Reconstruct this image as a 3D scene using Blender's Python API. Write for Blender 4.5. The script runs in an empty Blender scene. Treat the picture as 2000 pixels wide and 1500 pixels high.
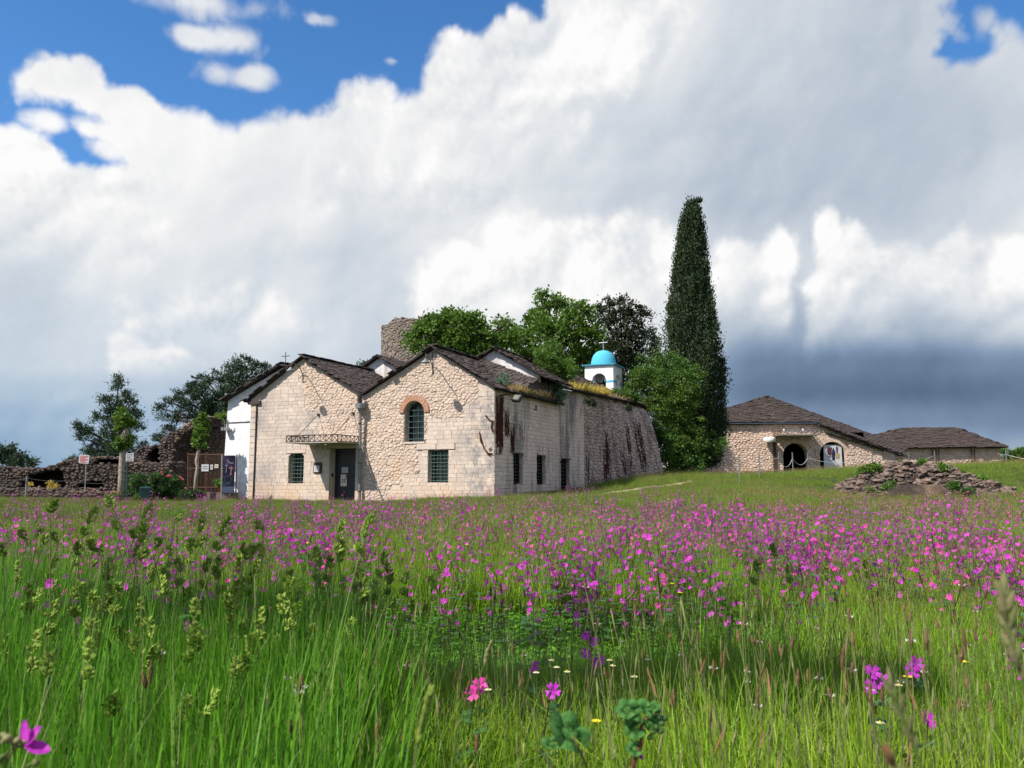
import bpy, math, random
import numpy as np
from mathutils import Vector, Matrix
from mathutils.geometry import tessellate_polygon
R = math.radians
random.seed(7); rng = np.random.default_rng(7)
scene = bpy.context.scene
COL = scene.collection
# ------------------------------------------------------------------ camera
F = 1618.0                       # focal length in pixels of a 2000 wide frame
PITCH = math.atan(190 / F)
CZ = 0.85                        # eye height: camera held low over the grass
cam = bpy.data.cameras.new('camera'); cam.sensor_width = 17.3; cam.lens = F / 2000 * 17.3
cam.clip_start = 0.05; cam.clip_end = 6000
cam.dof.use_dof = True; cam.dof.focus_distance = 6.5; cam.dof.aperture_fstop = 4.8
camo = bpy.data.objects.new('camera', cam); COL.objects.link(camo)
camo.location = (0, 0, CZ); camo.rotation_euler = (R(90) + PITCH, 0, 0); scene.camera = camo
# ------------------------------------------------------------------ light
SUN = Vector((-1.44, -1.0, 1.9)).normalized()
sd = bpy.data.lights.new('sun', 'SUN'); sd.energy = 5.0; sd.angle = R(0.53); sd.color = (1.0, 0.93, 0.83)
so = bpy.data.objects.new('sun', sd); COL.objects.link(so); so.location = (-30, -20, 60)
so.rotation_euler = SUN.to_track_quat('Z', 'Y').to_euler()
scene.view_settings.view_transform = 'Standard'; scene.view_settings.look = 'None'
scene.view_settings.exposure = 0.5; scene.view_settings.gamma = 1.0
try: scene.view_settings.use_curve_mapping = False
except Exception: pass
scene.render.engine = 'CYCLES'; scene.cycles.use_denoising = True
scene.cycles.max_bounces = 6; scene.cycles.diffuse_bounces = 3; scene.cycles.glossy_bounces = 2; scene.cycles.transmission_bounces = 4
scene.cycles.caustics_reflective = False; scene.cycles.caustics_refractive = False

def ray(px, py):
    x = (px - 1000) / F; y = (750 - py) / F
    c, s = math.cos(PITCH), math.sin(PITCH)
    return (x, c - s * y, s + c * y)
def at(px, py, Y):
    r = ray(px, py); return Vector((r[0] / r[1] * Y, Y, CZ + r[2] / r[1] * Y))

# ------------------------------------------------------------------ sky: Nishita air behind a procedural cloud field
EL0, EL1 = -6.0, 90.0
TW, TH = 5120, 1280
def smooth(t): return t * t * (3 - 2 * t)
def taps(n, m, wrap):
    x = (np.arange(n) + 0.5) / n * (m if wrap else m - 1)
    i = np.floor(x).astype(int); f = smooth(x - i).astype(np.float32)
    if wrap: return i % m, (i + 1) % m, f
    i = np.clip(i, 0, m - 2); return i, i + 1, f
def lattice(h, w, ch, cw, g):
    L = g.random((ch, cw), dtype=np.float32) * 2 - 1
    i, j, f = taps(w, cw, True); L = L[:, i] * (1 - f) + L[:, j] * f
    i, j, f = taps(h, ch, False); f = f[:, None]
    return L[i] * (1 - f) + L[j] * f
def fbm(h, w, cells, octs, g, gain=0.5, billow=False):
    """cells = lattice cells per 90 degrees of elevation"""
    out = np.zeros((h, w), np.float32); a = 1.0; tot = 0
    for o in range(octs):
        n = lattice(h, w, int(cells) + 2, int(cells * 4), g)
        if billow: n = np.abs(n) * 2 - 0.68
        out += a * n; tot += a; a *= gain; cells *= 2.03
    return out / tot
YY, XX = np.mgrid[0:TH, 0:TW].astype(np.float32)
def gather(Fd, x, y):
    xi = np.floor(x).astype(np.int32); yi = np.floor(y).astype(np.int32); fx = x - xi; fy = y - yi
    x0 = xi % TW; x1 = (xi + 1) % TW; yi = np.abs(yi) % (2 * TH - 2); yi = np.where(yi >= TH, 2 * TH - 2 - yi, yi); y1 = np.minimum(yi + 1, TH - 1)
    return (Fd[yi, x0] * (1 - fx) + Fd[yi, x1] * fx) * (1 - fy) + (Fd[y1, x0] * (1 - fx) + Fd[y1, x1] * fx) * fy
def cloud_noise(cells, octs, g, gain, billow, swirl):
    # octaves on two lattices turned against each other, then folded by a slow swirl: no grain along the axes
    o1 = (octs + 1) // 2; a = [fbm(TH, TW, cells * 4.1 ** k, 1, g, 1, billow) * gain ** (2 * k) for k in range(o1)]; b = [fbm(TH, TW, cells * 2.03 * 4.1 ** k, 1, g, 1, billow) * gain ** (2 * k + 1) for k in range(octs // 2)]
    c, s = math.cos(.7), math.sin(.7); rot = gather(sum(b), XX * c - YY * s, XX * s + YY * c) if b else 0
    Fd = (sum(a) + rot) / sum(gain ** k for k in range(octs))
    dx = fbm(TH, TW, cells * .8, 3, g); dy = fbm(TH, TW, cells * .8, 3, g); f = swirl * TH / cells
    return gather(Fd, XX + dx * f, YY + dy * f)
def deg(px, py):
    r = ray(px, py); return (math.degrees(math.atan2(r[0], r[1])), math.degrees(math.atan2(r[2], math.hypot(r[0], r[1]))))
def sdf(poly, U, V):
    """signed distance (deg), positive inside the polygon"""
    d = np.full(U.shape, 1e9, np.float32); inside = np.zeros(U.shape, bool)
    P = [deg(*p) for p in poly]
    for (x0, y0), (x1, y1) in zip(P, P[1:] + P[:1]):
        ex, ey = x1 - x0, y1 - y0; l2 = ex * ex + ey * ey + 1e-9
        t = np.clip(((U - x0) * ex + (V - y0) * ey) / l2, 0, 1)
        d = np.minimum(d, (U - x0 - t * ex) ** 2 + (V - y0 - t * ey) ** 2)
        c = (y0 > V) != (y1 > V)
        inside ^= c & (U < (ex) * (V - y0) / (ey if abs(ey) > 1e-9 else 1e-9) + x0)
    d = np.sqrt(d); return np.where(inside, d, -d)
def resample(a, h, w):
    def m(n, k):
        x = np.clip((np.arange(n) + 0.5) / n * k - 0.5, 0, k - 1.001); i = np.floor(x).astype(int); f = (x - i)
        return i, f.astype(np.float32)
    i, f = m(h, a.shape[0]); b = a[i] * (1 - f)[:, None] + a[i + 1] * f[:, None]
    j, f = m(w, a.shape[1]); return b[:, j] * (1 - f)[None, :] + b[:, j + 1] * f[None, :]
def lin(c):
    c = np.asarray(c, np.float32) / 255.0
    return np.where(c <= 0.04045, c / 12.92, ((c + 0.055) / 1.055) ** 2.4)
def make_clouds():
    g = np.random.default_rng(11)
    lw, lh = TW // 4, TH // 4
    az = ((np.arange(lw) + 0.5) / lw * 360 - 180).astype(np.float32); el = (EL0 + (np.arange(lh) + 0.5) / lh * (EL1 - EL0)).astype(np.float32)
    U, V = np.meshgrid(az, el)
    blue1 = [(-60, 255), (0, 258), (60, 268), (105, 288), (140, 322), (200, 326), (245, 318), (232, 285), (150, 262), (75, 245), (110, 228), (215, 240), (150, 210), (95, 188), (32, 188), (24, 150), (50, 118),
             (80, 108), (160, 98), (192, 125), (206, 160), (290, 180), (345, 214), (400, 224), (432, 238), (470, 226), (500, 224), (545, 200), (590, 202), (642, 190), (668, 162), (705, 142), (740, 148), (778, 172),
             (803, 162), (815, 120), (835, 80), (870, 52), (940, 45), (990, 20), (1056, 16), (1062, -80), (900, -300), (300, -330), (-500, -60), (-400, 150), (-200, 250)]
    blue2 = [(1868, -60), (1872, 10), (1888, 55), (1892, 78), (1845, 84), (1838, 104), (1862, 116), (1905, 112), (1932, 100), (1915, 60), (1945, 25), (1990, 55), (2030, 80), (2200, 40), (2300, -200), (1950, -250)]
    s = np.maximum(sdf(blue1, U, V), sdf(blue2, U, V))
    W_ = np.zeros_like(U) - 1.0
    for cx, cy, rx, ry in [(395, 4, 175, 40), (465, 76, 80, 40), (385, 72, 80, 24), (482, 150, 88, 30), (620, 38, 50, 20), (765, 118, 34, 16), (1925, 40, 40, 60), (100, 238, 60, 24), (215, 290, 60, 30)]:
        c = deg(cx, cy); ax = rx * 0.0335; ay = ry * 0.0335
        W_ = np.maximum(W_, 1 - np.sqrt(((U - c[0]) / ax) ** 2 + ((V - c[1]) / ay) ** 2) - (.45 if cx in (620, 765, 1925, 100, 215) else 0))
    # far from the view: the same broken cumulus goes on round the sky
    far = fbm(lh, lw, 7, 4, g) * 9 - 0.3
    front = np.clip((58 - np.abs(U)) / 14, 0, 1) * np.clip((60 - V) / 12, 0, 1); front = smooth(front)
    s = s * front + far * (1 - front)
    S = resample(s, TH, TW)
    n1 = cloud_noise(20, 7, g, 0.58, True, .13)
    n2 = cloud_noise(10, 7, g, 0.52, False, .15)
    soft = 0.55 + 0.5 * np.clip(fbm(TH, TW, 9, 2, g) + 0.3, 0, 1)
    edge = -S + n1 * 1.15 + n2 * .8 - 0.15
    A = smooth(np.clip(edge / (1.45 * soft) + 0.40, 0, 1))
    A = np.maximum(A, .95 * smooth(np.clip(resample(W_.astype(np.float32), TH, TW) * 1.3 + .25 + n2 * 1.0 + n1 * .8, 0, 1)))
    # body colour of the cloud sheet, coarse
    xs = [-600, 0, 250, 500, 750, 1000, 1250, 1500, 1750, 2000, 2600]; ys = [-400, 0, 130, 260, 390, 520, 640, 710, 765, 815, 900, 960]
    tab = [
        [232] * 6 + [234, 215, 205, 215, 225], [236] * 6 + [241, 212, 203, 212, 225], [236, 236, 236, 237, 240, 240, 231, 210, 204, 214, 225],
        [240, 246, 240, 242, 243, 236, 220, 203, 200, 208, 220], [228, 230, 240, 238, 232, 234, 222, 200, 202, 218, 220], [212, 210, 226, 222, 216, 236, 232, 216, 222, 228, 225],
        [208, 212, 214, 218, 216, 238, 228, 180, 176, 178, 190], [204, 212, 212, 214, 212, 232, 205, 142, 132, 140, 155], [192, 200, 198, 204, 208, 214, 190, 126, 118, 124, 150],
        [182, 186, 184, 192, 198, 200, 188, 150, 146, 140, 160], [170, 174, 176, 180, 188, 188, 188, 194, 190, 186, 180], [150, 146, 150, 160, 170, 175, 175, 185, 185, 180, 175]]
    tab = np.array(tab, np.float32)
    # evaluate the table on the angular grid through the picture-plane coordinates of each direction
    a_ = np.radians(np.clip(U, -62, 62)); e_ = np.radians(np.clip(V, -8, 52))
    dx, dy, dz = np.cos(e_) * np.sin(a_), np.cos(e_) * np.cos(a_), np.sin(e_)
    c_, s_ = math.cos(PITCH), math.sin(PITCH)
    zc = dy * c_ + dz * s_; yc = dz * c_ - dy * s_
    PX = 1000 + F * dx / np.maximum(zc, 0.05); PY = 750 - F * yc / np.maximum(zc, 0.05)
    def bil(T):
        fx = np.interp(PX, xs, np.arange(len(xs))); fy = np.interp(PY, ys, np.arange(len(ys)))
        i = np.clip(fx.astype(int), 0, len(xs) - 2); j = np.clip(fy.astype(int), 0, len(ys) - 2); fx = smooth(fx - i); fy = smooth(fy - j)
        return (T[j, i] * (1 - fx) + T[j, i + 1] * fx) * (1 - fy) + (T[j + 1, i] * (1 - fx) + T[j + 1, i + 1] * fx) * fy
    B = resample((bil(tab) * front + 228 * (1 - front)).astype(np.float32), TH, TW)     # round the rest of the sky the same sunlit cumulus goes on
    PYf = resample(PY.astype(np.float32), TH, TW)
    # bright cumulus heads standing in front of the grey sheet: crisp on top, melting away below
    heads = [
        ([(800, 900), (806, 520), (850, 488), (905, 462), (960, 428), (1040, 404), (1120, 412), (1200, 398), (1290, 412), (1345, 455), (1400, 560), (1400, 900)], .9, 560, 760, 246, 1.6),
        ([(1370, 900), (1378, 500), (1392, 466), (1410, 452), (1450, 458), (1478, 484), (1522, 448), (1556, 458), (1566, 500), (1550, 545), (1560, 900)], .6, 540, 700, 243, .9),
        ([(1560, 900), (1572, 560), (1590, 520), (1578, 460), (1592, 412), (1640, 432), (1702, 452), (1760, 462), (1815, 486), (1850, 460), (1880, 440), (1900, 470), (1960, 456), (2080, 470), (2300, 500), (2300, 900)], .75, 560, 740, 241, 1.0),
        ([(218, 800), (216, 664), (240, 650), (272, 660), (300, 672), (335, 668), (372, 688), (402, 700), (404, 800)], .35, 675, 735, 236, .6),
        ([(250, 800), (250, 600), (330, 560), (400, 545), (470, 560), (560, 590), (610, 640), (640, 800)], 1.3, 570, 700, 232, 2.4),
        ([(-200, 700), (-200, 262), (0, 262), (70, 272), (120, 300), (150, 330), (230, 330), (300, 345), (330, 700)], .8, 330, 560, 242, .9),
        ([(590, 700), (600, 225), (640, 205), (670, 168), (705, 146), (745, 152), (780, 178), (806, 168), (820, 120), (840, 80), (880, 54), (945, 48), (990, 26), (1060, 20), (1200, -60), (1330, -20), (1290, 90), (1190, 180), (1120, 260), (1080, 700)], 1.3, 180, 380, 243, 1.8),
        ([(560, 700), (600, 420), (700, 330), (820, 300), (930, 310), (1000, 330), (1060, 420), (1100, 700)], 1.8, 330, 480, 242, 3.0)]
    HM = np.zeros((TH, TW), np.float32)
    for poly, rough, y0, y1, bright, width in heads:
        e = resample(sdf(poly, U, V).astype(np.float32), TH, TW) + (n1 * 1.6 + n2 * 0.9) * rough
        al = smooth(np.clip(e / width + 0.3, 0, 1))
        al *= smooth(np.clip((y1 - PYf + n2 * 90) / (y1 - y0), 0, 1))
        B = B + (bright - B) * al; HM = np.maximum(HM, al)
    # relief: lit from the upper left, plus billows
    puff = cloud_noise(13, 7, g, 0.58, True, .15)
    sh = np.roll(puff, -9, 1) - np.roll(puff, 7, 1) + np.roll(puff, 7, 0) - np.roll(puff, -7, 0)
    amp = .32 + .68 * np.clip(HM, 0, 1)
    B = B + np.clip(sh, -.7, .7) * 26 * amp + (puff * 22 + n1 * 10) * amp + n2 * 9 + 8 * fbm(TH, TW, 5, 3, g)
    B = B + 6 * np.exp(-np.clip(edge, 0, 9) / 1.2)
    B = np.clip(B, 95, 254)
    # grey cloud is bluer than white cloud
    t = np.clip((246 - B) / 90, 0, 1)
    lf = resample((np.clip((-U + 4) / 26, 0, 1) * np.clip((17 - V) / 12, 0, 1)).astype(np.float32), TH, TW)
    rgb = np.stack([B - (24 + 16 * lf) * t, B - 2.5 * t, B + (24 + 10 * lf) * t], -1)
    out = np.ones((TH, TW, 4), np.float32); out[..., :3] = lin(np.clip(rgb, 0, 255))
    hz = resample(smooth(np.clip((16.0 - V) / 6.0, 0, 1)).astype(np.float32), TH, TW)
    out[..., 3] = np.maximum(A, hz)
    return out
clouds = make_clouds()
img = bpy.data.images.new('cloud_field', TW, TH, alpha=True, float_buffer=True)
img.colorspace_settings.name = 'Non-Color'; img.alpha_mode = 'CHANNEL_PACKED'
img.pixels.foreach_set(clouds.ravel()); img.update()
del clouds
world = bpy.data.worlds.new('World'); scene.world = world; world.use_nodes = True
wn = world.node_tree.nodes; wl = world.node_tree.links; wn.clear()
def wnode(t, **k):
    n = wn.new(t)
    for a, b in k.items(): setattr(n, a, b)
    return n
tc = wnode('ShaderNodeTexCoord'); sep = wnode('ShaderNodeSeparateXYZ'); wl.new(tc.outputs['Generated'], sep.inputs[0])
def wmath(op, a, b=None):
    n = wnode('ShaderNodeMath', operation=op)
    for i, v in enumerate((a, b)):
        if v is None: continue
        if isinstance(v, (int, float)): n.inputs[i].default_value = v
        else: wl.new(v, n.inputs[i])
    return n.outputs[0]
uu = wmath('ADD', wmath('DIVIDE', wmath('ARCTAN2', sep.outputs[0], sep.outputs[1]), 2 * math.pi), 0.5)
vv = wmath('DIVIDE', wmath('SUBTRACT', wmath('ARCSINE', sep.outputs[2]), R(EL0)), R(EL1 - EL0))
cmb = wnode('ShaderNodeCombineXYZ'); wl.new(uu, cmb.inputs[0]); wl.new(vv, cmb.inputs[1])
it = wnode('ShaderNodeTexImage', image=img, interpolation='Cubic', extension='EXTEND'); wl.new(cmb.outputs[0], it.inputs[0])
sky = wnode('ShaderNodeTexSky', sky_type='NISHITA', sun_disc=False)
sky.sun_elevation = math.asin(SUN.z); sky.sun_rotation = math.atan2(SUN.x, SUN.y); sky.ozone_density = 3.5; sky.air_density = 0.9; sky.dust_density = 0.3; sky.altitude = 500
b1 = wnode('ShaderNodeBackground'); b1.inputs[1].default_value = 0.14
hs = wnode('ShaderNodeHueSaturation'); hs.inputs['Saturation'].default_value = 1.22; wl.new(sky.outputs[0], hs.inputs['Color']); wl.new(hs.outputs[0], b1.inputs[0])
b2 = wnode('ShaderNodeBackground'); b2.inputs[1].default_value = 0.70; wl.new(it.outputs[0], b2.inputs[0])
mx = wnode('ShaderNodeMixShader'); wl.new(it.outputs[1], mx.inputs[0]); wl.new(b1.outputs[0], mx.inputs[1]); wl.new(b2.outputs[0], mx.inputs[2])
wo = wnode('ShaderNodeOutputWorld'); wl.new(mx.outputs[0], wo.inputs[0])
world.cycles.sampling_method = 'MANUAL'; world.cycles.sample_map_resolution = 1024

# ------------------------------------------------------------------ helpers
def tag(o, label=None, cat=None, group=None, kind=None):
    if label: o['label'] = label
    if cat: o['category'] = cat
    if group: o['group'] = group
    if kind: o['kind'] = kind
    return o
def empty(name, loc, label=None, cat=None, group=None, rz=0):
    o = bpy.data.objects.new(name, None); o.empty_display_size = 0.2; o.location = loc; o.rotation_euler = (0, 0, rz)
    COL.objects.link(o); return tag(o, label, cat, group)
def world_of(p):
    m = Matrix.Translation(p.location) @ p.rotation_euler.to_matrix().to_4x4() @ Matrix.Diagonal((*p.scale, 1))
    return m if p.parent is None else world_of(p.parent) @ p.matrix_parent_inverse @ m
def link(o, parent=None, keep=True):
    COL.objects.link(o)
    if parent is not None:
        o.parent = parent
        if keep:
            m = world_of(parent)
            o.matrix_parent_inverse = m.inverted()
    return o
class MB:
    """collects geometry (world coordinates) with a material index and a tone per face"""
    def __init__(s): s.v = []; s.f = []; s.m = []; s.t = []
    def add(s, vs, fs, mi=0, tone=None):
        n = len(s.v); s.v += [tuple(v) for v in vs]; t = random.random() if tone is None else tone
        for f in fs: s.f.append([i + n for i in f]); s.m.append(mi); s.t.append(t)
    def box(s, c, sx, sy, sz, rz=0, mi=0, tone=None, M=None):
        vs = [Vector((x * sx / 2, y * sy / 2, z * sz / 2)) for x in (-1, 1) for y in (-1, 1) for z in (-1, 1)]
        Q = (Matrix.Translation(c) @ Matrix.Rotation(rz, 4, 'Z')) if M is None else M
        s.add([Q @ v for v in vs], [(0, 1, 3, 2), (4, 6, 7, 5), (0, 4, 5, 1), (2, 3, 7, 6), (0, 2, 6, 4), (1, 5, 7, 3)], mi, tone)
    def tube(s, pts, rad, sides=6, mi=0, tone=None, cap=True):
        pts = [Vector(p) for p in pts]; n = len(pts); rings = []; t = random.random() if tone is None else tone
        if not isinstance(rad, (list, tuple)): rad = [rad] * n
        up = Vector((0, 0, 1))
        for i, p in enumerate(pts):
            d = (pts[min(i + 1, n - 1)] - pts[max(i - 1, 0)]).normalized()
            a = d.cross(up if abs(d.z) < 0.9 else Vector((1, 0, 0))).normalized(); b = d.cross(a)
            rings.append([p + (a * math.cos(2 * math.pi * k / sides) + b * math.sin(2 * math.pi * k / sides)) * rad[i] for k in range(sides)])
        vs = [v for r in rings for v in r]; fs = []
        for i in range(n - 1):
            for k in range(sides):
                fs.append((i * sides + k, i * sides + (k + 1) % sides, (i + 1) * sides + (k + 1) % sides, (i + 1) * sides + k))
        if cap: fs.append(tuple(range(sides))[::-1]); fs.append(tuple((n - 1) * sides + k for k in range(sides)))
        s.add(vs, fs, mi, t)
    def lathe(s, c, prof, sides=16, mi=0, tone=None):
        vs = [(c[0] + r * math.cos(2 * math.pi * k / sides), c[1] + r * math.sin(2 * math.pi * k / sides), c[2] + z) for r, z in prof for k in range(sides)]
        fs = [(i * sides + k, i * sides + (k + 1) % sides, (i + 1) * sides + (k + 1) % sides, (i + 1) * sides + k) for i in range(len(prof) - 1) for k in range(sides)]
        s.add(vs, fs, mi, tone)
    def build(s, name, mats, parent=None, smooth=False, kind=None):
        if not isinstance(mats, (list, tuple)): mats = [mats]
        me = bpy.data.meshes.new(name); me.from_pydata(s.v, [], s.f)
        for m in mats: me.materials.append(m)
        if len(mats) > 1: me.polygons.foreach_set('material_index', s.m)
        a = me.attributes.new('tone', 'FLOAT', 'FACE'); a.data.foreach_set('value', s.t)
        if smooth: me.polygons.foreach_set('use_smooth', [True] * len(s.f))
        me.update(); o = bpy.data.objects.new(name, me); link(o, parent)
        if kind: o['kind'] = kind
        return o
def fast(name, V, nper, mats, parent=None, tone=None, mi=None, smooth=False, obj=True):
    """V: (N, nper, 3) separate polygons"""
    V = np.asarray(V, np.float32); N = V.shape[0]
    me = bpy.data.meshes.new(name); me.vertices.add(N * nper); me.vertices.foreach_set('co', V.ravel())
    me.loops.add(N * nper); me.loops.foreach_set('vertex_index', np.arange(N * nper, dtype=np.int32))
    me.polygons.add(N); me.polygons.foreach_set('loop_start', np.arange(0, N * nper, nper, dtype=np.int32))
    me.polygons.foreach_set('loop_total', np.full(N, nper, np.int32))
    if not isinstance(mats, (list, tuple)): mats = [mats]
    for m in mats: me.materials.append(m)
    if mi is not None: me.polygons.foreach_set('material_index', np.asarray(mi, np.int32))
    if tone is not None:
        a = me.attributes.new('tone', 'FLOAT', 'FACE'); a.data.foreach_set('value', np.asarray(tone, np.float32))
    me.update(calc_edges=True); me.validate()
    if not obj: return me
    o = bpy.data.objects.new(name, me); link(o, parent); return o
# ------------------------------------------------------------------ materials
def nt(name):
    m = bpy.data.materials.new(name); m.use_nodes = True; t = m.node_tree; t.nodes.clear()
    return m, t
class N:
    def __init__(s, t): s.t = t
    def n(s, typ, ins=None, **k):
        n = s.t.nodes.new(typ)
        for a, b in k.items(): setattr(n, a, b)
        for key, v in (ins or {}).items():
            i = n.inputs[key]
            if isinstance(v, bpy.types.NodeSocket): s.t.links.new(v, i)
            else: i.default_value = v
        return n
    def mix(s, f, a, b, mode='MIX'):
        n = s.n('ShaderNodeMix', data_type='RGBA', blend_type=mode)
        for i, v in ((0, f), (6, a), (7, b)):
            if isinstance(v, bpy.types.NodeSocket): s.t.links.new(v, n.inputs[i])
            else: n.inputs[i].default_value = v if i == 0 else (*v[:3], 1)
        return n.outputs[2]
    def noise(s, scale, detail=4, rough=0.55, vec=None, dist=0):
        i = {'Scale': scale, 'Detail': detail, 'Roughness': rough, 'Distortion': dist}
        if vec is not None: i['Vector'] = vec
        return s.n('ShaderNodeTexNoise', i).outputs[0]
    def ramp(s, f, lo, hi):
        return s.n('ShaderNodeMapRange', {0: f, 1: lo, 2: hi, 3: 0.0, 4: 1.0}, interpolation_type='SMOOTHSTEP').outputs[0]
def geo(n): return n.n('ShaderNodeNewGeometry').outputs['Position']
def tone_of(n): return n.n('ShaderNodeAttribute', attribute_name='tone').outputs['Fac']
def finish(n, col, rough=0.9, bump=None, bdist=0.01, bstr=0.6, spec=0.2, metal=0.0, trans=0.0):
    ins = {'Base Color': col if isinstance(col, bpy.types.NodeSocket) else (*col, 1), 'Roughness': rough, 'Specular IOR Level': spec, 'Metallic': metal}
    if bump is not None: ins['Normal'] = n.n('ShaderNodeBump', {'Height': bump, 'Distance': bdist, 'Strength': bstr}).outputs[0]
    p = n.n('ShaderNodeBsdfPrincipled', ins).outputs[0]
    if trans:
        tr = n.n('ShaderNodeBsdfTranslucent', {'Color': ins['Base Color']}).outputs[0]
        p = n.n('ShaderNodeMixShader', {0: trans, 1: p, 2: tr}).outputs[0]
    n.n('ShaderNodeOutputMaterial', {0: p})
def stone_mat(name, ca, cb, stain, st_lo=0.5, st_hi=0.75, st_scale=0.5, bump=0.5, stain_amt=0.7, fine=14, drip=False, warm=None, lichen=0.0, splash=None, patch=None):
    m, t = nt(name); n = N(t); P = geo(n)
    c = n.mix(tone_of(n), ca, cb)
    c = n.mix(n.ramp(n.noise(fine, 5, 0.6, P), 0.3, 0.75), c, [x * 0.72 for x in ca])
    if warm: c = n.mix(n.ramp(n.noise(0.9, 3, 0.5, P), 0.55, 0.75), c, warm)
    mp = n.n('ShaderNodeMapping', {0: P, 3: (1, 1, 0.22 if drip else 1)}).outputs[0]
    s = n.noise(st_scale * (2.2 if drip else 1), 6, 0.62, mp)
    c = n.mix(n.n('ShaderNodeMath', {0: n.ramp(s, st_lo, st_hi), 1: stain_amt}, operation='MULTIPLY').outputs[0], c, stain)
    sp = n.ramp(n.noise(5, 5, 0.7, P), 0.62, 0.72)
    c = n.mix(n.n('ShaderNodeMath', {0: sp, 1: 0.45}, operation='MULTIPLY').outputs[0], c, [x * 0.45 for x in ca])
    if splash:   # soil splashed up from the ground
        z_ = n.n('ShaderNodeSeparateXYZ', {0: P}).outputs[2]; f_ = n.n('ShaderNodeMath', {0: n.ramp(z_, 1.3, .1), 1: n.ramp(n.noise(1.3, 4, .6, P), .3, .65)}, operation='MULTIPLY').outputs[0]
        c = n.mix(n.n('ShaderNodeMath', {0: f_, 1: .75}, operation='MULTIPLY').outputs[0], c, splash)
    if patch:    # grey weathering spreading from a leaking corner
        for (px_, py_, pz_), r_ in patch:
            d_ = n.n('ShaderNodeVectorMath', {0: P, 1: (px_, py_, pz_)}, operation='DISTANCE').outputs['Value']
            f_ = n.n('ShaderNodeMath', {0: n.ramp(d_, r_, r_ * .2), 1: n.ramp(n.noise(2.4, 6, .7, P), .40, .62)}, operation='MULTIPLY').outputs[0]
            c = n.mix(n.n('ShaderNodeMath', {0: f_, 1: .8}, operation='MULTIPLY').outputs[0], c, (.25, .235, .235))
    if lichen: c = n.mix(n.n('ShaderNodeMath', {0: n.ramp(n.noise(3.1, 5, 0.7, P), 0.56, 0.7), 1: lichen}, operation='MULTIPLY').outputs[0], c, (0.42, 0.38, 0.3))
    finish(n, c, 0.93, n.noise(22, 6, 0.65, P), 0.03, bump, 0.15)
    return m
def leaf_mat(name, ca, cb, trans=0.35, rough=0.55, spec=0.3, obj_rand=0.0, big=0.0, cc=None):
    m, t = nt(name); n = N(t)
    c = n.mix(tone_of(n), ca, cb)
    if cc: c = n.mix(n.ramp(n.noise(0.35, 2, 0.5, geo(n)), 0.42, 0.62), c, cc)
    if obj_rand:
        r = n.n('ShaderNodeObjectInfo').outputs['Random']
        v = n.n('ShaderNodeMapRange', {0: r, 3: 1 - obj_rand, 4: 1 + obj_rand}).outputs[0]
        c = n.n('ShaderNodeHueSaturation', {'Color': c, 'Value': v, 'Saturation': 1.0}).outputs[0]
    finish(n, c, rough, spec=spec, trans=trans)
    return m
def plain(name, col, rough=0.6, spec=0.3, metal=0.0, var=0.25, scale=6, trans=0.0, bump=0.0):
    m, t = nt(name); n = N(t); P = geo(n)
    c = n.mix(n.ramp(n.noise(scale, 5, 0.6, P), 0.35, 0.7), col, [x * (1 - var) for x in col])
    finish(n, c, rough, n.noise(30, 4, 0.6, P) if bump else None, 0.01, bump, spec, metal, trans)
    return m
M = {}
M['ashlar'] = stone_mat('pale_ashlar', (.66, .555, .475), (.50, .42, .36), (.30, .27, .26), .48, .70, .42, .45, .78, 9, warm=(.60, .46, .34), splash=(.62, .43, .29), patch=[((-1.3, 33.2, 2.2), 1.7), ((-1.0, 33.1, 3.6), 1.3), ((-1.2, 33.2, .8), 1.4), ((-8.6, 36.5, 3.2), 1.3)])
M['rubble'] = stone_mat('pale_rubble', (.66, .53, .44), (.52, .41, .34), (.34, .28, .25), .5, .75, .7, .8, .5, 12, warm=(.56, .40, .28))
M['mortar'] = stone_mat('lime_mortar', (.58, .475, .395), (.52, .425, .35), (.40, .33, .29), .5, .8, .8, .8, .5, 18)
M['joint'] = stone_mat('dark_joint', (.17, .14, .12), (.14, .12, .10), (.10, .09, .08), .5, .8, .8, .5, .5, 18)
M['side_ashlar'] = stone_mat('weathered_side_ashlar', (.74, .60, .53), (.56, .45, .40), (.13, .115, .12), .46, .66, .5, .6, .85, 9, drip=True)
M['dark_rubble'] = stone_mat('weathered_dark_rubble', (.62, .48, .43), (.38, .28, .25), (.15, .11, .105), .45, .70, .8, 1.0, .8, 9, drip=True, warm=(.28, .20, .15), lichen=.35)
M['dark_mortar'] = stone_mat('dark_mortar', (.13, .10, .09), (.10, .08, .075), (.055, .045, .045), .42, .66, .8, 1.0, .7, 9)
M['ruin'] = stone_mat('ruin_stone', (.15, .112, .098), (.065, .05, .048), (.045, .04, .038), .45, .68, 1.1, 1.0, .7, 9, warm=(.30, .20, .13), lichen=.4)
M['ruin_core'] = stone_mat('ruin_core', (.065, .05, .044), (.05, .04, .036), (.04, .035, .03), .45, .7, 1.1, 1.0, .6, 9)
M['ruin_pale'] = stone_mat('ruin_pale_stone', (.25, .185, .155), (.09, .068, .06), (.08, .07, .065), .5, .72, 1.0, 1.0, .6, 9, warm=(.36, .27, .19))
M['tower'] = stone_mat('tower_stone', (.27, .225, .19), (.17, .14, .125), (.085, .075, .07), .5, .72, .35, 1.0, .7, 6)
M['museum'] = stone_mat('museum_stone', (.72, .55, .45), (.52, .39, .32), (.25, .18, .14), .55, .78, .6, .6, .5, 5, warm=(.52, .33, .22))
M['museum_joint'] = stone_mat('museum_joint', (.42, .31, .25), (.36, .26, .21), (.2, .15, .12), .55, .78, .6, .6, .5, 5)
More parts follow.
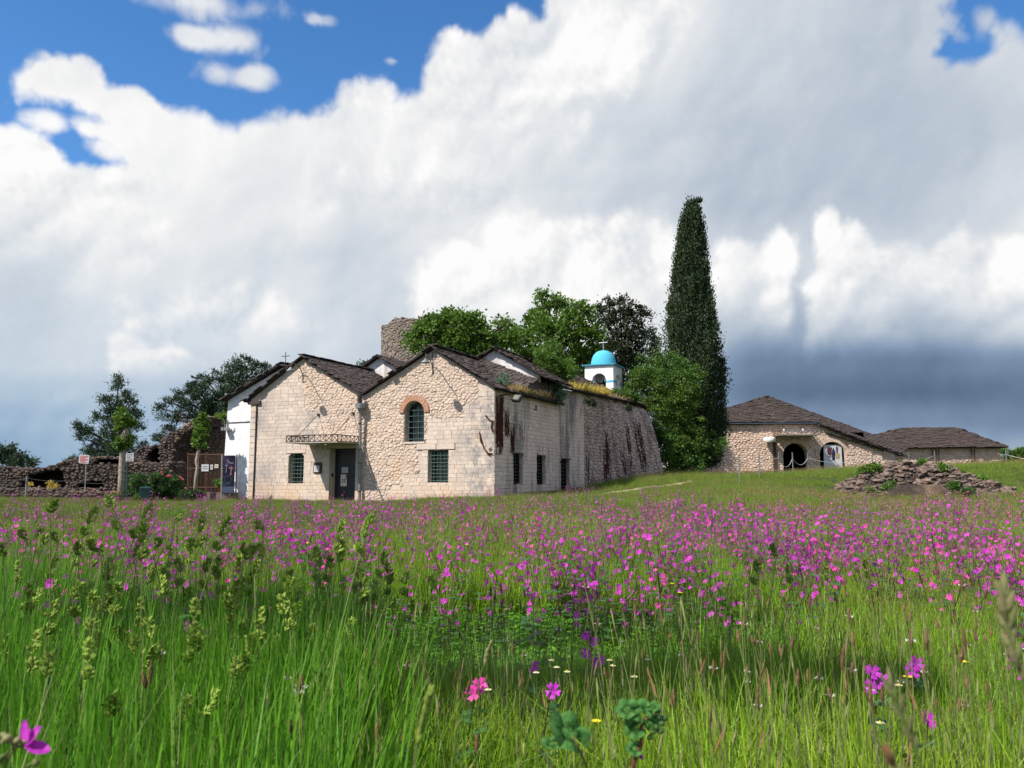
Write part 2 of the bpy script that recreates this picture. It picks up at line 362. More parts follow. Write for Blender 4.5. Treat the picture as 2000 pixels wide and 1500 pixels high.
M['slate'] = stone_mat('roof_slate', (.105, .082, .076), (.045, .037, .038), (.15, .13, .115), .60, .74, .9, .8, .55, 7, lichen=.35)
M['slate_under'] = plain('slate_underlay', (.035, .03, .03), .95)
M['museum_slate'] = stone_mat('museum_roof_slate', (.075, .056, .052), (.036, .028, .029), (.15, .12, .10), .60, .74, .5, .8, .55, 3, lichen=.3)
M['white'] = stone_mat('whitewash', (.80, .80, .82), (.76, .76, .79), (.5, .46, .42), .62, .8, .9, .15, .35, 5)
M['white_old'] = stone_mat('weathered_whitewash', (.72, .71, .72), (.66, .65, .66), (.33, .27, .24), .44, .66, .9, .3, .75, 5, drip=True)
M['belfry'] = stone_mat('belfry_whitewash', (.80, .81, .83), (.78, .79, .81), (.6, .6, .6), .62, .8, .9, .1, .3, 5)
M['blue'] = stone_mat('turquoise_paint', (.09, .47, .66), (.085, .45, .64), (.22, .5, .62), .55, .72, 2.2, .2, .5, 12)
M['blue_trim'] = plain('turquoise_trim', (.05, .30, .44), .6, var=.4, scale=9)
M['brick'] = stone_mat('red_brick', (.50, .25, .15), (.58, .36, .25), (.4, .3, .24), .5, .7, 2, .5, .4, 20)
M['iron_black'] = plain('black_iron', (.025, .022, .022), .5, .5, var=.3)
M['iron_rust'] = plain('rusty_iron', (.12, .06, .038), .75, .3, var=.5, scale=14)
M['iron_dark'] = plain('dark_rusty_iron', (.05, .028, .02), .75, .2, var=.5, scale=14)
M['iron_green'] = plain('green_painted_iron', (.07, .15, .13), .5, .5, var=.35)
M['door'] = plain('dark_door_paint', (.012, .013, .018), .45, .5, var=.3)
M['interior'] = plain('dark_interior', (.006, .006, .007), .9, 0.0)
M['pane'] = plain('dark_window_glass', (.010, .014, .018), .12, .5, var=.2)
M['zinc'] = plain('aged_zinc', (.23, .24, .245), .55, .5, metal=.4, var=.35, scale=5)
M['galv'] = plain('galvanised_steel', (.36, .37, .38), .45, .5, metal=.5, var=.2)
M['paper'] = plain('white_paper', (.50, .51, .54), .7, var=.05)
M['cream_paper'] = plain('cream_paper', (.66, .60, .48), .7, var=.06)
M['ink'] = plain('grey_ink', (.10, .10, .12), .7)
M['red_ink'] = plain('red_ink', (.5, .10, .09), .7)
M['wood'] = plain('brown_wood', (.085, .045, .028), .6, .3, var=.4, scale=18)
M['concrete'] = plain('canopy_concrete', (.42, .39, .35), .9, .1, var=.2)
M['cable'] = plain('steel_cable', (.05, .045, .045), .5, .5)
M['rope'] = plain('pale_rope', (.55, .54, .52), .8, .2)
M['vine'] = plain('dead_creeper_stems', (.085, .028, .016), .85, .2, var=.6, scale=9)
M['bark'] = plain('pale_bark', (.36, .31, .25), .9, .1, var=.55, scale=12, bump=.6)
M['bark_dark'] = plain('dark_bark', (.09, .065, .05), .9, .1, var=.5, scale=9, bump=.6)
M['bin'] = plain('dark_green_bin', (.012, .06, .062), .45, .5, var=.2)
M['orange'] = plain('orange_pot', (.72, .12, .03), .5, .4, var=.15)
M['banner'] = None
M['lamp_glass'] = plain('lamp_glass', (.16, .16, .13), .35, .5)
M['bronze'] = plain('bell_bronze', (.06, .07, .05), .4, .5, metal=.6)
M['path'] = stone_mat('pale_path', (.46, .38, .25), (.40, .33, .22), (.13, .17, .05), .46, .6, 1.3, .6, .9, 9)
# leaves
M['needle'] = leaf_mat('pine_needles', (.032, .062, .038), (.060, .095, .048), .12, .6, .2)
M['plane'] = leaf_mat('bright_leaves', (.075, .155, .022), (.135, .235, .035), .38, .5, .35)
M['dark_leaf'] = leaf_mat('dark_evergreen', (.022, .036, .018), (.048, .066, .03), .12, .6, .2)
M['cypress'] = leaf_mat('cypress_foliage', (.020, .040, .017), (.055, .074, .032), .1, .65, .2)
M['shrub'] = leaf_mat('shrub_leaves', (.055, .135, .022), (.10, .19, .032), .35, .5, .35, cc=(.10, .17, .025))
M['grey_leaf'] = leaf_mat('grey_green_leaves', (.10, .17, .11), (.16, .24, .15), .25, .6, .2)
M['rose_leaf'] = leaf_mat('rose_leaves', (.04, .10, .03), (.08, .16, .04), .3, .5, .35)
M['dry'] = leaf_mat('dry_roof_grass', (.48, .36, .08), (.58, .47, .12), .3, .8, .1)
M['dry2'] = leaf_mat('brown_roof_grass', (.34, .22, .09), (.42, .33, .13), .3, .8, .1)
M['rose'] = leaf_mat('rose_petals', (.72, .16, .22), (.80, .34, .38), .3, .6, .2)
M['red_petal'] = leaf_mat('red_petals', (.75, .05, .03), (.8, .12, .05), .3, .6, .2)

# ------------------------------------------------------------------ ground
TX = np.array([-600, 0, 300, 500, 700, 965, 1140, 1290, 1450, 1700, 2000, 2600], float)
TY = np.array([0, 10, 15, 20, 25, 30, 35, 40, 50, 60, 100, 160, 400, 4000], float)
TZ = np.array([
    [0] * 12, [0] * 12,
    [0, 0, 0, 0, 0, .02, .03, .05, .05, .05, .05, .05],
    [.05, .05, .02, -.02, -.02, .03, .10, .13, .16, .10, .08, .1],
    [.1, .1, .03, -.04, -.03, .08, .19, .28, .36, .16, .12, .2],
    [.12, .08, 0, -.06, -.05, .14, .28, .42, .62, .48, .55, .6],
    [.1, .06, -.02, -.07, -.02, .2, .32, .55, .90, 1.15, 1.2, 1.2],
    [.15, .12, .05, -.05, .05, .3, .40, .72, 1.0, 1.32, 1.55, 1.6],
    [.3, .3, .2, .1, .3, .6, .8, 1.3, 1.10, 1.32, 1.7, 1.7],
    [.3, .3, .3, .3, .8, 1.2, 1.25, 1.3, 1.15, 1.3, 1.7, 1.7],
    [.2, .2, .2, .2, .8, 1.4, 1.4, 1.4, 1.4, 1.5, 1.8, 1.8],
    [-2, -2, -2, -2, -2, -1, -1, -1, -1, -1, -1, -1],
    [-8] * 12, [-12] * 12], float)
def H(x, y):
    x = np.asarray(x, float); y = np.asarray(y, float)
    yy = np.maximum(y, 3.0); px = 1000 + F * x / yy
    fx = np.interp(px, TX, np.arange(len(TX))); fy = np.interp(np.maximum(y, 0), TY, np.arange(len(TY)))
    i = np.clip(fx.astype(int), 0, len(TX) - 2); j = np.clip(fy.astype(int), 0, len(TY) - 2); fx = fx - i; fy = fy - j
    fx = fx * fx * (3 - 2 * fx)
    z = (TZ[j, i] * (1 - fx) + TZ[j, i + 1] * fx) * (1 - fy) + (TZ[j + 1, i] * (1 - fx) + TZ[j + 1, i + 1] * fx) * fy
    z = z + 0.03 * np.sin(x * 1.3 + y * .7) * np.sin(y * 1.1 - x * .4) * np.clip(y / 6, 0, 1)
    # a hollow with short grass a few steps ahead
    z = z - 0.10 * np.exp(-((x + 0.15) / 1.5) ** 4 - ((y - 4.30) / 0.70) ** 4)
    return z
def Hs(x, y): return float(H(x, y))
gx = np.concatenate([[-3500, -1500, -600, -300, -160, -100], np.arange(-70, 90, 0.6), [100, 160, 300, 600, 1500, 3500]])
gy = np.concatenate([[-3500, -1000, -300, -100, -40, -20], np.arange(-10, 12, 0.25), np.arange(12, 100, 0.6), [105, 115, 130, 160, 220, 400, 900, 2000, 4000]])
GX, GY = np.meshgrid(gx, gy); GZ = H(GX, GY)
GZ = np.where((GY < -20) | (np.abs(GX) > 95), np.minimum(GZ, 0) - np.clip(np.hypot(GX, GY) / 60 - 1, 0, 10), GZ)
nr, nc = GX.shape
idx = np.arange(nr * nc).reshape(nr, nc)
q = np.stack([idx[:-1, :-1], idx[:-1, 1:], idx[1:, 1:], idx[1:, :-1]], -1).reshape(-1, 4)
me = bpy.data.meshes.new('ground'); me.vertices.add(nr * nc); me.vertices.foreach_set('co', np.stack([GX, GY, GZ], -1).astype(np.float32).ravel())
me.loops.add(q.size); me.loops.foreach_set('vertex_index', q.astype(np.int32).ravel())
me.polygons.add(len(q)); me.polygons.foreach_set('loop_start', np.arange(0, q.size, 4, dtype=np.int32)); me.polygons.foreach_set('loop_total', np.full(len(q), 4, np.int32))
me.polygons.foreach_set('use_smooth', np.ones(len(q), bool)); me.update(calc_edges=True)
m, t = nt('meadow_soil'); n = N(t); P = geo(n)
c = n.mix(n.ramp(n.noise(1.6, 6, 0.6, P), 0.35, 0.65), (.026, .042, .010), (.05, .07, .018))
c = n.mix(n.ramp(n.noise(14, 5, 0.7, P), 0.5, 0.7), c, (.07, .055, .03))
finish(n, c, 0.95, n.noise(20, 6, 0.7, P), 0.05, 0.8, 0.1)
me.materials.append(m)
ground = bpy.data.objects.new('ground', me); COL.objects.link(ground); tag(ground, kind='structure')
# the trodden path that climbs along the right side of the church
pp = [at(1095, 972, 29.2), at(1150, 966, 31), at(1210, 958, 33.5), at(1270, 949, 36), at(1330, 941, 39), at(1385, 934, 42), at(1440, 929, 46)]
vs = []; fs = []
K = 60
for k in range(K + 1):
    u = k / K * (len(pp) - 1); i = min(int(u), len(pp) - 2); p = pp[i].lerp(pp[i + 1], u - i); d = (pp[i + 1] - pp[i]); d.z = 0; d.normalize(); nn = Vector((-d.y, d.x, 0))
    w = 0.62 * (0.75 + 0.5 * random.random()) * min(1, k / 5 + .15)
    for s_ in (-1, -.5, 0, .5, 1):
        a = p + nn * w * s_; vs.append((a.x, a.y, Hs(a.x, a.y) + 0.025))
for k in range(K):
    for j in range(4): fs.append((k * 5 + j, k * 5 + j + 1, k * 5 + j + 6, k * 5 + j + 5))
b = MB(); b.add(vs, fs, 0, .5); path = b.build('path', M['path'], smooth=True, kind='structure')

# ------------------------------------------------------------------ masonry tools (2-D polygons laid on a wall)
def clip(poly, nx, ny, c):
    """keep nx*x + ny*y <= c"""
    out = []; k = len(poly)
    for i in range(k):
        a, b = poly[i], poly[(i + 1) % k]; da = nx * a[0] + ny * a[1] - c; db = nx * b[0] + ny * b[1] - c
        if da <= 0: out.append(a)
        if (da < 0) != (db < 0) and da != db:
            t = da / (da - db); out.append((a[0] + (b[0] - a[0]) * t, a[1] + (b[1] - a[1]) * t))
    return out
def area(p): return 0.5 * sum(p[i][0] * p[(i + 1) % len(p)][1] - p[(i + 1) % len(p)][0] * p[i][1] for i in range(len(p)))
def cen(p): return (sum(q[0] for q in p) / len(p), sum(q[1] for q in p) / len(p)) if p else (1e3, 1e3)
def rubble_cells(a0, a1, z0, z1, dx, dz, jit=0.8, gap=0.012):
    """roughly coursed rubble: cells of a jittered brick lattice"""
    nx_, nz_ = int((a1 - a0) / dx) + 3, int((z1 - z0) / dz) + 3; pts = {}
    for j in range(-1, nz_):
        for i in range(-1, nx_):
            pts[i, j] = (a0 + (i + (0.5 if j % 2 else 0) + random.uniform(-.5, .5) * jit) * dx, z0 + (j + random.uniform(-.5, .5) * jit) * dz)
    k = dx / dz * 0.8; out = []
    for (i, j), p in pts.items():
        if not (a0 - dx < p[0] < a1 + dx and z0 - dz < p[1] < z1 + dz): continue
        poly = [(p[0] - dx * 1.2, p[1] - dz * 1.2), (p[0] + dx * 1.2, p[1] - dz * 1.2), (p[0] + dx * 1.2, p[1] + dz * 1.2), (p[0] - dx * 1.2, p[1] + dz * 1.2)]
        for dj in (-2, -1, 0, 1, 2):
            for di in (-2, -1, 0, 1, 2):
                q = pts.get((i + di, j + dj))
                if q is None or (di == 0 and dj == 0): continue
                ex, ey = q[0] - p[0], (q[1] - p[1]) * k * k; mx_, my_ = (q[0] + p[0]) / 2, (q[1] + p[1]) / 2
                l = math.hypot(ex, ey) + 1e-9; poly = clip(poly, ex / l, ey / l, (ex * mx_ + ey * my_) / l - gap)
                if len(poly) < 3: break
            if len(poly) < 3: break
        if len(poly) >= 3: out.append(poly)
    return out
def ashlar_cells(a0, a1, z0, z1, h=0.165, l=0.4, gap=0.003, lv=0.35):
    out = []; z = z0
    while z < z1:
        hh = h * random.uniform(.88, 1.14); a = a0 - random.random() * l
        while a < a1:
            ll = l * random.uniform(1 - lv, 1 + lv)
            r = lambda: random.uniform(-.004, .004)
            out.append([(max(a, a0) + gap + r(), z + gap + r()), (a + ll - gap + r(), z + gap + r()), (a + ll - gap + r(), z + hh - gap + r()), (max(a, a0) + gap + r(), z + hh - gap + r())])
            a += ll
        z += hh
    return [p for p in out if p[1][0] > p[0][0] + .03]
def hole_clip(poly, holes):
    for hz in holes:
        if len(poly) < 3: return []
        c = cen(poly)
        if hz[0] == 'rect':
            _, x0, x1, y0, y1 = hz
            if max(p[0] for p in poly) <= x0 or min(p[0] for p in poly) >= x1 or max(p[1] for p in poly) <= y0 or min(p[1] for p in poly) >= y1: continue
            opts = [(x0 - c[0], (1, 0, x0)), (c[0] - x1, (-1, 0, -x1)), (y0 - c[1], (0, 1, y0)), (c[1] - y1, (0, -1, -y1))]
            poly = clip(poly, *max(opts, key=lambda o: o[0])[1])
        else:
            _, cx, cy, r = hz
            d = math.hypot(c[0] - cx, c[1] - cy)
            if min(math.hypot(p[0] - cx, p[1] - cy) for p in poly) >= r or c[1] < cy - .05: continue
            if d < 1e-6: return []
            nx_, ny_ = (cx - c[0]) / d, (cy - c[1]) / d
            poly = clip(poly, nx_, ny_, nx_ * cx + ny_ * cy - r)
        if len(poly) < 3: return []
    return poly
def piece(poly, mp, depth, bevel, round_=0.0, back=0.03):
    """a stone with this outline: straight sides, chamfered face, optional crown. returns verts, faces"""
    if area(poly) < 0: poly = poly[::-1]
    # drop near-duplicate corners
    q = [];
    for p in poly:
        if not q or math.hypot(p[0] - q[-1][0], p[1] - q[-1][1]) > 0.012: q.append(p)
    if len(q) > 2 and math.hypot(q[0][0] - q[-1][0], q[0][1] - q[-1][1]) < 0.012: q.pop()
    if len(q) < 3: return None
    poly = q; c = cen(poly); k = len(poly); s = max(0.2, 1 - bevel / max(0.03, math.sqrt(abs(area(poly))) / 2))
    jit = lambda: random.uniform(-.3, .3) * depth * (1 if round_ else 0.1)
    vs = [mp(x, y, -back) for x, y in poly] + [mp(x, y, depth * .45 + jit() * .4) for x, y in poly] + [mp(c[0] + (x - c[0]) * s, c[1] + (y - c[1]) * s, depth + jit()) for x, y in poly]
    fs = []
    for i in range(k):
        j = (i + 1) % k; fs.append((i, j, k + j, k + i)); fs.append((k + i, k + j, 2 * k + j, 2 * k + i))
    if round_:
        vs.append(mp(c[0], c[1], depth + round_)); fs += [(2 * k + i, 2 * k + (i + 1) % k, 3 * k) for i in range(k)]
    else: fs.append(tuple(2 * k + i for i in range(k)))
    return vs, fs
def emit(pieces, name, mat, parent, cap=300, stuff='stonework', keyf=None):
    """pieces: (weight, (verts, faces), tone). the `cap` largest become parts of their own, the rest one joined part"""
    pieces = [p for p in pieces if p[1]]
    pieces.sort(key=lambda p: -p[0])
    for w, (vs, fs), t in pieces[:cap]:
        c = sum((Vector(v) for v in vs), Vector()) / len(vs)
        me = bpy.data.meshes.new(name); me.from_pydata([tuple(Vector(v) - c) for v in vs], [], fs); me.materials.append(mat)
        a = me.attributes.new('tone', 'FLOAT', 'FACE'); a.data.foreach_set('value', [t] * len(fs))
        o = bpy.data.objects.new(name, me); o.location = c; link(o, parent)
    if len(pieces) > cap:
        b = MB()
        for w, (vs, fs), t in pieces[cap:]: b.add(vs, fs, 0, t)
        b.build(stuff, mat, parent, kind='stuff')
def wall_panel(name, outer, holes, mp, mat, parent, back=0.35, hole_mat=None, mats=None):
    """flat wall face with openings; each opening gets reveals `back` deep"""
    loops = [[Vector((x, y, 0)) for x, y in outer]] + [[Vector((x, y, 0)) for x, y in h] for h in holes]
    tri = tessellate_polygon(loops); flat = [p for l in loops for p in l]
    b = MB(); b.add([mp(p.x, p.y, 0) for p in flat], [tuple(t) for t in tri], 0, .5)
    for h in holes:
        k = len(h); vs = [mp(x, y, 0.0) for x, y in h] + [mp(x, y, -back) for x, y in h]
        b.add(vs, [(i, (i + 1) % k, k + (i + 1) % k, k + i) for i in range(k)], 1 if mats else 0, .4)
    return b.build(name, mats or mat, parent)
def arch(x0, x1, z0, zs, n=12, r=None):
    """outline of an arched opening: straight to zs, half round above"""
    cx = (x0 + x1) / 2; rr = (x1 - x0) / 2
    return [(x0, z0), (x1, z0)] + [(cx + rr * math.cos(math.pi * k / n), zs + rr * math.sin(math.pi * k / n)) for k in range(n + 1)]
def chamf(x0, x1, z0, z1, c=0.16): return [(x0, z0), (x1, z0), (x1, z1 - c), (x1 - c, z1), (x0 + c, z1), (x0, z1 - c)]
def panel_poly(name, pts, mp, off, mat, parent, thick=0.0):
    b = MB(); k = len(pts); vs = [mp(x, y, off) for x, y in pts]
    if thick:
        vs += [mp(x, y, off - thick) for x, y in pts]
        b.add(vs, [tuple(range(k)), tuple(range(2 * k - 1, k - 1, -1))] + [(i, (i + 1) % k, k + (i + 1) % k, k + i) for i in range(k)], 0, .5)
    else: b.add(vs, [tuple(range(k))], 0, .5)
    return b.build(name, mat, parent)
def bars(name, pts, mp, off, mat, parent, nx_, nz_, r=0.011, inside=None):
    x0 = min(p[0] for p in pts); x1 = max(p[0] for p in pts); z0 = min(p[1] for p in pts); z1 = max(p[1] for p in pts)
    def xr(z):
        xs_ = []
        for (ax, az), (bx, bz) in zip(pts, pts[1:] + pts[:1]):
            if (az - z) * (bz - z) <= 0 and az != bz: xs_.append(ax + (bx - ax) * (z - az) / (bz - az))
        return (min(xs_), max(xs_)) if len(xs_) > 1 else (x0, x1)
    def zr(x):
        zs_ = []
        for (ax, az), (bx, bz) in zip(pts, pts[1:] + pts[:1]):
            if (ax - x) * (bx - x) <= 0 and ax != bx: zs_.append(az + (bz - az) * (x - ax) / (bx - ax))
        return (min(zs_), max(zs_)) if len(zs_) > 1 else (z0, z1)
    for i in range(nx_):
        x = x0 + (x1 - x0) * (i + .5) / nx_; lo, hi = zr(x); b = MB(); b.tube([mp(x, lo, off), mp(x, hi, off)], r, 4, cap=False); b.build(name, mat, parent)
    for j in range(nz_):
        z = z0 + (z1 - z0) * (j + .5) / nz_; lo, hi = xr(z); b = MB(); b.tube([mp(lo, z, off + r * 1.6), mp(hi, z, off + r * 1.6)], r, 4, cap=False); b.build(name, mat, parent)
def slate_roof(poly3, mat, parent, course=0.2, width=0.34, thick=0.024, overhang_pts=None, cap=0, weight_to=None, lift=0.0, rag=0.5, name='roof', up=None, base_thick=0.05):
    """a planar roof slope (list of 3-D corners, first edge = eave) covered with lapped stone slates"""
    P0 = Vector(poly3[0]); u = (Vector(poly3[1]) - P0).normalized()
    nrm = u.cross(Vector(poly3[2]) - P0).normalized()
    if nrm.z < 0: nrm = -nrm
    v = nrm.cross(u)
    if v.z < 0: v = -v
    loc = [((Vector(p) - P0).dot(u), (Vector(p) - P0).dot(v)) for p in poly3]
    if area(loc) < 0: loc = loc[::-1]
    k = len(loc); b = MB()
    vs = [P0 + u * x + v * y for x, y in loc] + [P0 + u * x + v * y - nrm * base_thick for x, y in loc]
    b.add(vs, [tuple(range(k)), tuple(range(2 * k - 1, k - 1, -1))] + [(i, (i + 1) % k, k + (i + 1) % k, k + i) for i in range(k)], 0, .5)
    base = b.build(name, M['slate_under'], parent)
    def inside(x, y, m=0.0):
        for i in range(k):
            ax, ay = loc[i]; bx, by = loc[(i + 1) % k]; l = math.hypot(bx - ax, by - ay) + 1e-9
            if ((bx - ax) * (y - ay) - (by - ay) * (x - ax)) / l < -m: return False
        return True
    x0 = min(p[0] for p in loc); x1 = max(p[0] for p in loc); y0 = min(p[1] for p in loc); y1 = max(p[1] for p in loc)
    out = []; y = y0 - 0.05
    while y < y1 + .05:
        x = x0 - random.random() * width
        while x < x1 + width:
            w = width * random.uniform(.55, 1.35); cx = x + w / 2; cy = y + course * .5
            if inside(cx, cy, -0.02):
                h = course * random.uniform(1.35, 1.75); th = thick * random.uniform(.6, 1.5); yj = random.uniform(-.5, .5) * course * rag * .5
                r = lambda s=.03: random.uniform(-s, s)
                e0 = 0.014 + thick * random.uniform(.3, 1.3) + lift; e1 = 0.004 + lift; g = 0.006
                bot = [(x + g + r(), y + yj + r()), (x + w - g + r(), y + yj + r()), (x + w - g + r(), y + h + r()), (x + g + r(), y + h + r())]
                hh = [e0, e0 + random.uniform(-.012, .012), e1, e1]
                vs = [P0 + u * a + v * c_ + nrm * (q_) for (a, c_), q_ in zip(bot, hh)] + [P0 + u * a + v * c_ + nrm * (q_ + th) for (a, c_), q_ in zip(bot, hh)]
                c0 = vs[0]; wgt = w * h / max(1.0, (c0 - Vector((0, 0, CZ))).length) ** 2
                out.append((wgt, ([tuple(p) for p in vs], [(0, 1, 5, 4), (1, 2, 6, 5), (3, 0, 4, 7), (4, 5, 6, 7), (0, 3, 2, 1), (2, 3, 7, 6)]), random.random()))
            x += w
        y += course
    return base, out

# ------------------------------------------------------------------ church
TH0 = R(23.4); CX, CY = -0.7076, 33.0
EF = Vector((math.cos(TH0), -math.sin(TH0), 0)); ES = Vector((math.sin(TH0), math.cos(TH0), 0)); C0 = Vector((CX, CY, 0))
def Fp(a, z, o=0.0): return C0 + EF * a - ES * o + Vector((0, 0, z))       # west front, o = outwards
def Sp(t, z, o=0.0): return C0 + ES * t + EF * o + Vector((0, 0, z))       # south side
def Rp(a, z, t): return C0 + EF * a + ES * t + Vector((0, 0, z))
def facuv(px, py, off=0.0):
    r = Vector(ray(px, py)); P0 = C0 - ES * off; k = P0.dot(ES) / (r.x * ES.x + r.y * ES.y); p = r * k + Vector((0, 0, CZ)) - C0
    return p.dot(EF), p.z
church = empty('church', Fp(-6, 0), 'old pale stone church with twin front gables, slate roofs and a grassy eave', 'church')
AP1, AP2, VAL, LE = -9.4, -2.76, -6.19, -12.26
outer = [(LE, -.5), (0, -.5), (0, 4.58), (AP2, 6.30), (VAL, 4.50), (AP1, 6.32), (LE, 4.60)]
win1 = chamf(-10.05, -9.22, .76, 2.08, .13); win3 = [(-2.99, .80), (-2.04, .80), (-2.04, 2.12), (-2.99, 2.12)]
win2 = arch(-4.13, -3.18, 2.48, 3.68, 12); doorh = [(-7.86, -.2), (-6.52, -.2), (-6.52, 2.26), (-7.86, 2.26)]
front = wall_panel('front_wall', outer, [win1, win2, win3, doorh], Fp, None, church, 0.42, mats=[M['mortar'], M['ashlar']])
holesF = [('rect', -10.05, -9.22, .76, 2.08), ('rect', -4.13, -3.18, 2.48, 3.70), ('circ', -3.655, 3.68, .475 + .26), ('rect', -2.99, -2.04, .80, 2.12), ('rect', -7.86, -6.52, -.5, 2.26),
          ('rect', -3.55, -1.72, 2.14, 2.40), ('rect', -8.05, -6.35, 2.26, 2.46), ('rect', -11.38, -11.28, 3.93, 4.05), ('rect', -0.68, -0.60, 4.0, 4.08), ('rect', -10.2, -9.1, 2.08, 2.26), ('rect', -8.72, -8.2, 1.16, 1.70)]
def is_ashlar(a, z):
    if a < VAL + .1:
        if z < 2.46: return True
        if z < 3.9: return a < -8.35
        if z < 4.7: return a < -9.15
        if z < 5.3: return a < -9.3
        return a < -9.62 and z < 5.75
    if z < .72: return a > -5.0 + .6 * (z - .2)
    if z < 1.1: return a > -4.2
    if z < 2.5: return a > -3.45 or a < -6.0
    if z < 3.45: return a > -3.1
    if z < 4.05: return a > -1.35
    return a > -0.75
def gable_clip(p):
    a, z = cen(p)
    if a < VAL: s = [((6.32 - 4.60) / (AP1 - LE), LE, 4.60, 1), ((6.32 - 4.50) / (VAL - AP1), VAL, 4.50, -1)]
    else: s = [((6.30 - 4.50) / (AP2 - VAL), VAL, 4.50, 1), ((6.30 - 4.58) / (0 - AP2), 0, 4.58, -1)]
    for k, a0, z0, sg in s:
        # z <= z0 + k*sg*(a-a0)  ->  -k*sg*a + z <= z0 - k*sg*a0
        p = clip(p, -k * sg, 1, z0 - k * sg * a0 - 0.01)
        if len(p) < 3: return []
    return clip(clip(p, -1, 0, -LE), 1, 0, 0.0)
ash, rub = [], []
for p in ashlar_cells(LE, 0, -.3, 6.3, .162, .40):
    c = cen(p)
    if not is_ashlar(*c): continue
    p = gable_clip(p)
    if len(p) < 3: continue
    p = hole_clip(p, holesF)
    if len(p) < 3 or abs(area(p)) < .006: continue
    ash.append((abs(area(p)), piece(p, Fp, random.uniform(.008, .018), .003), random.random()))
for p in rubble_cells(LE, 0, -.3, 6.4, .19, .125, .85, .002):
    c = cen(p)
    if is_ashlar(*c): continue
    p = gable_clip(p)
    if len(p) < 3: continue
    p = hole_clip(p, holesF)
    if len(p) < 3 or abs(area(p)) < .004: continue
    rub.append((abs(area(p)), piece(p, Fp, random.uniform(.014, .045), .022, random.uniform(0, .02)), random.random()))
emit(ash, 'ashlar_block', M['ashlar'], front, 296, 'ashlar_blocks')
emit(rub, 'rubble_stone', M['rubble'], front, 300, 'rubble_stones')
# dressed stones: sill, lintels, window heads
for a0, a1, z0, z1, d in [(-3.53, -2.6, 2.15, 2.39, .05), (-2.59, -1.74, 2.15, 2.39, .045), (-8.03, -6.37, 2.27, 2.45, .05), (-10.18, -9.12, 2.09, 2.25, .03)]:
    vs, fs = piece([(a0, z0), (a1, z0), (a1, z1), (a0, z1)], Fp, d, .008); b = MB(); b.add(vs, fs, 0, .35); b.build('lintel', M['ashlar'], front)
b = MB(); vs, fs = piece([(-4.2, 2.40), (-3.12, 2.40), (-3.12, 2.475), (-4.2, 2.475)], Fp, .06, .006); b.add(vs, fs, 0, .2); b.build('window_sill', M['ashlar'], front)
# brick arch of the tall window
nb = 25
for k in range(nb):
    a0 = math.pi * (k + .06) / nb; a1 = math.pi * (k + .94) / nb; r0, r1 = .48, .72
    pl = [(-3.655 + r * math.cos(t_), 3.70 + r * math.sin(t_)) for r, t_ in ((r0, a0), (r1, a0), (r1, a1), (r0, a1))]
    vs, fs = piece(pl, Fp, .07 + random.uniform(-.008, .008), .006); b = MB(); b.add(vs, fs); b.build('brick', M['brick'], front)
# side jamb stones of the tall window (larger pale blocks)
def window(name, outl, mp, depth, parent, nbx, nbz, frame='door', barmat='iron_green', baroff=None, pane='pane', mull=True):
    f = MB(); k = len(outl); c = cen(outl)
    o2 = [(c[0] + (x - c[0]) * .90, c[1] + (y - c[1]) * .93) for x, y in outl]
    vs = [mp(x, y, -depth + .05) for x, y in outl] + [mp(x, y, -depth + .05) for x, y in o2] + [mp(x, y, -depth + .005) for x, y in o2]
    f.add(vs, [(i, (i + 1) % k, k + (i + 1) % k, k + i) for i in range(k)] + [(k + i, k + (i + 1) % k, 2 * k + (i + 1) % k, 2 * k + i) for i in range(k)])
    if mull:
        x = c[0]; z0 = min(p[1] for p in outl); z1 = max(p[1] for p in outl)
        f.add([mp(x - .02, z0, -depth + .045), mp(x + .02, z0, -depth + .045), mp(x + .02, z1 - .05, -depth + .045), mp(x - .02, z1 - .05, -depth + .045)], [(0, 1, 2, 3)])
    w = f.build(name, M[frame], parent)
    panel_poly('pane', outl, mp, -depth, M[pane], w)
    if nbx: bars('bar', outl, mp, -(baroff if baroff is not None else depth * .35), M[barmat], w, nbx, nbz)
    return w
window('window', win1, Fp, .40, church, 5, 8, baroff=.12)
window('window', win2, Fp, .40, church, 4, 7, baroff=.16)
window('window', win3, Fp, .40, church, 6, 9, baroff=.08)
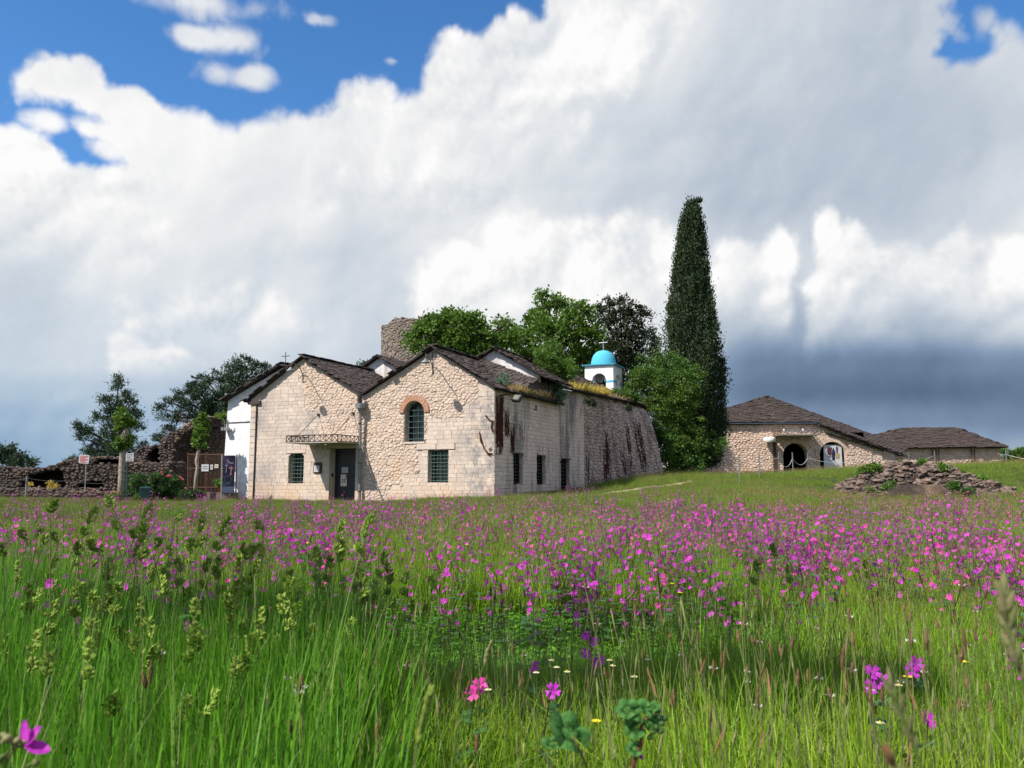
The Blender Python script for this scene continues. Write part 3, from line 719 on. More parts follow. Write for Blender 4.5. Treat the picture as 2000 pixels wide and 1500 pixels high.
# door
dr = MB(); dr.add([Fp(-7.86, -.2, -.42), Fp(-6.52, -.2, -.42), Fp(-6.52, 2.26, -.42), Fp(-7.86, 2.26, -.42)], [(0, 1, 2, 3)])
for a0, a1 in ((-7.80, -7.20), (-7.18, -6.58)):
    for z0, z1 in ((.15, .95), (1.05, 2.1)):
        vs, fs = piece([(a0 + .08, z0), (a1 - .08, z0), (a1 - .08, z1), (a0 + .08, z1)], lambda x, y, o: Fp(x, y, o - .42), .02, .02, back=0); dr.add(vs, fs)
door = dr.build('door', M['door'], church)
b = MB(); b.tube([Fp(-7.24, .95, -.37), Fp(-7.24, 1.15, -.37)], .015, 6); b.build('handle', M['iron_black'], door)
for nm, (x0, y0, x1, y1), mt in (('paper_notice', (667.5, 912.5, 679.5, 923.5), 'paper'), ('paper_notice', (665.5, 926.5, 677, 949.5), 'cream_paper')):
    a0, z1 = facuv(x0, y0, -.38); a1, z0 = facuv(x1, y1, -.38)
    e = empty(nm, Fp((a0 + a1) / 2, z0, -.38), 'small white sheet taped to the dark church door' if mt == 'paper' else 'tall cream sheet with four dark pictograms on the dark church door', 'notice')
    pm = lambda x, y, o: Fp(x, y, o - .385)
    panel_poly('sheet', [(a0, z0), (a1, z0), (a1, z1), (a0, z1)], pm, 0, M[mt], e, .004)
    b = MB()
    if mt == 'paper':
        for k in range(4):
            zz = z1 - .04 - k * .05; b.add([pm(a0 + .04, zz, .003), pm(a1 - .05, zz, .003), pm(a1 - .05, zz - .012, .003), pm(a0 + .04, zz - .012, .003)], [(0, 1, 2, 3)])
    else:
        for kx in range(2):
            for kz in range(2):
                cx, cz = a0 + (a1 - a0) * (.35 + .32 * kx), z0 + (z1 - z0) * (.38 + .17 * kz)
                b.add([pm(cx + .04 * math.cos(q_), cz + .04 * math.sin(q_), .003) for q_ in [math.pi * j / 4 for j in range(8)]], [tuple(range(8))])
    b.build('print', M['ink'], e)
b = MB(); b.box(Fp(-7.84, 1.12, -.2), .03, .1, .14, -TH0); b.build('door_bell', M['iron_black'], church)
# notice board to the left of the door
e = empty('notice_board', Fp(-8.45, 1.2, .03), 'brown framed notice board with a white sheet beside the church door', 'notice board')
b = MB(); vs, fs = piece([(-8.66, 1.2), (-8.25, 1.2), (-8.25, 1.67), (-8.66, 1.67)], Fp, .07, .01, back=0); b.add(vs, fs); b.build('board', M['wood'], e)
panel_poly('sheet', [(-8.62, 1.26), (-8.34, 1.26), (-8.34, 1.53), (-8.62, 1.53)], Fp, .078, M['paper'], e)
b = MB()
for k in range(4): b.add([Fp(-8.59, 1.49 - k * .05, .081), Fp(-8.40 - .03 * (k % 2), 1.49 - k * .05, .081), Fp(-8.40 - .03 * (k % 2), 1.478 - k * .05, .081), Fp(-8.59, 1.478 - k * .05, .081)], [(0, 1, 2, 3)])
b.build('print', M['ink'], e)
# canopy
e = empty('door_canopy', Fp(-7.6, 2.45), 'flat canopy with cross pattern iron railing and two tie rods over the church door', 'canopy')
ca0, ca1, cp = -8.97, -6.36, 1.58; cz = 2.44
b = MB(); k = [(ca0, .05), (ca1, .05), (ca1, cp), (ca0, cp)]
b.add([Fp(a, cz, o) for a, o in k] + [Fp(a, cz + .05, o) for a, o in k], [(0, 1, 2, 3), (4, 5, 6, 7)] + [(i, (i + 1) % 4, 4 + (i + 1) % 4, 4 + i) for i in range(4)]); b.build('slab', M['concrete'], e)
def rail_run(p0, p1, n_, parent, mat, h=.27, r=.015):
    fr = MB(); fr.tube([p0, p1], r * 1.3, 4); fr.tube([p0 + Vector((0, 0, h)), p1 + Vector((0, 0, h))], r * 1.3, 4); fr.build('rail', mat, parent)
    for i in range(n_ + 1):
        p = p0.lerp(p1, i / n_); b = MB(); b.tube([p, p + Vector((0, 0, h))], r, 4); b.build('baluster', mat, parent)
        if i < n_:
            q_ = p0.lerp(p1, (i + 1) / n_); b = MB(); b.tube([p, q_ + Vector((0, 0, h))], r * .8, 4); b.tube([q_, p + Vector((0, 0, h))], r * .8, 4); b.build('cross_bar', mat, parent)
rail_run(Fp(ca0, cz + .05, cp - .01), Fp(ca1, cz + .05, cp - .01), 9, e, M['iron_dark'])
rail_run(Fp(ca1 - .01, cz + .05, .06), Fp(ca1 - .01, cz + .05, cp - .01), 5, e, M['iron_dark'])
rail_run(Fp(ca0 + .01, cz + .05, .06), Fp(ca0 + .01, cz + .05, cp - .01), 5, e, M['iron_dark'])
for aw, af in ((-8.49, -8.42), (-6.66, -6.60)):
    b = MB(); b.tube([Fp(aw, 3.76, .06), Fp(af, cz + .3, cp - .05)], .014, 5); b.box(Fp(aw, 3.76, .04), .1, .08, .1, -TH0); b.build('tie_rod', M['iron_black'], e)
# rainwater hopper and pipe in the valley
e = empty('rain_pipe', Fp(-6.19, 0), 'grey rainwater pipe with a round hopper in the valley between the two gables', 'drain pipe')
hz = [(.0, -.24), (.10, -.22), (.10, -.10), (.21, -.08), (.22, .12), (.18, .13), (.17, .10), (.0, .10)]
b = MB(); p = Fp(-6.17, 4.02, .26); b.lathe(p, hz, 18); b.build('hopper', M['zinc'], e, smooth=False)
b = MB(); b.tube([Fp(-6.19, 4.5, .30), Fp(-6.18, 4.10, .27)], .10, 8); b.build('spout', M['iron_black'], e)
b = MB(); b.tube([Fp(-6.17, 3.84, .26), Fp(-6.17, 2.6, .22), Fp(-6.17, -.15, .16)], .068, 10); b.build('pipe', M['zinc'], e)
for z in (3.3, 2.2, 1.62, .42): b = MB(); b.lathe(Fp(-6.17, z, .26 - .03 * (3.3 - z)), [(.067, -.02), (.08, -.02), (.08, .02), (.067, .02)], 10); b.build('pipe_clip', M['iron_black'], e)
# gooseneck lamps at the two gable tops
for (aw, zw), ah, lab in (((-9.38, 5.52), -9.05, 'gooseneck lamp below the peak of the gable over the door'), ((-2.80, 5.50), -2.42, 'gooseneck lamp below the peak of the gable with the brick arch')):
    e = empty('wall_lamp', Fp(aw, zw), lab, 'wall lamp')
    pts = [Fp(aw, zw - .22, .04), Fp(aw, zw + .05, .05), Fp(aw + .02, zw + .32, .28), Fp(aw + .1, zw + .44, .65), Fp((aw + ah) / 2, zw + .46, .98), Fp(ah, zw + .34, 1.25), Fp(ah, zw + .2, 1.33)]
    b = MB(); b.tube(pts, .022, 6); b.build('arm', M['cable'], e, smooth=True)
    b = MB(); b.tube([Fp(aw, zw - .3, .02), Fp(aw, zw + .55, .02)], .014, 5); b.build('conduit', M['cable'], e)
    b = MB(); b.lathe(Fp(ah, zw + .06, 1.33), [(.03, .16), (.05, .12), (.17, .02), (.19, -.02), (.17, -.02), (.04, .08)], 16); b.build('shade', M['zinc'], e, smooth=True)
b = MB(); b.tube([Fp(AP2 - .05, 6.2, .05), Fp(AP2 - .02, 5.3, .06)], .012, 4); b.build('cable', M['cable'], church)
# cable from the lamp down the pipe and the black conduit by the left pilaster
b = MB(); b.tube([Fp(-11.90, 4.5, .05), Fp(-11.91, 2.2, .05), Fp(-11.93, -.2, .05)], .032, 6); b.build('conduit', M['iron_black'], church)
b = MB()
b.tube([Fp(-6.0, 2.2, .08), Fp(-5.9, 1.9, .08), Fp(-5.62, 1.1, .09), Fp(-5.3, .5, .09), Fp(-5.0, -.1, .09)], .02, 5); b.build('cable', M['zinc'], church)
# quoins: left pilaster and right corner
q_ = []; z = -.3
while z < 4.4:
    h = random.uniform(.2, .34)
    q_.append((h, piece([(LE, z + .005), (-11.95, z + .005), (-11.95, z + h - .005), (LE, z + h - .005)], Fp, .045, .008), random.random()))
    z += h
emit(q_, 'quoin', M['ashlar'], front, 60)
panel_poly('eave_stone', [(LE - .12, 4.34), (-11.7, 4.34), (-11.7, 4.5), (LE - .12, 4.5)], Fp, .12, M['slate'], church, .2)

# ---- south side, first wall
e1 = 7.22
outS = [(0, -.5), (e1, -.5), (e1, 4.5), (0, 4.5)]
sw1 = chamf(1.90, 2.92, .74, 2.04, .2); sw2 = chamf(4.52, 5.62, .70, 2.03, .2)
south = wall_panel('side_wall', outS, [sw1, sw2], Sp, None, church, .55, mats=[M['dark_mortar'], M['side_ashlar']])
hs = [('rect', 1.90, 2.92, .74, 2.04), ('rect', 4.52, 5.62, .70, 2.03), ('rect', 4.35, 4.6, 4.0, 4.22)]
sa = []
for p in ashlar_cells(0, e1, -.3, 4.5, .165, .42):
    p = hole_clip(clip(clip(p, 1, 0, e1), 0, 1, 4.5), hs)
    if len(p) < 3 or abs(area(p)) < .006: continue
    sa.append((abs(area(p)) * (1.4 - cen(p)[0] / 12), piece(p, Sp, random.uniform(.012, .028), .007), random.random()))
emit(sa, 'ashlar_block', M['side_ashlar'], south, 250, 'ashlar_blocks')
for w in (sw1, sw2):
    window('window', w, Sp, .2, church, 3, 9, frame='interior', barmat='iron_black', baroff=.1, pane='interior', mull=False)
# ---- south side, second wall: turns out by 7.6 degrees, battered rubble ending in a rounded corner
P1 = C0 + ES * 7.2
def path2(s):
    a0 = R(31.0); L = 10.0; rr = 3.0
    if s <= L: return P1 + Vector((math.sin(a0), math.cos(a0), 0)) * s, a0
    p = P1 + Vector((math.sin(a0), math.cos(a0), 0)) * L; al = a0 - (s - L) / rr
    # centre of the turning circle lies to the left of travel
    c = p + Vector((-math.cos(a0), math.sin(a0), 0)) * rr
    return c + Vector((math.cos(al), -math.sin(al), 0)) * rr, al
def W2(s, z, o=0.0):
    p, al = path2(s); k = smooth(min(1, max(0, (s - 3.6) / 7))); bt = 1.12 * math.sqrt(max(0, 5.15 - z) / 3.4) * k
    n_ = Vector((math.cos(al), -math.sin(al), 0)); return p + n_ * (o + bt) + Vector((0, 0, z))
ASH = 2.9; WE = 10 + 3 * 2.4
w3 = chamf(.35, 1.22, .35, 1.95, .18)
wallb = wall_panel('side_wall', [(0, -.5), (ASH, -.5), (ASH, 5.3), (0, 5.3)], [w3], W2, None, church, .5, mats=[M['dark_mortar'], M['side_ashlar']])
sa = []
for p in ashlar_cells(0, ASH, -.3, 5.3, .165, .42):
    p = hole_clip(clip(clip(p, 1, 0, ASH), 0, 1, 5.29), [('rect', .35, 1.22, .35, 1.95)])
    if len(p) < 3 or abs(area(p)) < .006: continue
    sa.append((abs(area(p)), piece(p, W2, random.uniform(.012, .028), .007), random.random()))
emit(sa, 'ashlar_block', M['side_ashlar'], wallb, 60, 'ashlar_blocks')
window('window', w3, W2, .2, church, 3, 9, frame='interior', barmat='iron_black', baroff=.1, pane='interior', mull=False)
b = MB(); ns, nz = 60, 16
vs = [W2(ASH + (WE - ASH) * i / ns, -.5 + 5.8 * j / nz) for i in range(ns + 1) for j in range(nz + 1)]
b.add(vs, [(i * (nz + 1) + j, (i + 1) * (nz + 1) + j, (i + 1) * (nz + 1) + j + 1, i * (nz + 1) + j + 1) for i in range(ns) for j in range(nz)], 0, .5)
apse = b.build('apse_wall', M['dark_mortar'], church, smooth=True)
sr = []
for p in rubble_cells(ASH, WE, -.2, 5.25, .27, .165, .9, .014):
    p = clip(clip(p, -1, 0, -ASH), 0, 1, 5.27)
    if len(p) < 3 or abs(area(p)) < .004: continue
    c = cen(p); wt = abs(area(p)) * max(.05, 1 - (c[0] - ASH) / 12)
    sr.append((wt, piece(p, W2, random.uniform(.02, .07), .03, random.uniform(0, .03)), random.random()))
emit(sr, 'rubble_stone', M['dark_rubble'], apse, 250, 'rubble_stones')
# hidden sides close the building
b = MB(); b.add([P1 + Vector((0, 0, 4.3)), P1 - EF * 3 + Vector((0, 0, 4.3)), P1 - EF * 3 + Vector((0, 0, 6.2)), P1 + Vector((0, 0, 5.3))], [(0, 1, 2, 3)], 0, .5); b.build('side_wall', M['dark_rubble'], church)
for nm, pts in (('rear_wall', [Rp(-12.26, -.5, .4), Rp(-12.26, 4.5, .4), Rp(-12.26, 4.5, 14), Rp(-12.26, -.5, 14)]), ('rear_wall', [Rp(-12.26, -.5, 14), Rp(-12.26, 5, 14), path2(10 + 3 * 2.4)[0] + Vector((0, 0, 5.2)), path2(10 + 3 * 2.4)[0] + Vector((0, 0, -.5))])):
    b = MB(); b.add(pts, [(0, 1, 2, 3)], 0, .5); b.build(nm, M['dark_mortar'], church)

# ---- white gables behind
def white_gable(pts, off):
    mp = lambda x, y, o: Fp(x, y, o - off); return panel_poly('white_gable_wall', pts, mp, 0, M['white_old'], church, .3)
white_gable([(-3.4, 5.2), (.12, 5.0), (.12, 5.62), (-2.08, 6.88), (-3.4, 6.13)], 4.5)
white_gable([(-10.3, 5.0), (-6.6, 4.6), (-6.6, 5.75), (-8.91, 7.08), (-10.3, 6.28)], 5.5)
# white wing on the left
mpw = lambda x, y, o: Fp(x, y, o - .8)
wing = panel_poly('white_wall', [(-14.55, -.6), (-9.4, -.6), (-9.4, 5.4), (-11.17, 6.10), (-14.36, 4.70)], mpw, 0, M['white'], church, .3)
b = MB(); b.add([Rp(-14.55, -.6, .85), Rp(-14.55, -.6, 9), Rp(-14.36, 4.7, 9), Rp(-14.36, 4.7, .85)], [(0, 1, 2, 3)], 0, .5); b.build('white_wall', M['white'], church)
b = MB(); b.tube([mpw(-14.3, 3.62, .03), mpw(-12.3, 3.64, .03)], .018, 5); b.build('cable', M['cable'], church)
e = empty('siren_bracket', mpw(-14.35, 3.4, .1), 'small metal bracket with spikes and its shadow near the eave of the white wall', 'bracket')
b = MB(); b.box(mpw(-14.25, 3.30, .2), .3, .3, .12, -TH0); b.build('box', M['galv'], e)
b = MB()
for k in range(7): x = -14.38 + random.random() * .3; b.tube([mpw(x, 3.34, .2), mpw(x + random.uniform(-.08, .08), 3.75 + random.uniform(-.15, .1), .3)], .012, 4)
b.tube([mpw(-14.3, 3.36, .0), mpw(-14.3, 3.36, .45)], .03, 5); b.build('prong', M['galv'], e)
# roofs
slates = []
def roof(pts, **k):
    base, out = slate_roof(pts, M['slate'], church, **k); slates.append(out)
FO = -.22
roof([Rp(-12.55, 4.48, .9), Rp(-12.55, 4.48, FO), Rp(AP1, 6.42, FO), Rp(AP1, 6.42, .9)])
roof([Rp(VAL, 4.58, FO), Rp(VAL, 4.58, 9), Rp(AP1, 6.42, 9), Rp(AP1, 6.42, FO)])
roof([Rp(VAL, 4.58, 9), Rp(VAL, 4.58, FO), Rp(AP2, 6.40, FO), Rp(AP2, 6.40, 9)])
roof([Rp(.32, 4.50, FO), Rp(.32, 4.50, 7.4), Rp(AP2, 6.40, 7.4), Rp(AP2, 6.40, FO)])
roof([Rp(.26, 4.60, 1.6), Rp(.10, 5.38, 4.45), Rp(-2.76, 6.52, 4.45), Rp(-2.76, 6.46, 1.6)])
b = MB(); b.add([Rp(.30, 4.5, 1.6), Rp(.30, 4.5, 7.3), Rp(.12, 5.36, 7.3), Rp(.10, 5.38, 4.45)], [(0, 1, 2, 3)], 0, .4); b.build('eave_fill', M['slate'], church)
# nave roof behind, running down to the second south wall
RD = 4.22
roof([Rp(.80, 5.36, RD), Rp(.80, 5.36, 7.4), Rp(-2.08, 6.97, 7.4), Rp(-2.08, 6.97, RD)])
roof([Rp(-4.6, 5.5, 12), Rp(-4.6, 5.5, RD), Rp(-2.08, 6.97, RD), Rp(-2.08, 6.97, 12)])
def eave2(s, z=5.30, o=.32):
    p, al = path2(s); return p + Vector((math.cos(al), -math.sin(al), 0)) * o + Vector((0, 0, z))
RG0, RG1 = eave2(0, 6.97, -2.62), eave2(6.4, 6.97, -2.62)
roof([eave2(0), eave2(10.0), RG1, RG0])
sg = [10.0 + 3 * R(x) for x in (0, 22, 46, 72, 100, 130)]
for s0, s1 in zip(sg, sg[1:]): roof([eave2(s0), eave2(s1), RG1])
roof([RG1, RG0, RG0 + Vector((-2.6, .9, -1.5)), RG1 + Vector((-2.6, .9, -1.5))][::-1])
roof([Rp(-6.4, 5.6, 12), Rp(-6.4, 5.6, 5.2), Rp(-8.91, 7.18, 5.2), Rp(-8.91, 7.18, 12)][::-1] if False else [Rp(-6.3, 5.62, 5.2), Rp(-6.3, 5.62, 12), Rp(-8.91, 7.18, 12), Rp(-8.91, 7.18, 5.2)])
roof([Rp(-11.2, 5.85, 12), Rp(-11.2, 5.85, 5.2), Rp(-8.91, 7.18, 5.2), Rp(-8.91, 7.18, 12)])
roof([Rp(-14.55, 4.66, 10), Rp(-14.55, 4.66, .50), Rp(-11.17, 6.25, .50), Rp(-11.17, 6.25, 10)])
roof([Rp(-9.2, 5.35, .50), Rp(-9.2, 5.35, 10), Rp(-11.17, 6.25, 10), Rp(-11.17, 6.25, .50)])
allsl = [p for s_ in slates for p in s_]
sr_ = MB()
for p in (Rp(AP1, 6.47, FO), Rp(AP2, 6.45, FO)):      # ridge capping slates
    x = 0
    while x < 9:
        l = random.uniform(.25, .4); c = p + ES * (x + l / 2) + Vector((0, 0, random.uniform(.0, .03)))
        sr_.box(c, random.uniform(.3, .4), l, .035, -TH0 + random.uniform(-.1, .1)); x += l * .85
rc = sr_.build('ridge_slates', M['slate'], church, kind='stuff')
emit(allsl, 'slate', M['slate'], church, 300, 'roof_slates')
# iron cross on the wing
e = tag(MB().build('roof_cross', M['iron_rust']) if False else empty('roof_cross', Rp(-11.17, 6.2, .95)), 'thin rusty iron cross on the ridge of the white wing', 'cross')
b = MB(); b.tube([Rp(-11.17, 6.2, .95), Rp(-11.17, 6.86, .95)], .02, 5); b.build('post', M['iron_rust'], e)
b = MB(); b.tube([Rp(-11.41, 6.66, .95), Rp(-10.93, 6.66, .95)], .02, 5); b.build('cross_bar', M['iron_rust'], e)
# floodlight on the corner
e = empty('floodlight', Sp(.45, 4.2, .1), 'black floodlight with a pale glass just below the corner eave', 'floodlight')
b = MB(); b.tube([Sp(.4, 4.3, .0), Sp(.4, 4.32, .45), Sp(.45, 4.22, .6)], .025, 5); b.build('bracket', M['iron_black'], e)
Q = Matrix.Translation(Sp(.5, 4.16, .78)) @ Matrix.Rotation(-TH0 - R(15), 4, 'Z') @ Matrix.Rotation(R(-38), 4, 'X') @ Matrix.Rotation(R(8), 4, 'Y')
b = MB(); b.box(None, .40, .14, .30, M=Q); b.build('housing', M['iron_black'], e)
b = MB(); b.box(None, .30, .012, .21, M=Q @ Matrix.Translation((0, -.072, 0))); b.build('glass', M['lamp_glass'], e)
# dead creeper on the corner
e = empty('creeper', Sp(.3, 2, .05), 'dead red-brown creeper stems clinging to the shaded side of the church corner', 'creeper')
def vines(mp, n_, x0, x1, z0, z1, sp, mat, name, par, r=.012):
    b = MB()
    for _ in range(n_):
        x = random.uniform(x0, x1); z = random.uniform(z0, z0 + (z1 - z0) * .4); pts = []
        for k in range(9):
            pts.append(mp(x, z, .035 + random.random() * .05)); x += random.uniform(-sp, sp); z += (z1 - z0) * .1 * random.uniform(.6, 1.1)
            if z > z1: break
        if len(pts) > 2: b.tube(pts, [r * random.uniform(.5, 1.5) * (1 - .08 * i) for i in range(len(pts))], 4)
    return b.build(name, mat, par, kind='stuff')
vines(Sp, 52, .08, .70, 1.9, 4.4, .05, M['vine'], 'stems', e, .016)
vines(Sp, 16, .9, 1.4, 2.6, 3.9, .04, M['vine'], 'stems', e, .013)
vines(Sp, 16, 1.55, 1.9, 1.9, 3.4, .04, M['vine'], 'stems', e, .014)
vines(Sp, 6, 2.5, 3.2, 2.6, 3.5, .03, M['vine'], 'stems', e, .01)
b = MB()
for pts in ([(-.62, 2.78), (-.55, 2.45), (-.42, 2.15), (-.25, 1.95), (-.05, 1.92)], [(-.28, 2.0), (-.15, 1.85)], [(-.35, 3.45), (-.22, 3.3), (-.02, 3.2)], [(-.05, 3.25), (-.1, 3.0), (.0, 2.8)], [(-.2, 2.1), (-.08, 2.2)]):
    for k in range(3): b.tube([Fp(a + random.uniform(-.03, .03), z + random.uniform(-.03, .03), .06) for a, z in pts], .018, 4)
b.build('stems', M['vine'], e, kind='stuff')
e = empty('creeper', W2(5, 2, .05), 'dead dark red creeper streaks on the battered rubble wall', 'creeper')
for s0, s1, z0, z1, n_ in ((4.9, 5.5, .6, 3.6, 22), (8.1, 8.8, 1.2, 4.4, 24), (7.2, 7.5, 1.6, 4.2, 9), (3.0, 3.4, .6, 2.4, 6), (6.6, 7.0, 1, 3, 6)): vines(W2, n_, s0, s1, z0, z1, .07, M['vine'], 'stems', e, .015)

# ---- belfry
BW, BD = 1.80, 1.95; B0 = Vector((6.10, 49.5, 0)); BT = 7.84
belfry = empty('belfry', B0 - EF * BW / 2 + ES * BD / 2, 'small white bell tower with a turquoise dome and a cross behind the church roof', 'bell tower')
Bf = lambda x, z, o=0: B0 + EF * (x - BW) - ES * o + Vector((0, 0, z))
Br = lambda x, z, o=0: B0 + ES * x + EF * o + Vector((0, 0, z))
Bl = lambda x, z, o=0: B0 - EF * BW + ES * x - EF * o + Vector((0, 0, z))
Bb = lambda x, z, o=0: B0 + ES * BD + EF * (x - BW) + ES * o + Vector((0, 0, z))
for mp, w in ((Bf, BW), (Br, BD), (Bl, BD), (Bb, BW)):
    hw = .44; hl = arch(w / 2 - hw, w / 2 + hw, 5.9, 6.92, 14)
    wl_ = wall_panel('wall', [(0, 1.0), (w, 1.0), (w, BT), (0, BT)], [hl], mp, M['belfry'], belfry, .26)
    inner = lambda x, z, o, mp=mp: mp(x, z, o - .26)
    wall_panel('inner_wall', [(.26, 5.6), (w - .26, 5.6), (w - .26, BT), (.26, BT)], [hl], inner, M['belfry'], belfry, .0)
    for x0, x1 in ((-.012, w / 2 - hw), (w / 2 + hw, w + .012)): panel_poly('blue_band', [(x0, 6.78), (x1, 6.78), (x1, 6.90), (x0, 6.90)], mp, .012, M['blue'], wl_, .01)
b = MB(); ctr = B0 - EF * BW / 2 + ES * BD / 2
b.add([Bf(x, z, o) for x, z, o in ((-.14, BT, .14), (BW + .14, BT, .14))] + [Bb(x, z, o) for x, z, o in ((BW + .14, BT, .14), (-.14, BT, .14))] + [Bf(x, z, o) for x, z, o in ((-.14, BT + .07, .14), (BW + .14, BT + .07, .14))] + [Bb(x, z, o) for x, z, o in ((BW + .14, BT + .07, .14), (-.14, BT + .07, .14))],
      [(3, 2, 1, 0), (4, 5, 6, 7), (0, 1, 5, 4), (1, 2, 6, 5), (2, 3, 7, 6), (3, 0, 4, 7)]); b.build('cornice', M['blue_trim'], belfry)
prof = [(.80, .0), (.785, .12), (.755, .3), (.71, .48), (.63, .66), (.50, .82), (.33, .93), (.15, .985), (.0, 1.0)]
b = MB(); b.lathe(ctr + Vector((0, 0, BT + .07)), prof, 36); b.build('dome', M['blue'], belfry, smooth=True)
b = MB(); b.tube([ctr + Vector((0, 0, BT + 1.03)), ctr + Vector((0, 0, BT + 1.78))], .028, 6); cr = b.build('cross', M['galv'], belfry)
b = MB(); b.tube([ctr - EF * .27 + Vector((0, 0, BT + 1.55)), ctr + EF * .27 + Vector((0, 0, BT + 1.55))], .028, 6); b.build('cross_bar', M['galv'], cr)
b = MB(); b.lathe(ctr + Vector((0, 0, 6.45)), [(.0, .40), (.08, .40), (.14, .33), (.17, .15), (.22, .04), (.27, .0), (.25, .0), (.0, .2)], 18); bell = b.build('bell', M['bronze'], belfry, smooth=True)
b = MB(); b.tube([ctr + Vector((0, 0, 6.85)) - EF * .8, ctr + Vector((0, 0, 6.85)) + EF * .8], .05, 6); b.build('beam', M['iron_black'], belfry)
b = MB(); b.box(ctr - ES * .3 - EF * .1 + Vector((0, 0, 6.62)), .30, .12, .24, -TH0); lb = b.build('loudspeaker_box', M['belfry'], belfry)
b = MB(); b.box(ctr - ES * .362 - EF * .1 + Vector((0, 0, 6.62)), .2, .012, .15, -TH0); b.build('grille', M['iron_black'], lb)
b = MB(); b.add([ctr - EF * .95 - ES * .9 + Vector((0, 0, 5.7)), ctr + EF * .95 - ES * .9 + Vector((0, 0, 5.7)), ctr + EF * .95 + ES * .9 + Vector((0, 0, 5.7)), ctr - EF * .95 + ES * .9 + Vector((0, 0, 5.7))], [(0, 1, 2, 3)]); b.build('floor', M['belfry'], belfry)

# ------------------------------------------------------------------ round tower ruin behind
TWC = Vector((-7.0, 72.5, 0)); TR = 4.45
tower = empty('stone_tower', TWC, 'broken round stone tower rising behind the church roof and the bright trees', 'tower')
def Tp(s, z, o=0.0):
    a = -math.pi / 2 + s / TR; return TWC + Vector((math.cos(a), math.sin(a), 0)) * (TR + o) + Vector((0, 0, z))
def ttop(s): return 14.42 + .12 * math.sin(s * 1.7) + (.12 if -4.0 < s < 4 else 0) + .05 * math.sin(s * 5.1)
b = MB(); n_ = 72; cir = 2 * math.pi * TR
vs = [Tp(cir * i / n_, z, o) for i in range(n_) for z, o in ((1, 0), (ttop(cir * i / n_ - (cir if i > n_ / 2 else 0)) - .1, 0), (ttop(cir * i / n_ - (cir if i > n_ / 2 else 0)) - .1, -.9), (9, -.9))]
b.add(vs, [(i * 4 + k, (i + 1) % n_ * 4 + k, (i + 1) % n_ * 4 + k + 1, i * 4 + k + 1) for i in range(n_) for k in range(3)], 0, .5)
core = b.build('wall', M['ruin_core'], tower)
ts = []
for p in rubble_cells(-cir / 2 * .62, cir / 2 * .62, 8.5, 15.7, .34, .24, .9, .012):
    c = cen(p)
    if c[1] > ttop(c[0]) - .12 or abs(area(p)) < .006: continue
    ts.append((abs(area(p)), piece(p, Tp, random.uniform(.02, .11), .04, random.uniform(0, .05), back=.1), random.random()))
emit(ts, 'rubble_stone', M['tower'], core, 280, 'rubble_stones')

# ------------------------------------------------------------------ museum with two arches
MY = 70.0
Mp = lambda x, z, o=0.0: Vector((x, MY - o, z))
museum = empty('museum_building', Mp(24, 1.5), 'low stone building with two dark arches and a broad slate roof beyond the cypress', 'building')
mout = [(15.0, .8), (31.2, .8), (31.2, 3.55), (25.8, 5.66), (15.0, 5.66)]
arc1 = arch(22.83, 24.92, 1.0, 3.0, 16); arc2 = arch(25.92, 28.1, 1.0, 3.05, 16)
mw = wall_panel('front_wall', mout, [arc1, arc2], Mp, None, museum, .7, mats=[M['museum_joint'], M['museum']])
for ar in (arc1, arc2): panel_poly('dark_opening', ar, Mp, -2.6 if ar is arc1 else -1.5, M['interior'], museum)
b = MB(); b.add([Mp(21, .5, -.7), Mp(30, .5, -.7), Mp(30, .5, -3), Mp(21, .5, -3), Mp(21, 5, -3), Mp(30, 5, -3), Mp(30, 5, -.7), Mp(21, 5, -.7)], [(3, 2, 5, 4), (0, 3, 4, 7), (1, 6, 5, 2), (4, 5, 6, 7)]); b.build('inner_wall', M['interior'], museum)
mh = [('rect', 22.83, 24.92, 1.0, 3.0), ('circ', 23.875, 3.0, 1.045 + .42), ('rect', 25.92, 28.1, 1.0, 3.05), ('circ', 27.01, 3.05, 1.09 + .42), ('rect', 22.0, 22.25, .5, 4.4)]
ms = []
for p in rubble_cells(15.2, 31.2, 1.0, 5.66, .34, .19, .85, .012):
    p = clip(clip(clip(p, 1, 0, 31.2), 0, 1, 5.64), 2.11 / 5.4, 1, 5.64 + 2.11 / 5.4 * 25.8)
    if len(p) < 3: continue
    p = hole_clip(p, mh)
    if len(p) < 3 or abs(area(p)) < .006: continue
    ms.append((abs(area(p)), piece(p, Mp, random.uniform(.02, .07), .03, random.uniform(0, .03)), random.random()))
emit(ms, 'rubble_stone', M['museum'], mw, 290, 'rubble_stones')
for cx, cz_, r0 in ((23.875, 3.0, 1.05), (27.01, 3.05, 1.10)):
    nv = 21
    for k in range(nv):
        a0 = math.pi * (k + .05) / nv; a1 = math.pi * (k + .95) / nv; r1 = r0 + random.uniform(.36, .46)
        vs, fs = piece([(cx + r * math.cos(t_), cz_ + r * math.sin(t_)) for r, t_ in ((r0, a0), (r1, a0), (r1, a1), (r0, a1))], Mp, random.uniform(.05, .08), .012)
        b = MB(); b.add(vs, fs); b.build('voussoir', M['museum'], mw)
b = MB(); b.add([Mp(31.2, .5), Mp(31.2, .5, -9), Mp(31.2, 3.55, -9), Mp(31.2, 3.55)], [(0, 1, 2, 3)], 0, .5); b.add([Mp(15, .5), Mp(15, .5, -12), Mp(15, 5.66, -12), Mp(15, 5.66)], [(0, 1, 2, 3)], 0, .5); b.build('side_wall', M['museum'], museum)
msl = []
def mroof(pts, **k):
    base, out = slate_roof(pts, M['museum_slate'], museum, course=.30, width=.5, thick=.045, **k); msl.extend(out)
KX, KZ, A_ = 25.9, 5.74, Vector((23.62, 76.0, 8.62))
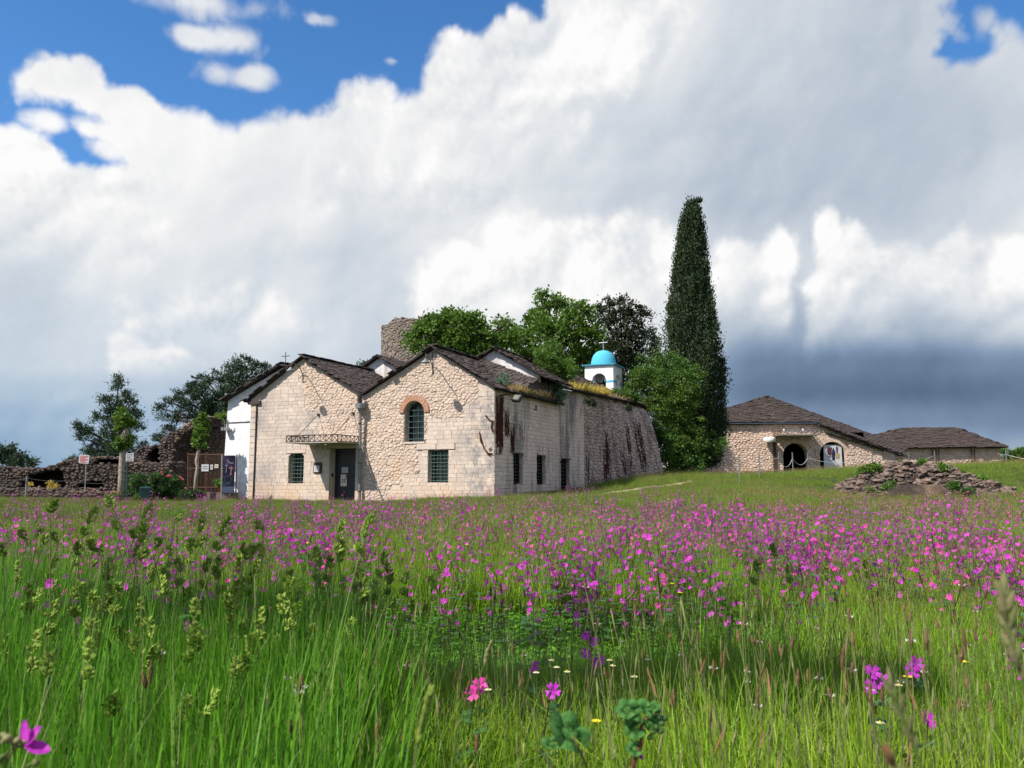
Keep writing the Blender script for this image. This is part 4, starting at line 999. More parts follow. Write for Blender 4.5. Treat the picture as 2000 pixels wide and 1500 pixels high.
mroof([Vector((14.2, 69.6, 5.74)), Vector((KX, 69.6, 5.78)), A_])
mroof([Vector((32.55, 69.6, 3.14)), Vector((36.2, 76, 3.9)), A_, Vector((KX, 69.6, KZ))])
mroof([Vector((36.4, 76.2, 3.84)), Vector((34, 84, 3.6)), Vector((22, 84, 5)), A_]) 
mroof([Vector((14.2, 84, 5.0)), Vector((14.2, 69.6, 5.74)), A_])
emit(msl, 'slate', M['museum_slate'], museum, 150, 'roof_slates')
# verge boards
b = MB(); b.tube([Vector((KX, 69.64, KZ - .12)), Vector((32.5, 69.64, 3.02))], .11, 4); b.tube([Vector((14.4, 69.66, 5.64)), Vector((KX, 69.66, 5.66))], .045, 4); b.build('verge', M['slate_under'], museum)
# lean-to strip under the verge
mroof2, o2 = slate_roof([Vector((32.9, 69.6, 2.90)), Vector((34.6, 72.0, 2.9)), Vector((27.4, 71.9, 5.1)), Vector((26.6, 69.7, 5.24))][::1], M['museum_slate'], museum, course=.3, width=.5)
emit(o2, 'slate', M['museum_slate'], museum, 0, 'roof_slates')
b = MB(); b.box(Mp(22.12, 2.7, .09), .20, .16, 3.7); b.build('drain_pipe', M['wood'], museum)
# museum canopy, its rods and the drum shaped lamp
e = empty('door_canopy', Mp(23.8, 4.5), 'flat canopy with grey cross railing over the arch of the far stone building', 'canopy')
b = MB(); ca0, ca1, cz, cp = 22.05, 25.35, 4.62, 1.9
b.add([Mp(a, cz, o) for a, o in ((ca0, .05), (ca1, .05), (ca1, cp), (ca0, cp))] + [Mp(a, cz + .07, o) for a, o in ((ca0, .05), (ca1, .05), (ca1, cp), (ca0, cp))], [(0, 1, 2, 3), (4, 5, 6, 7)] + [(i, (i + 1) % 4, 4 + (i + 1) % 4, 4 + i) for i in range(4)]); b.build('slab', M['concrete'], e)
rail_run(Mp(ca0, cz + .06, cp), Mp(ca1, cz + .06, cp), 9, e, M['zinc'], .34, .012)
rail_run(Mp(ca0, cz + .06, .1), Mp(ca0, cz + .06, cp), 3, e, M['iron_rust'], .34, .02)
rail_run(Mp(ca1, cz + .06, .1), Mp(ca1, cz + .06, cp), 3, e, M['iron_rust'], .34, .02)
for x in (22.85, 24.45):
    b = MB(); b.tube([Mp(x, 5.4, .05), Mp(x - .1, 4.95, cp)], .02, 4); b.build('tie_rod', M['iron_black'], e)
    b = MB(); b.lathe(Mp(x + .05, 4.95, .35), [(0, .35), (.09, .33), (.14, .1), (.14, 0), (0, 0)], 10); b.build('lamp', M['galv'], e, smooth=True)
e = empty('drum_lamp', Mp(21.7, 4.2, .4), 'white drum shaped lamp on the stone wall left of the far arches', 'wall lamp')
b = MB(); b.lathe(Mp(21.55, 4.12, .6), [(0, -.02), (.45, 0), (.5, .12), (.5, .3), (.42, .38), (0, .4)], 16); b.build('drum', M['white'], e, smooth=False)
b = MB(); b.box(Mp(21.55, 4.3, .2), .1, .5, .1); b.build('bracket', M['iron_black'], e)
# banner hung in the right arch
e = empty('exhibition_banner', Mp(27.2, 1.5, -.5), 'tall white banner with a dark figure and coloured prints hanging in the right stone arch', 'banner')
bm_ = lambda x, z, o: Mp(x, z, o - .12)
panel_poly('cloth', [(26.28, 1.3), (27.86, 1.3), (27.82, 3.92), (26.32, 3.90)], bm_, 0, M['paper'], e, .02)
for nm, pts, col in (('picture', [(26.62, 3.08), (26.95, 3.02), (27.02, 3.7), (26.6, 3.7)], (.10, .03, .04)), ('figure', [(27.0, 2.62), (27.22, 2.6), (27.3, 3.2), (27.22, 3.5), (27.12, 3.68), (27.04, 3.5), (26.98, 3.15)], (.02, .02, .05)),
                     ('picture', [(27.34, 3.22), (27.5, 3.2), (27.55, 3.7), (27.36, 3.78)], (.12, .09, .16)), ('picture', [(27.3, 2.75), (27.6, 2.72), (27.68, 3.15), (27.36, 3.2)], (.42, .30, .14)), ('picture', [(26.7, 2.86), (26.9, 2.85), (26.95, 3.0), (26.66, 3.0)], (.3, .16, .2))):
    panel_poly(nm, pts, bm_, .012, plain('banner_print', col, .7, var=.3, scale=5), e)
# second pavilion on the far right
NY = 90.0
Np = lambda x, z, o=0.0: Vector((x, NY - o, z))
pav = empty('pavilion', Np(47, 2), 'low stone pavilion with a hipped slate roof at the far right', 'building')
nw = wall_panel('front_wall', [(37, 1), (52.9, 1), (52.9, 4.45), (37, 4.45)], [], Np, M['museum_joint'], pav)
ns_ = []
for p in rubble_cells(37, 52.9, 1.6, 4.45, .42, .25, .85, .012):
    p = clip(clip(p, 1, 0, 52.9), 0, 1, 4.4)
    if len(p) < 3 or abs(area(p)) < .008: continue
    ns_.append((abs(area(p)), piece(p, Np, random.uniform(.03, .08), .04, random.uniform(0, .03)), random.random()))
emit(ns_, 'rubble_stone', M['museum'], nw, 0, 'rubble_stones')
b = MB(); b.add([Np(52.9, 1), Np(54.6, 1, -9), Np(54.6, 4.4, -9), Np(52.9, 4.45)], [(0, 1, 2, 3)], 0, .5); b.build('side_wall', M['museum'], pav)
nsl = []
for pts in ([Vector((36, 89.3, 4.35)), Vector((53.4, 89.3, 4.5)), Vector((50.7, 94, 6.8)), Vector((44.0, 94, 6.74))], [Vector((53.4, 89.3, 4.5)), Vector((55, 99, 4.4)), Vector((50.7, 94, 6.8))], [Vector((36, 99, 4.4)), Vector((36, 89.3, 4.35)), Vector((44.0, 94, 6.74))], [Vector((55, 99, 4.4)), Vector((36, 99, 4.4)), Vector((44.0, 94, 6.74)), Vector((50.7, 94, 6.8))]):
    base, o2 = slate_roof(pts, M['museum_slate'], pav, course=.34, width=.6, thick=.05); nsl += o2
emit(nsl, 'slate', M['museum_slate'], pav, 0, 'roof_slates')
for x in (41.6, 42.1, 45.4, 45.8, 46.1, 49.6, 49.95):
    b = MB(); b.tube([Np(x, 1.6, .3), Np(x, 4.3, .3)], .06, 5); b.build('drain_pipe', M['wood'], pav)

# ------------------------------------------------------------------ rope posts on the slope
rope_posts = []
def post(px, ytop, Y, name='rope_post', h=None, label=None, mat='zinc'):
    p = at(px, ytop, Y); z0 = Hs(p.x, p.y); e = empty(name, (p.x, p.y, z0), label, 'post', 'rope posts on the grassy slope')
    b = MB(); b.tube([(p.x, p.y, z0 - .1), (p.x, p.y, p.z)], .028, 8); b.build('pole', M[mat], e)
    b = MB(); b.lathe((p.x, p.y, p.z - .02), [(.025, 0), (.035, .01), (.035, .04), (.0, .05)], 8); b.build('cap', M[mat], e)
    return Vector((p.x, p.y, p.z))
PP = [post(1443, 889, 32, label='rope post nearest the cypress, standing lowest on the slope'), post(1482.5, 885, 38, label='rope post in front of the plain stone wall left of the arches'), post(1521, 885, 39, label='rope post at the left foot of the open dark arch'),
      post(1547.5, 885, 42, label='rope post in the middle of the open dark arch'), post(1577.5, 885, 43, label='rope post between the two stone arches'), post(1703, 882, 44, label='rope post before the right corner of the arched stone building'),
      post(1775, 885, 46, label='yellowish thin post above the rubble heap'), post(1825, 881, 46, label='rope post before the pavilion wall, right of the rubble heap'), post(1964, 878, 42, label='rope post at the corner of the far pavilion')]
def rope(p, q, sag, label, mat='rope', r=.011, name='rope'):
    e = empty(name, (p + q) / 2, label, 'rope', 'ropes between the posts'); b = MB()
    b.tube([p.lerp(q, k / 12) - Vector((0, 0, 4 * sag * (k / 12) * (1 - k / 12))) for k in range(13)], r, 5); o = b.build('strand', M[mat], e, smooth=True)
dz = Vector((0, 0, -.25))
for i, j, sg_, lab in ((1, 2, .02, 'taut rope before the plain stone wall of the arched building'), (2, 3, .42, 'sagging rope across the left half of the open dark arch'), (3, 4, .35, 'sagging rope across the right half of the open dark arch'), (4, 5, .3, 'long rope across the arch with the banner'), (5, 7, .35, 'long slack rope above the rubble heap'), ):
    rope(PP[i] + dz, PP[j] + dz, sg_, lab)
pr = at(2080, 905, 40); rope(PP[8] + dz, pr, .1, 'rope running from the last post out past the pavilion corner')
rope(PP[8] + dz, at(1948, 886, 45), .02, 'short rope end left of the last post by the pavilion')

# ------------------------------------------------------------------ rubble ruins
PHI = (1 + 5 ** .5) / 2
ICO = [Vector(v).normalized() for v in ((-1, PHI, 0), (1, PHI, 0), (-1, -PHI, 0), (1, -PHI, 0), (0, -1, PHI), (0, 1, PHI), (0, -1, -PHI), (0, 1, -PHI), (PHI, 0, -1), (PHI, 0, 1), (-PHI, 0, -1), (-PHI, 0, 1))]
ICF = [(0, 11, 5), (0, 5, 1), (0, 1, 7), (0, 7, 10), (0, 10, 11), (1, 5, 9), (5, 11, 4), (11, 10, 2), (10, 7, 6), (7, 1, 8), (3, 9, 4), (3, 4, 2), (3, 2, 6), (3, 6, 8), (3, 8, 9), (4, 9, 5), (2, 4, 11), (6, 2, 10), (8, 6, 7), (9, 8, 1)]
def rock(c, r, flat=.6):
    Q = Matrix.Rotation(random.random() * 6.28, 3, 'Z') @ Matrix.Rotation(random.uniform(-.4, .4), 3, 'X'); sx, sy, sz = random.uniform(.8, 1.5), random.uniform(.6, 1.1), random.uniform(.6, 1.2) * flat
    vs = []
    for v in ICO:
        k = random.uniform(.78, 1.12); w = Vector((max(-.72, min(.72, v.x)) * sx, max(-.72, min(.72, v.y)) * sy, max(-.62, min(.62, v.z)) * sz)) * k * r * 1.25
        vs.append(tuple(Q @ w + Vector(c)))
    return vs, ICF
def inpoly(x, y, P):
    s = False
    for (x0, y0), (x1, y1) in zip(P, P[1:] + P[:1]):
        if (y0 > y) != (y1 > y) and x < (x1 - x0) * (y - y0) / (y1 - y0) + x0: s = not s
    return s
def ruin(name, pxs, Y, thick, parent, mat, core, holes=(), cell=(.30, .2), depth=(.03, .16), rz=0.0, cap=60, top=True, hole_depth=1.2, partname='rubble_stone', wall='ruin_wall'):
    """a standing piece of rubble wall: outline given where it is seen, built at its distance with real thickness"""
    P = [at(px, py, Y) for px, py in pxs]; pl = [(p.x, p.z) for p in P]; mp = lambda x, z, o=0.0: Vector((x, Y - o, z))
    hl = [[(at(a, c, Y).x, at(a, c, Y).z) for a, c in h] for h in holes]
    w = wall_panel(wall, pl, hl, mp, core, parent, hole_depth)
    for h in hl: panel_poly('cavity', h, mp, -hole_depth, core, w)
    b = MB(); k = len(pl); b.add([mp(x, z, -.02) for x, z in pl] + [mp(x, z, -thick) for x, z in pl], [tuple(range(2 * k - 1, k - 1, -1))] + [(i, (i + 1) % k, k + (i + 1) % k, k + i) for i in range(k)], 0, .5); b.build('ruin_core', core, w)
    out = []; x0, x1 = min(p[0] for p in pl), max(p[0] for p in pl); z0, z1 = min(p[1] for p in pl), max(p[1] for p in pl)
    for p in rubble_cells(x0, x1, z0, z1, cell[0], cell[1], .95, .01):
        c = cen(p)
        if not inpoly(*c, pl) or any(inpoly(*c, h) for h in hl) or abs(area(p)) < .004: continue
        out.append((abs(area(p)), piece(p, mp, random.uniform(*depth), .03, random.uniform(0, .06), back=.06), random.random()))
    if top:
        for (ax, az), (bx, bz) in zip(pl, pl[1:] + pl[:1]):
            l = math.hypot(bx - ax, bz - az)
            if max(az, bz) < z0 + .25 or l < .05: continue
            for _ in range(int(l * thick * 9) + 1):
                t_ = random.random(); o = -random.random() * thick; r = random.uniform(.06, .17)
                vs, fs = rock(mp(ax + (bx - ax) * t_, az + (bz - az) * t_ + random.uniform(-.04, .04), o), r); out.append((r * r * 2, (vs, fs), random.random()))
    emit(out, partname, mat, w, cap, 'rubble_stones')
    return w
e = empty('stone_kerb', at(100, 968, 36.5), 'low dark stone kerb wall along the far left edge of the meadow', 'low wall')
ruin('k', [(-160, 972), (212, 971), (213, 962), (180, 960), (120, 958), (60, 957), (0, 956), (-160, 952)], 36.5, .9, e, M['ruin'], M['ruin_core'], cell=(.24, .12), cap=100, depth=(.0, .06))
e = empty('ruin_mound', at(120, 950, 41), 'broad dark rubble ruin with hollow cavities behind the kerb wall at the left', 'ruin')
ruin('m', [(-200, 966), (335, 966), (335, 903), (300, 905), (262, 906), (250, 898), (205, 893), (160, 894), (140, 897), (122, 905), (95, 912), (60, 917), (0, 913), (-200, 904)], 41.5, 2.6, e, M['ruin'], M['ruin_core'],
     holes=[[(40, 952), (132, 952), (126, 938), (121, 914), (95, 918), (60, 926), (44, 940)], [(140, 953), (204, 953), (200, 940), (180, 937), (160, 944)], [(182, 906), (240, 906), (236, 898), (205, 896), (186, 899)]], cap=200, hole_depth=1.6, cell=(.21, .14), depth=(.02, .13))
e = empty('ruined_arches', at(320, 950, 45), 'ruined rubble vault with two dark arched recesses left of the white wing', 'ruin')
ruin('a', [(252, 966), (338, 966), (338, 880), (346, 862), (358, 848), (376, 836), (390, 826), (398, 812), (388, 815), (372, 824), (350, 838), (335, 846), (322, 852), (316, 852), (315, 868), (300, 870), (285, 872), (268, 880), (258, 888), (252, 905)], 45.5, 2.9, e, M['ruin'], M['ruin_core'],
     holes=[[(288, 922), (312, 922), (313, 874), (303, 875), (294, 881), (288, 888)]], cap=200, hole_depth=1.9, cell=(.22, .15), depth=(.02, .12))
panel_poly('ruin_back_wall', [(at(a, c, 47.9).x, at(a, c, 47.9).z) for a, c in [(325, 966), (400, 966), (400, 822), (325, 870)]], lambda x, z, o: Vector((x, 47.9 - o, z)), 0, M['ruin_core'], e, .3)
e = empty('ruin_wall', at(420, 950, 48), 'tall brownish rubble wall with a sunlit broken top behind the iron gate', 'ruin')
ruin('w', [(372, 966), (470, 966), (470, 828), (440, 832), (425, 820), (405, 814), (390, 812), (380, 830)], 48.5, 1.5, e, M['ruin_pale'], M['ruin_core'], cap=120, cell=(.20, .14), depth=(.02, .10))
# rubble heap on the right
hp = [(1650, 985), (1664, 952), (1676, 938), (1702, 921), (1728, 912), (1765, 907), (1800, 906), (1832, 911), (1876, 921), (1900, 931), (1932, 944), (1958, 953), (1982, 962), (1994, 982)]
HYc = 28.4; hx = [at(a, c, HYc).x for a, c in hp]; hzv = [at(a, c, HYc).z for a, c in hp]
def heap(x, y):
    g0 = Hs(x, y) - .15; top = float(np.interp(x, hx, hzv)); d = (y - HYc); k = 1 - smooth(min(1, max(0, (-d - .15) / .75))) if d < 0 else 1 - smooth(min(1, max(0, (d - .6) / 2.6)))
    return g0 + max(0, top - .1 - g0) * k + .12 * math.sin(x * 4.1 + y * 3) * k + .09 * math.sin(x * 9 - y * 6) * k
e = empty('rubble_heap', (13.4, HYc, .6), 'long collapsed heap of rubble masonry in the grass at the right', 'ruin')
b = MB(); nx_, ny_ = 90, 40; x0, x1, y0, y1 = hx[0] - .1, hx[-1] + .1, HYc - 1.1, HYc + 3.4
b.add([(x0 + (x1 - x0) * i / nx_, y0 + (y1 - y0) * j / ny_, heap(x0 + (x1 - x0) * i / nx_, y0 + (y1 - y0) * j / ny_)) for i in range(nx_ + 1) for j in range(ny_ + 1)], [(i * (ny_ + 1) + j, (i + 1) * (ny_ + 1) + j, (i + 1) * (ny_ + 1) + j + 1, i * (ny_ + 1) + j + 1) for i in range(nx_) for j in range(ny_)], 0, .4)
hc = b.build('heap_core', M['ruin_core'], e)
out = []
for _ in range(3200):
    x = random.uniform(x0 + .1, x1 - .1); y = HYc + (random.uniform(-1.0, .5) if random.random() < .75 else random.uniform(.5, 2.5)); z = heap(x, y)
    if z < Hs(x, y) + .02: continue
    r = random.choice((.035, .04, .05, .06, .07, .09, .12, .17)) * random.uniform(.8, 1.15); out.append((r * r / (1 + abs(y - HYc + .3)), rock((x, y, z), r, .5), random.random()))
emit(out, 'rubble_stone', M['ruin_pale'], hc, 290, 'rubble_stones')
for (a, c), (a2, c2), Y in (((1736, 947), (1842, 972), HYc - .95), ((1908, 966), (1980, 984), HYc - 1.0)):
    p, q_ = at(a, c, Y), at(a2, c2, Y); b = MB(); b.box(Vector(((p.x + q_.x) / 2, Y + .35, (p.z + q_.z) / 2 - .1)), q_.x - p.x, .8, p.z - q_.z + .2); b.build('cut_block', M['ruin'], e)

# ------------------------------------------------------------------ trees
def leaf_quads(c, d, length, width, g):
    """c centres (N,3), d long axes (N,3): one rhombic leaf each"""
    N_ = len(c); d = d / (np.linalg.norm(d, axis=1, keepdims=True) + 1e-9)
    r = g.normal(size=(N_, 3)); s = np.cross(d, r); s /= np.linalg.norm(s, axis=1, keepdims=True) + 1e-9
    L = (length * g.uniform(.6, 1.3, N_))[:, None]; W_ = (width * g.uniform(.6, 1.3, N_))[:, None]
    return np.stack([c - d * L * .5, c + s * W_ * .5 - d * L * .05, c + d * L * .5, c - s * W_ * .5 - d * L * .05], 1)
def crown_pts(circles, Y, per, leaf, clump, g, depth=1.0, up=.35, fill=.35, spread=1.0):
    """foliage gathered in clumps on the surface of overlapping lobes"""
    C_, D_, T_, tips = [], [], [], []
    for (px, py, rp) in circles:
        Yc = Y + g.uniform(-.6, .6) * depth; c = np.array(at(px, py, Yc)); r = rp * Y / F
        nc = max(5, int(8.5 * (r / clump) ** 1.75)); v = g.normal(size=(nc, 3)); v /= np.linalg.norm(v, axis=1, keepdims=True)
        k = np.where(g.random(nc) < fill, g.uniform(.2, .8, nc), g.uniform(.78, 1.08, nc))
        cc = c + v * (r * k)[:, None] * [1, depth, 1] ; tips.append(cc)
        n_ = int(per); o = g.normal(size=(nc, n_, 3)) * clump * .42 * g.uniform(.6, 1.4, (nc, 1, 1)) * [1, 1, .75]
        p = (cc[:, None, :] + o); d = o * .9 + v[:, None, :] * clump * .5 + g.normal(size=(nc, n_, 3)) * clump * .5 * spread + np.array([0, 0, up * clump])
        C_.append(p.reshape(-1, 3)); D_.append(d.reshape(-1, 3)); T_.append((np.repeat(g.random(nc) * .6, n_) + g.random(nc * n_) * .4))
    return np.concatenate(C_), np.concatenate(D_), np.concatenate(T_), tips
def tree(name, circles, Y, mat, label, cat, per=34, leaf=(.16, .10), clump=.45, base=None, trunk_r=.22, seed=1, bark='bark_dark', depth=1.0, up=.35, fill=.35, group=None, limb=True, spread=1.0):
    g = np.random.default_rng(seed); C_, D_, T_, tips = crown_pts(circles, Y, per, leaf, clump, g, depth, up, fill, spread)
    if base is None:
        mx_ = sum(c[0] * c[2] for c in circles) / sum(c[2] for c in circles); q_ = at(mx_, 940, Y); base = (q_.x, Y)
    z0 = Hs(*base); e = empty(name, (base[0], base[1], z0), label, cat, group)
    b = MB(); top = max((at(c[0], c[1], Y) for c in circles), key=lambda p: p.z); bv = Vector((base[0], base[1], z0 - .3)); tv = Vector((base[0] * .35 + top.x * .65, base[1], top.z * .86 + z0 * .14))
    tp = [bv, bv.lerp(tv, .35) + Vector((.1, 0, 0)), bv.lerp(tv, .7) + Vector((-.08, .1, 0)), tv]; b.tube(tp, [trunk_r, trunk_r * .75, trunk_r * .45, trunk_r * .15], 8); b.build('trunk', M[bark], e, smooth=True)
    if limb:
        b = MB()
        for (px, py, rp), tt in zip(circles, tips):
            c = Vector(at(px, py, Y)); s = bv.lerp(tv, max(.2, min(.9, (c.z - bv.z) / (tv.z - bv.z + .01) * .7))); b.tube([s, s.lerp(c, .5) + Vector((0, 0, .15)), c], [trunk_r * .35, trunk_r * .22, trunk_r * .1], 5)
            for t_ in tt[:max(3, len(tt) // 5)]: b.tube([c, Vector(t_)], [trunk_r * .1, trunk_r * .03], 3, cap=False)
        b.build('branches', M[bark], e)
    o = fast('crown', leaf_quads(C_, D_, leaf[0], leaf[1], g), 4, M[mat], e, tone=T_); o['kind'] = 'stuff'
    return e
tree('plane_tree', [(814, 668, 17), (808, 648, 12), (822, 640, 14), (832, 625, 13), (850, 622, 14), (872, 618, 13), (892, 614, 14), (912, 618, 14), (930, 626, 13), (872, 610, 12), (845, 640, 20), (872, 628, 20), (905, 645, 26), (865, 665, 30), (935, 640, 20), (960, 655, 26), (905, 680, 34), (950, 690, 30), (840, 690, 24), (985, 632, 12), (992, 660, 24)], 58, 'plane', 'bright green broadleaf tree in front of the round stone tower', 'tree', per=46, leaf=(.26, .20), clump=.6, seed=3, trunk_r=.3)
tree('plane_tree', [(1000, 665, 24), (1035, 655, 28), (1052, 620, 22), (1072, 596, 20), (1092, 590, 14), (1105, 612, 24), (1132, 598, 15), (1140, 625, 22), (1080, 640, 38), (1120, 665, 36), (1030, 695, 34), (1075, 700, 36), (1130, 710, 34), (1160, 690, 22), (1058, 575, 8), (1155, 655, 22)], 61, 'plane', 'bright green broadleaf tree directly left of the dark tree and belfry', 'tree', per=46, leaf=(.26, .20), clump=.6, seed=4, trunk_r=.34)
tree('evergreen_tree', [(1172, 605, 13), (1190, 597, 13), (1210, 592, 13), (1228, 600, 13), (1248, 607, 12), (1262, 618, 10), (1190, 635, 28), (1225, 635, 30), (1255, 650, 22), (1200, 680, 40), (1250, 690, 32), (1276, 672, 14), (1288, 692, 10), (1175, 720, 34), (1225, 735, 44), (1270, 735, 26)], 66, 'dark_leaf', 'dark evergreen tree behind the turquoise dome', 'tree', per=44, leaf=(.20, .13), clump=.5, seed=5, trunk_r=.3, up=.6)
tree('shrubby_tree', [(1236, 752, 16), (1243, 738, 20), (1265, 722, 24), (1290, 712, 24), (1318, 718, 28), (1345, 735, 26), (1300, 870, 40), (1265, 790, 26), (1330, 900, 40), (1280, 755, 34), (1325, 760, 38), (1350, 770, 22), (1290, 800, 42), (1338, 812, 36), (1305, 850, 40), (1345, 862, 34), (1375, 852, 20), (1408, 866, 9), (1398, 876, 9), (1320, 895, 32), (1352, 900, 24), (1238, 770, 14)], 51, 'shrub', 'large bright green shrubby tree at the foot of the cypress', 'tree', per=60, leaf=(.15, .09), clump=.42, seed=6, trunk_r=.22, fill=.3)
# cypress
def cypress():
    g = np.random.default_rng(9); Y = 53.5
    ys = [386, 400, 430, 480, 540, 600, 660, 720, 780, 840, 905]; lx = [1362, 1358, 1343, 1334, 1326, 1316, 1311, 1310, 1312, 1318, 1330]; rx = [1367, 1371, 1378, 1383, 1389, 1397, 1404, 1410, 1411, 1408, 1398]
    q_ = at(1362, 930, Y); z0 = Hs(q_.x, Y); e = empty('cypress_tree', (q_.x, Y, z0), 'very tall narrow dark cypress standing right of the church', 'tree')
    tp = at(1361, 400, Y); b = MB(); b.tube([(q_.x, Y, z0 - .2), (q_.x, Y, z0 + 6), tuple(tp)], [.3, .22, .03], 8); b.build('trunk', M['bark_dark'], e, smooth=True)
    nc = 3600; py = 399 + (905 - 399) * g.random(nc) ** .93
    l = np.interp(py, ys, lx); r = np.interp(py, ys, rx); th = g.uniform(0, 2 * np.pi, nc); rad = (r - l) / 2 * Y / F; mid = ((l + r) / 2 - 1000) * Y / F
    bump = 1 + .12 * np.sin(th * 5 + py * .02) + .09 * np.sin(th * 11 + py * .05) + g.normal(size=nc) * .07 + .22 * (g.random(nc) < .05)
    k = np.where(g.random(nc) < .25, g.uniform(.4, .85, nc), .95) * bump
    z = np.array([at(0, v, Y).z for v in py])
    cc = np.stack([mid + np.cos(th) * rad * k, Y + np.sin(th) * rad * k, z], 1)
    n_ = 24; o = g.normal(size=(nc, n_, 3)) * [.11, .11, .27]; p = cc[:, None] + o
    out = np.stack([np.cos(th), np.sin(th), np.zeros(nc)], 1)
    d = out[:, None] * .35 + g.normal(size=(nc, n_, 3)) * .35 + [0, 0, .85]
    T_ = np.repeat(g.random(nc) ** 1.5 * .6, n_) + g.random(nc * n_) * .4
    Q = leaf_quads(p.reshape(-1, 3), d.reshape(-1, 3), .19, .085, g)
    C2, D2, T2, _ = crown_pts([(1411, 705, 6), (1409, 722, 7), (1408, 742, 8), (1366, 390, 3)], Y, 40, None, .3, g, up=1.2)
    Q = np.concatenate([Q, leaf_quads(C2, D2, .2, .09, g)]); T_ = np.concatenate([T_, T2])
    o = fast('crown', Q, 4, M['cypress'], e, tone=T_); o['kind'] = 'stuff'
cypress()
# pines on the left
tree('pine_tree', [(232, 738, 7), (230, 755, 12), (240, 775, 14), (222, 790, 16), (255, 780, 11), (262, 800, 12), (240, 805, 18), (210, 775, 8), (203, 812, 13), (186, 818, 9), (268, 830, 11), (215, 835, 20), (245, 850, 22), (170, 842, 8), (158, 836, 6), (150, 832, 5), (175, 850, 12), (160, 855, 10), (195, 865, 22), (230, 885, 24), (175, 880, 14), (262, 880, 16), (280, 868, 7), (215, 900, 18), (190, 895, 16), (250, 830, 14), (200, 780, 5), (270, 812, 5), (138, 898, 6), (148, 900, 5)], 78, 'needle', 'tall open pine with a pointed top beyond the ruins', 'tree', per=46, leaf=(.34, .075), clump=.55, seed=21, trunk_r=.28, up=.5, fill=.3, spread=1.3)
tree('pine_tree', [(455, 712, 12), (480, 706, 12), (505, 712, 12), (520, 722, 10), (400, 738, 14), (425, 735, 15), (450, 740, 22), (490, 738, 24), (375, 758, 15), (345, 775, 11), (330, 785, 8), (365, 785, 20), (400, 770, 24), (440, 780, 28), (325, 812, 10), (345, 815, 12), (370, 812, 14), (400, 805, 22), (430, 815, 20), (322, 838, 9), (340, 842, 9), (305, 856, 6), (318, 860, 7), (340, 865, 8), (470, 770, 20), (415, 790, 20), (310, 795, 6), (500, 760, 20), (390, 845, 10)], 66, 'needle', 'wide spreading dark pine rising left of the white wing', 'tree', per=46, leaf=(.32, .075), clump=.5, seed=22, trunk_r=.35, up=.5, fill=.3, spread=1.3)
tree('bush', [(8, 882, 14), (22, 880, 12), (-10, 890, 16), (15, 900, 16), (30, 897, 10)], 84, 'needle', 'rounded dark bush at the far left edge', 'bush', per=40, leaf=(.34, .14), clump=.55, seed=23, trunk_r=.12)
tree('bush', [(42, 893, 10), (55, 902, 10), (65, 908, 7), (40, 908, 12)], 82, 'needle', 'smaller dark bush right of the one at the far left edge', 'bush', per=40, leaf=(.34, .14), clump=.55, seed=24, trunk_r=.1)
tree('bush', [(1962, 884, 7), (1978, 890, 10), (1995, 888, 12), (2015, 885, 16), (1970, 900, 10)], 100, 'shrub', 'green bush just beyond the right corner of the far pavilion', 'bush', per=40, leaf=(.4, .2), clump=.6, seed=25, trunk_r=.1)
tree('bush', [(712, 716, 8), (700, 722, 8)], 62, 'needle', 'dark treetop peeking above the slate valley between the front gables', 'bush', per=30, leaf=(.3, .1), clump=.4, seed=26, trunk_r=.1)
tree('roof_bush', [(1062, 682, 12), (1080, 676, 12), (1060, 702, 18), (1085, 700, 20), (1108, 712, 16), (1080, 724, 24), (1105, 738, 14), (1075, 748, 16), (1118, 725, 9)], 41.5, 'plane', 'bright green bush growing out of the church roof slates', 'bush', per=60, leaf=(.15, .05), clump=.28, seed=27, trunk_r=.07, base=None)
tree('roof_bush', [(982, 738, 10), (975, 746, 7), (990, 748, 7)], 34.4, 'grey_leaf', 'small grey-green bush on the slates above the floodlight', 'bush', per=44, leaf=(.09, .03), clump=.13, seed=28, trunk_r=.02, limb=False)
tree('roof_bush', [(1015, 752, 9), (1035, 754, 10), (1052, 750, 11), (1070, 758, 12), (1088, 762, 12), (1100, 770, 9), (1092, 778, 8)], 38.6, 'grey_leaf', 'straggling grey-green plants along the grassy church eave', 'bush', per=44, leaf=(.12, .04), clump=.2, seed=29, trunk_r=.02, limb=False)
tree('roof_bush', [(1222, 768, 9), (1240, 775, 10), (1205, 765, 6), (1228, 755, 6), (1215, 780, 6)], 46.8, 'shrub', 'leafy sprigs at the roof end before the shaded side of the belfry', 'bush', per=40, leaf=(.13, .07), clump=.2, seed=30, trunk_r=.02, limb=False)
tree('hanging_plant', [(1080, 786, 7), (1090, 790, 6), (1150, 784, 5), (1160, 786, 7), (1052, 778, 4), (1225, 800, 6), (1032, 774, 4)], 40.0, 'dark_leaf', 'dark weeds hanging from the church eave over the shaded wall', 'plant', per=44, leaf=(.12, .06), clump=.2, seed=31, trunk_r=.01, limb=False)
tree('ruin_bush', [(436, 820, 9), (445, 815, 8), (428, 812, 6)], 49.5, 'plane', 'green bush on top of the rubble wall beside the white wing', 'bush', per=40, leaf=(.16, .1), clump=.25, seed=32, trunk_r=.03, limb=False)
tree('heap_bush', [(1765, 906, 4), (1800, 903, 4), (1840, 912, 5), (1880, 922, 4), (1920, 938, 5), (1690, 918, 9), (1702, 912, 8), (1715, 910, 7), (1678, 926, 6)], 28.6, 'plane', 'bright green bramble on the left shoulder of the rubble heap', 'bush', per=70, leaf=(.09, .06), clump=.13, seed=33, trunk_r=.02, limb=False)
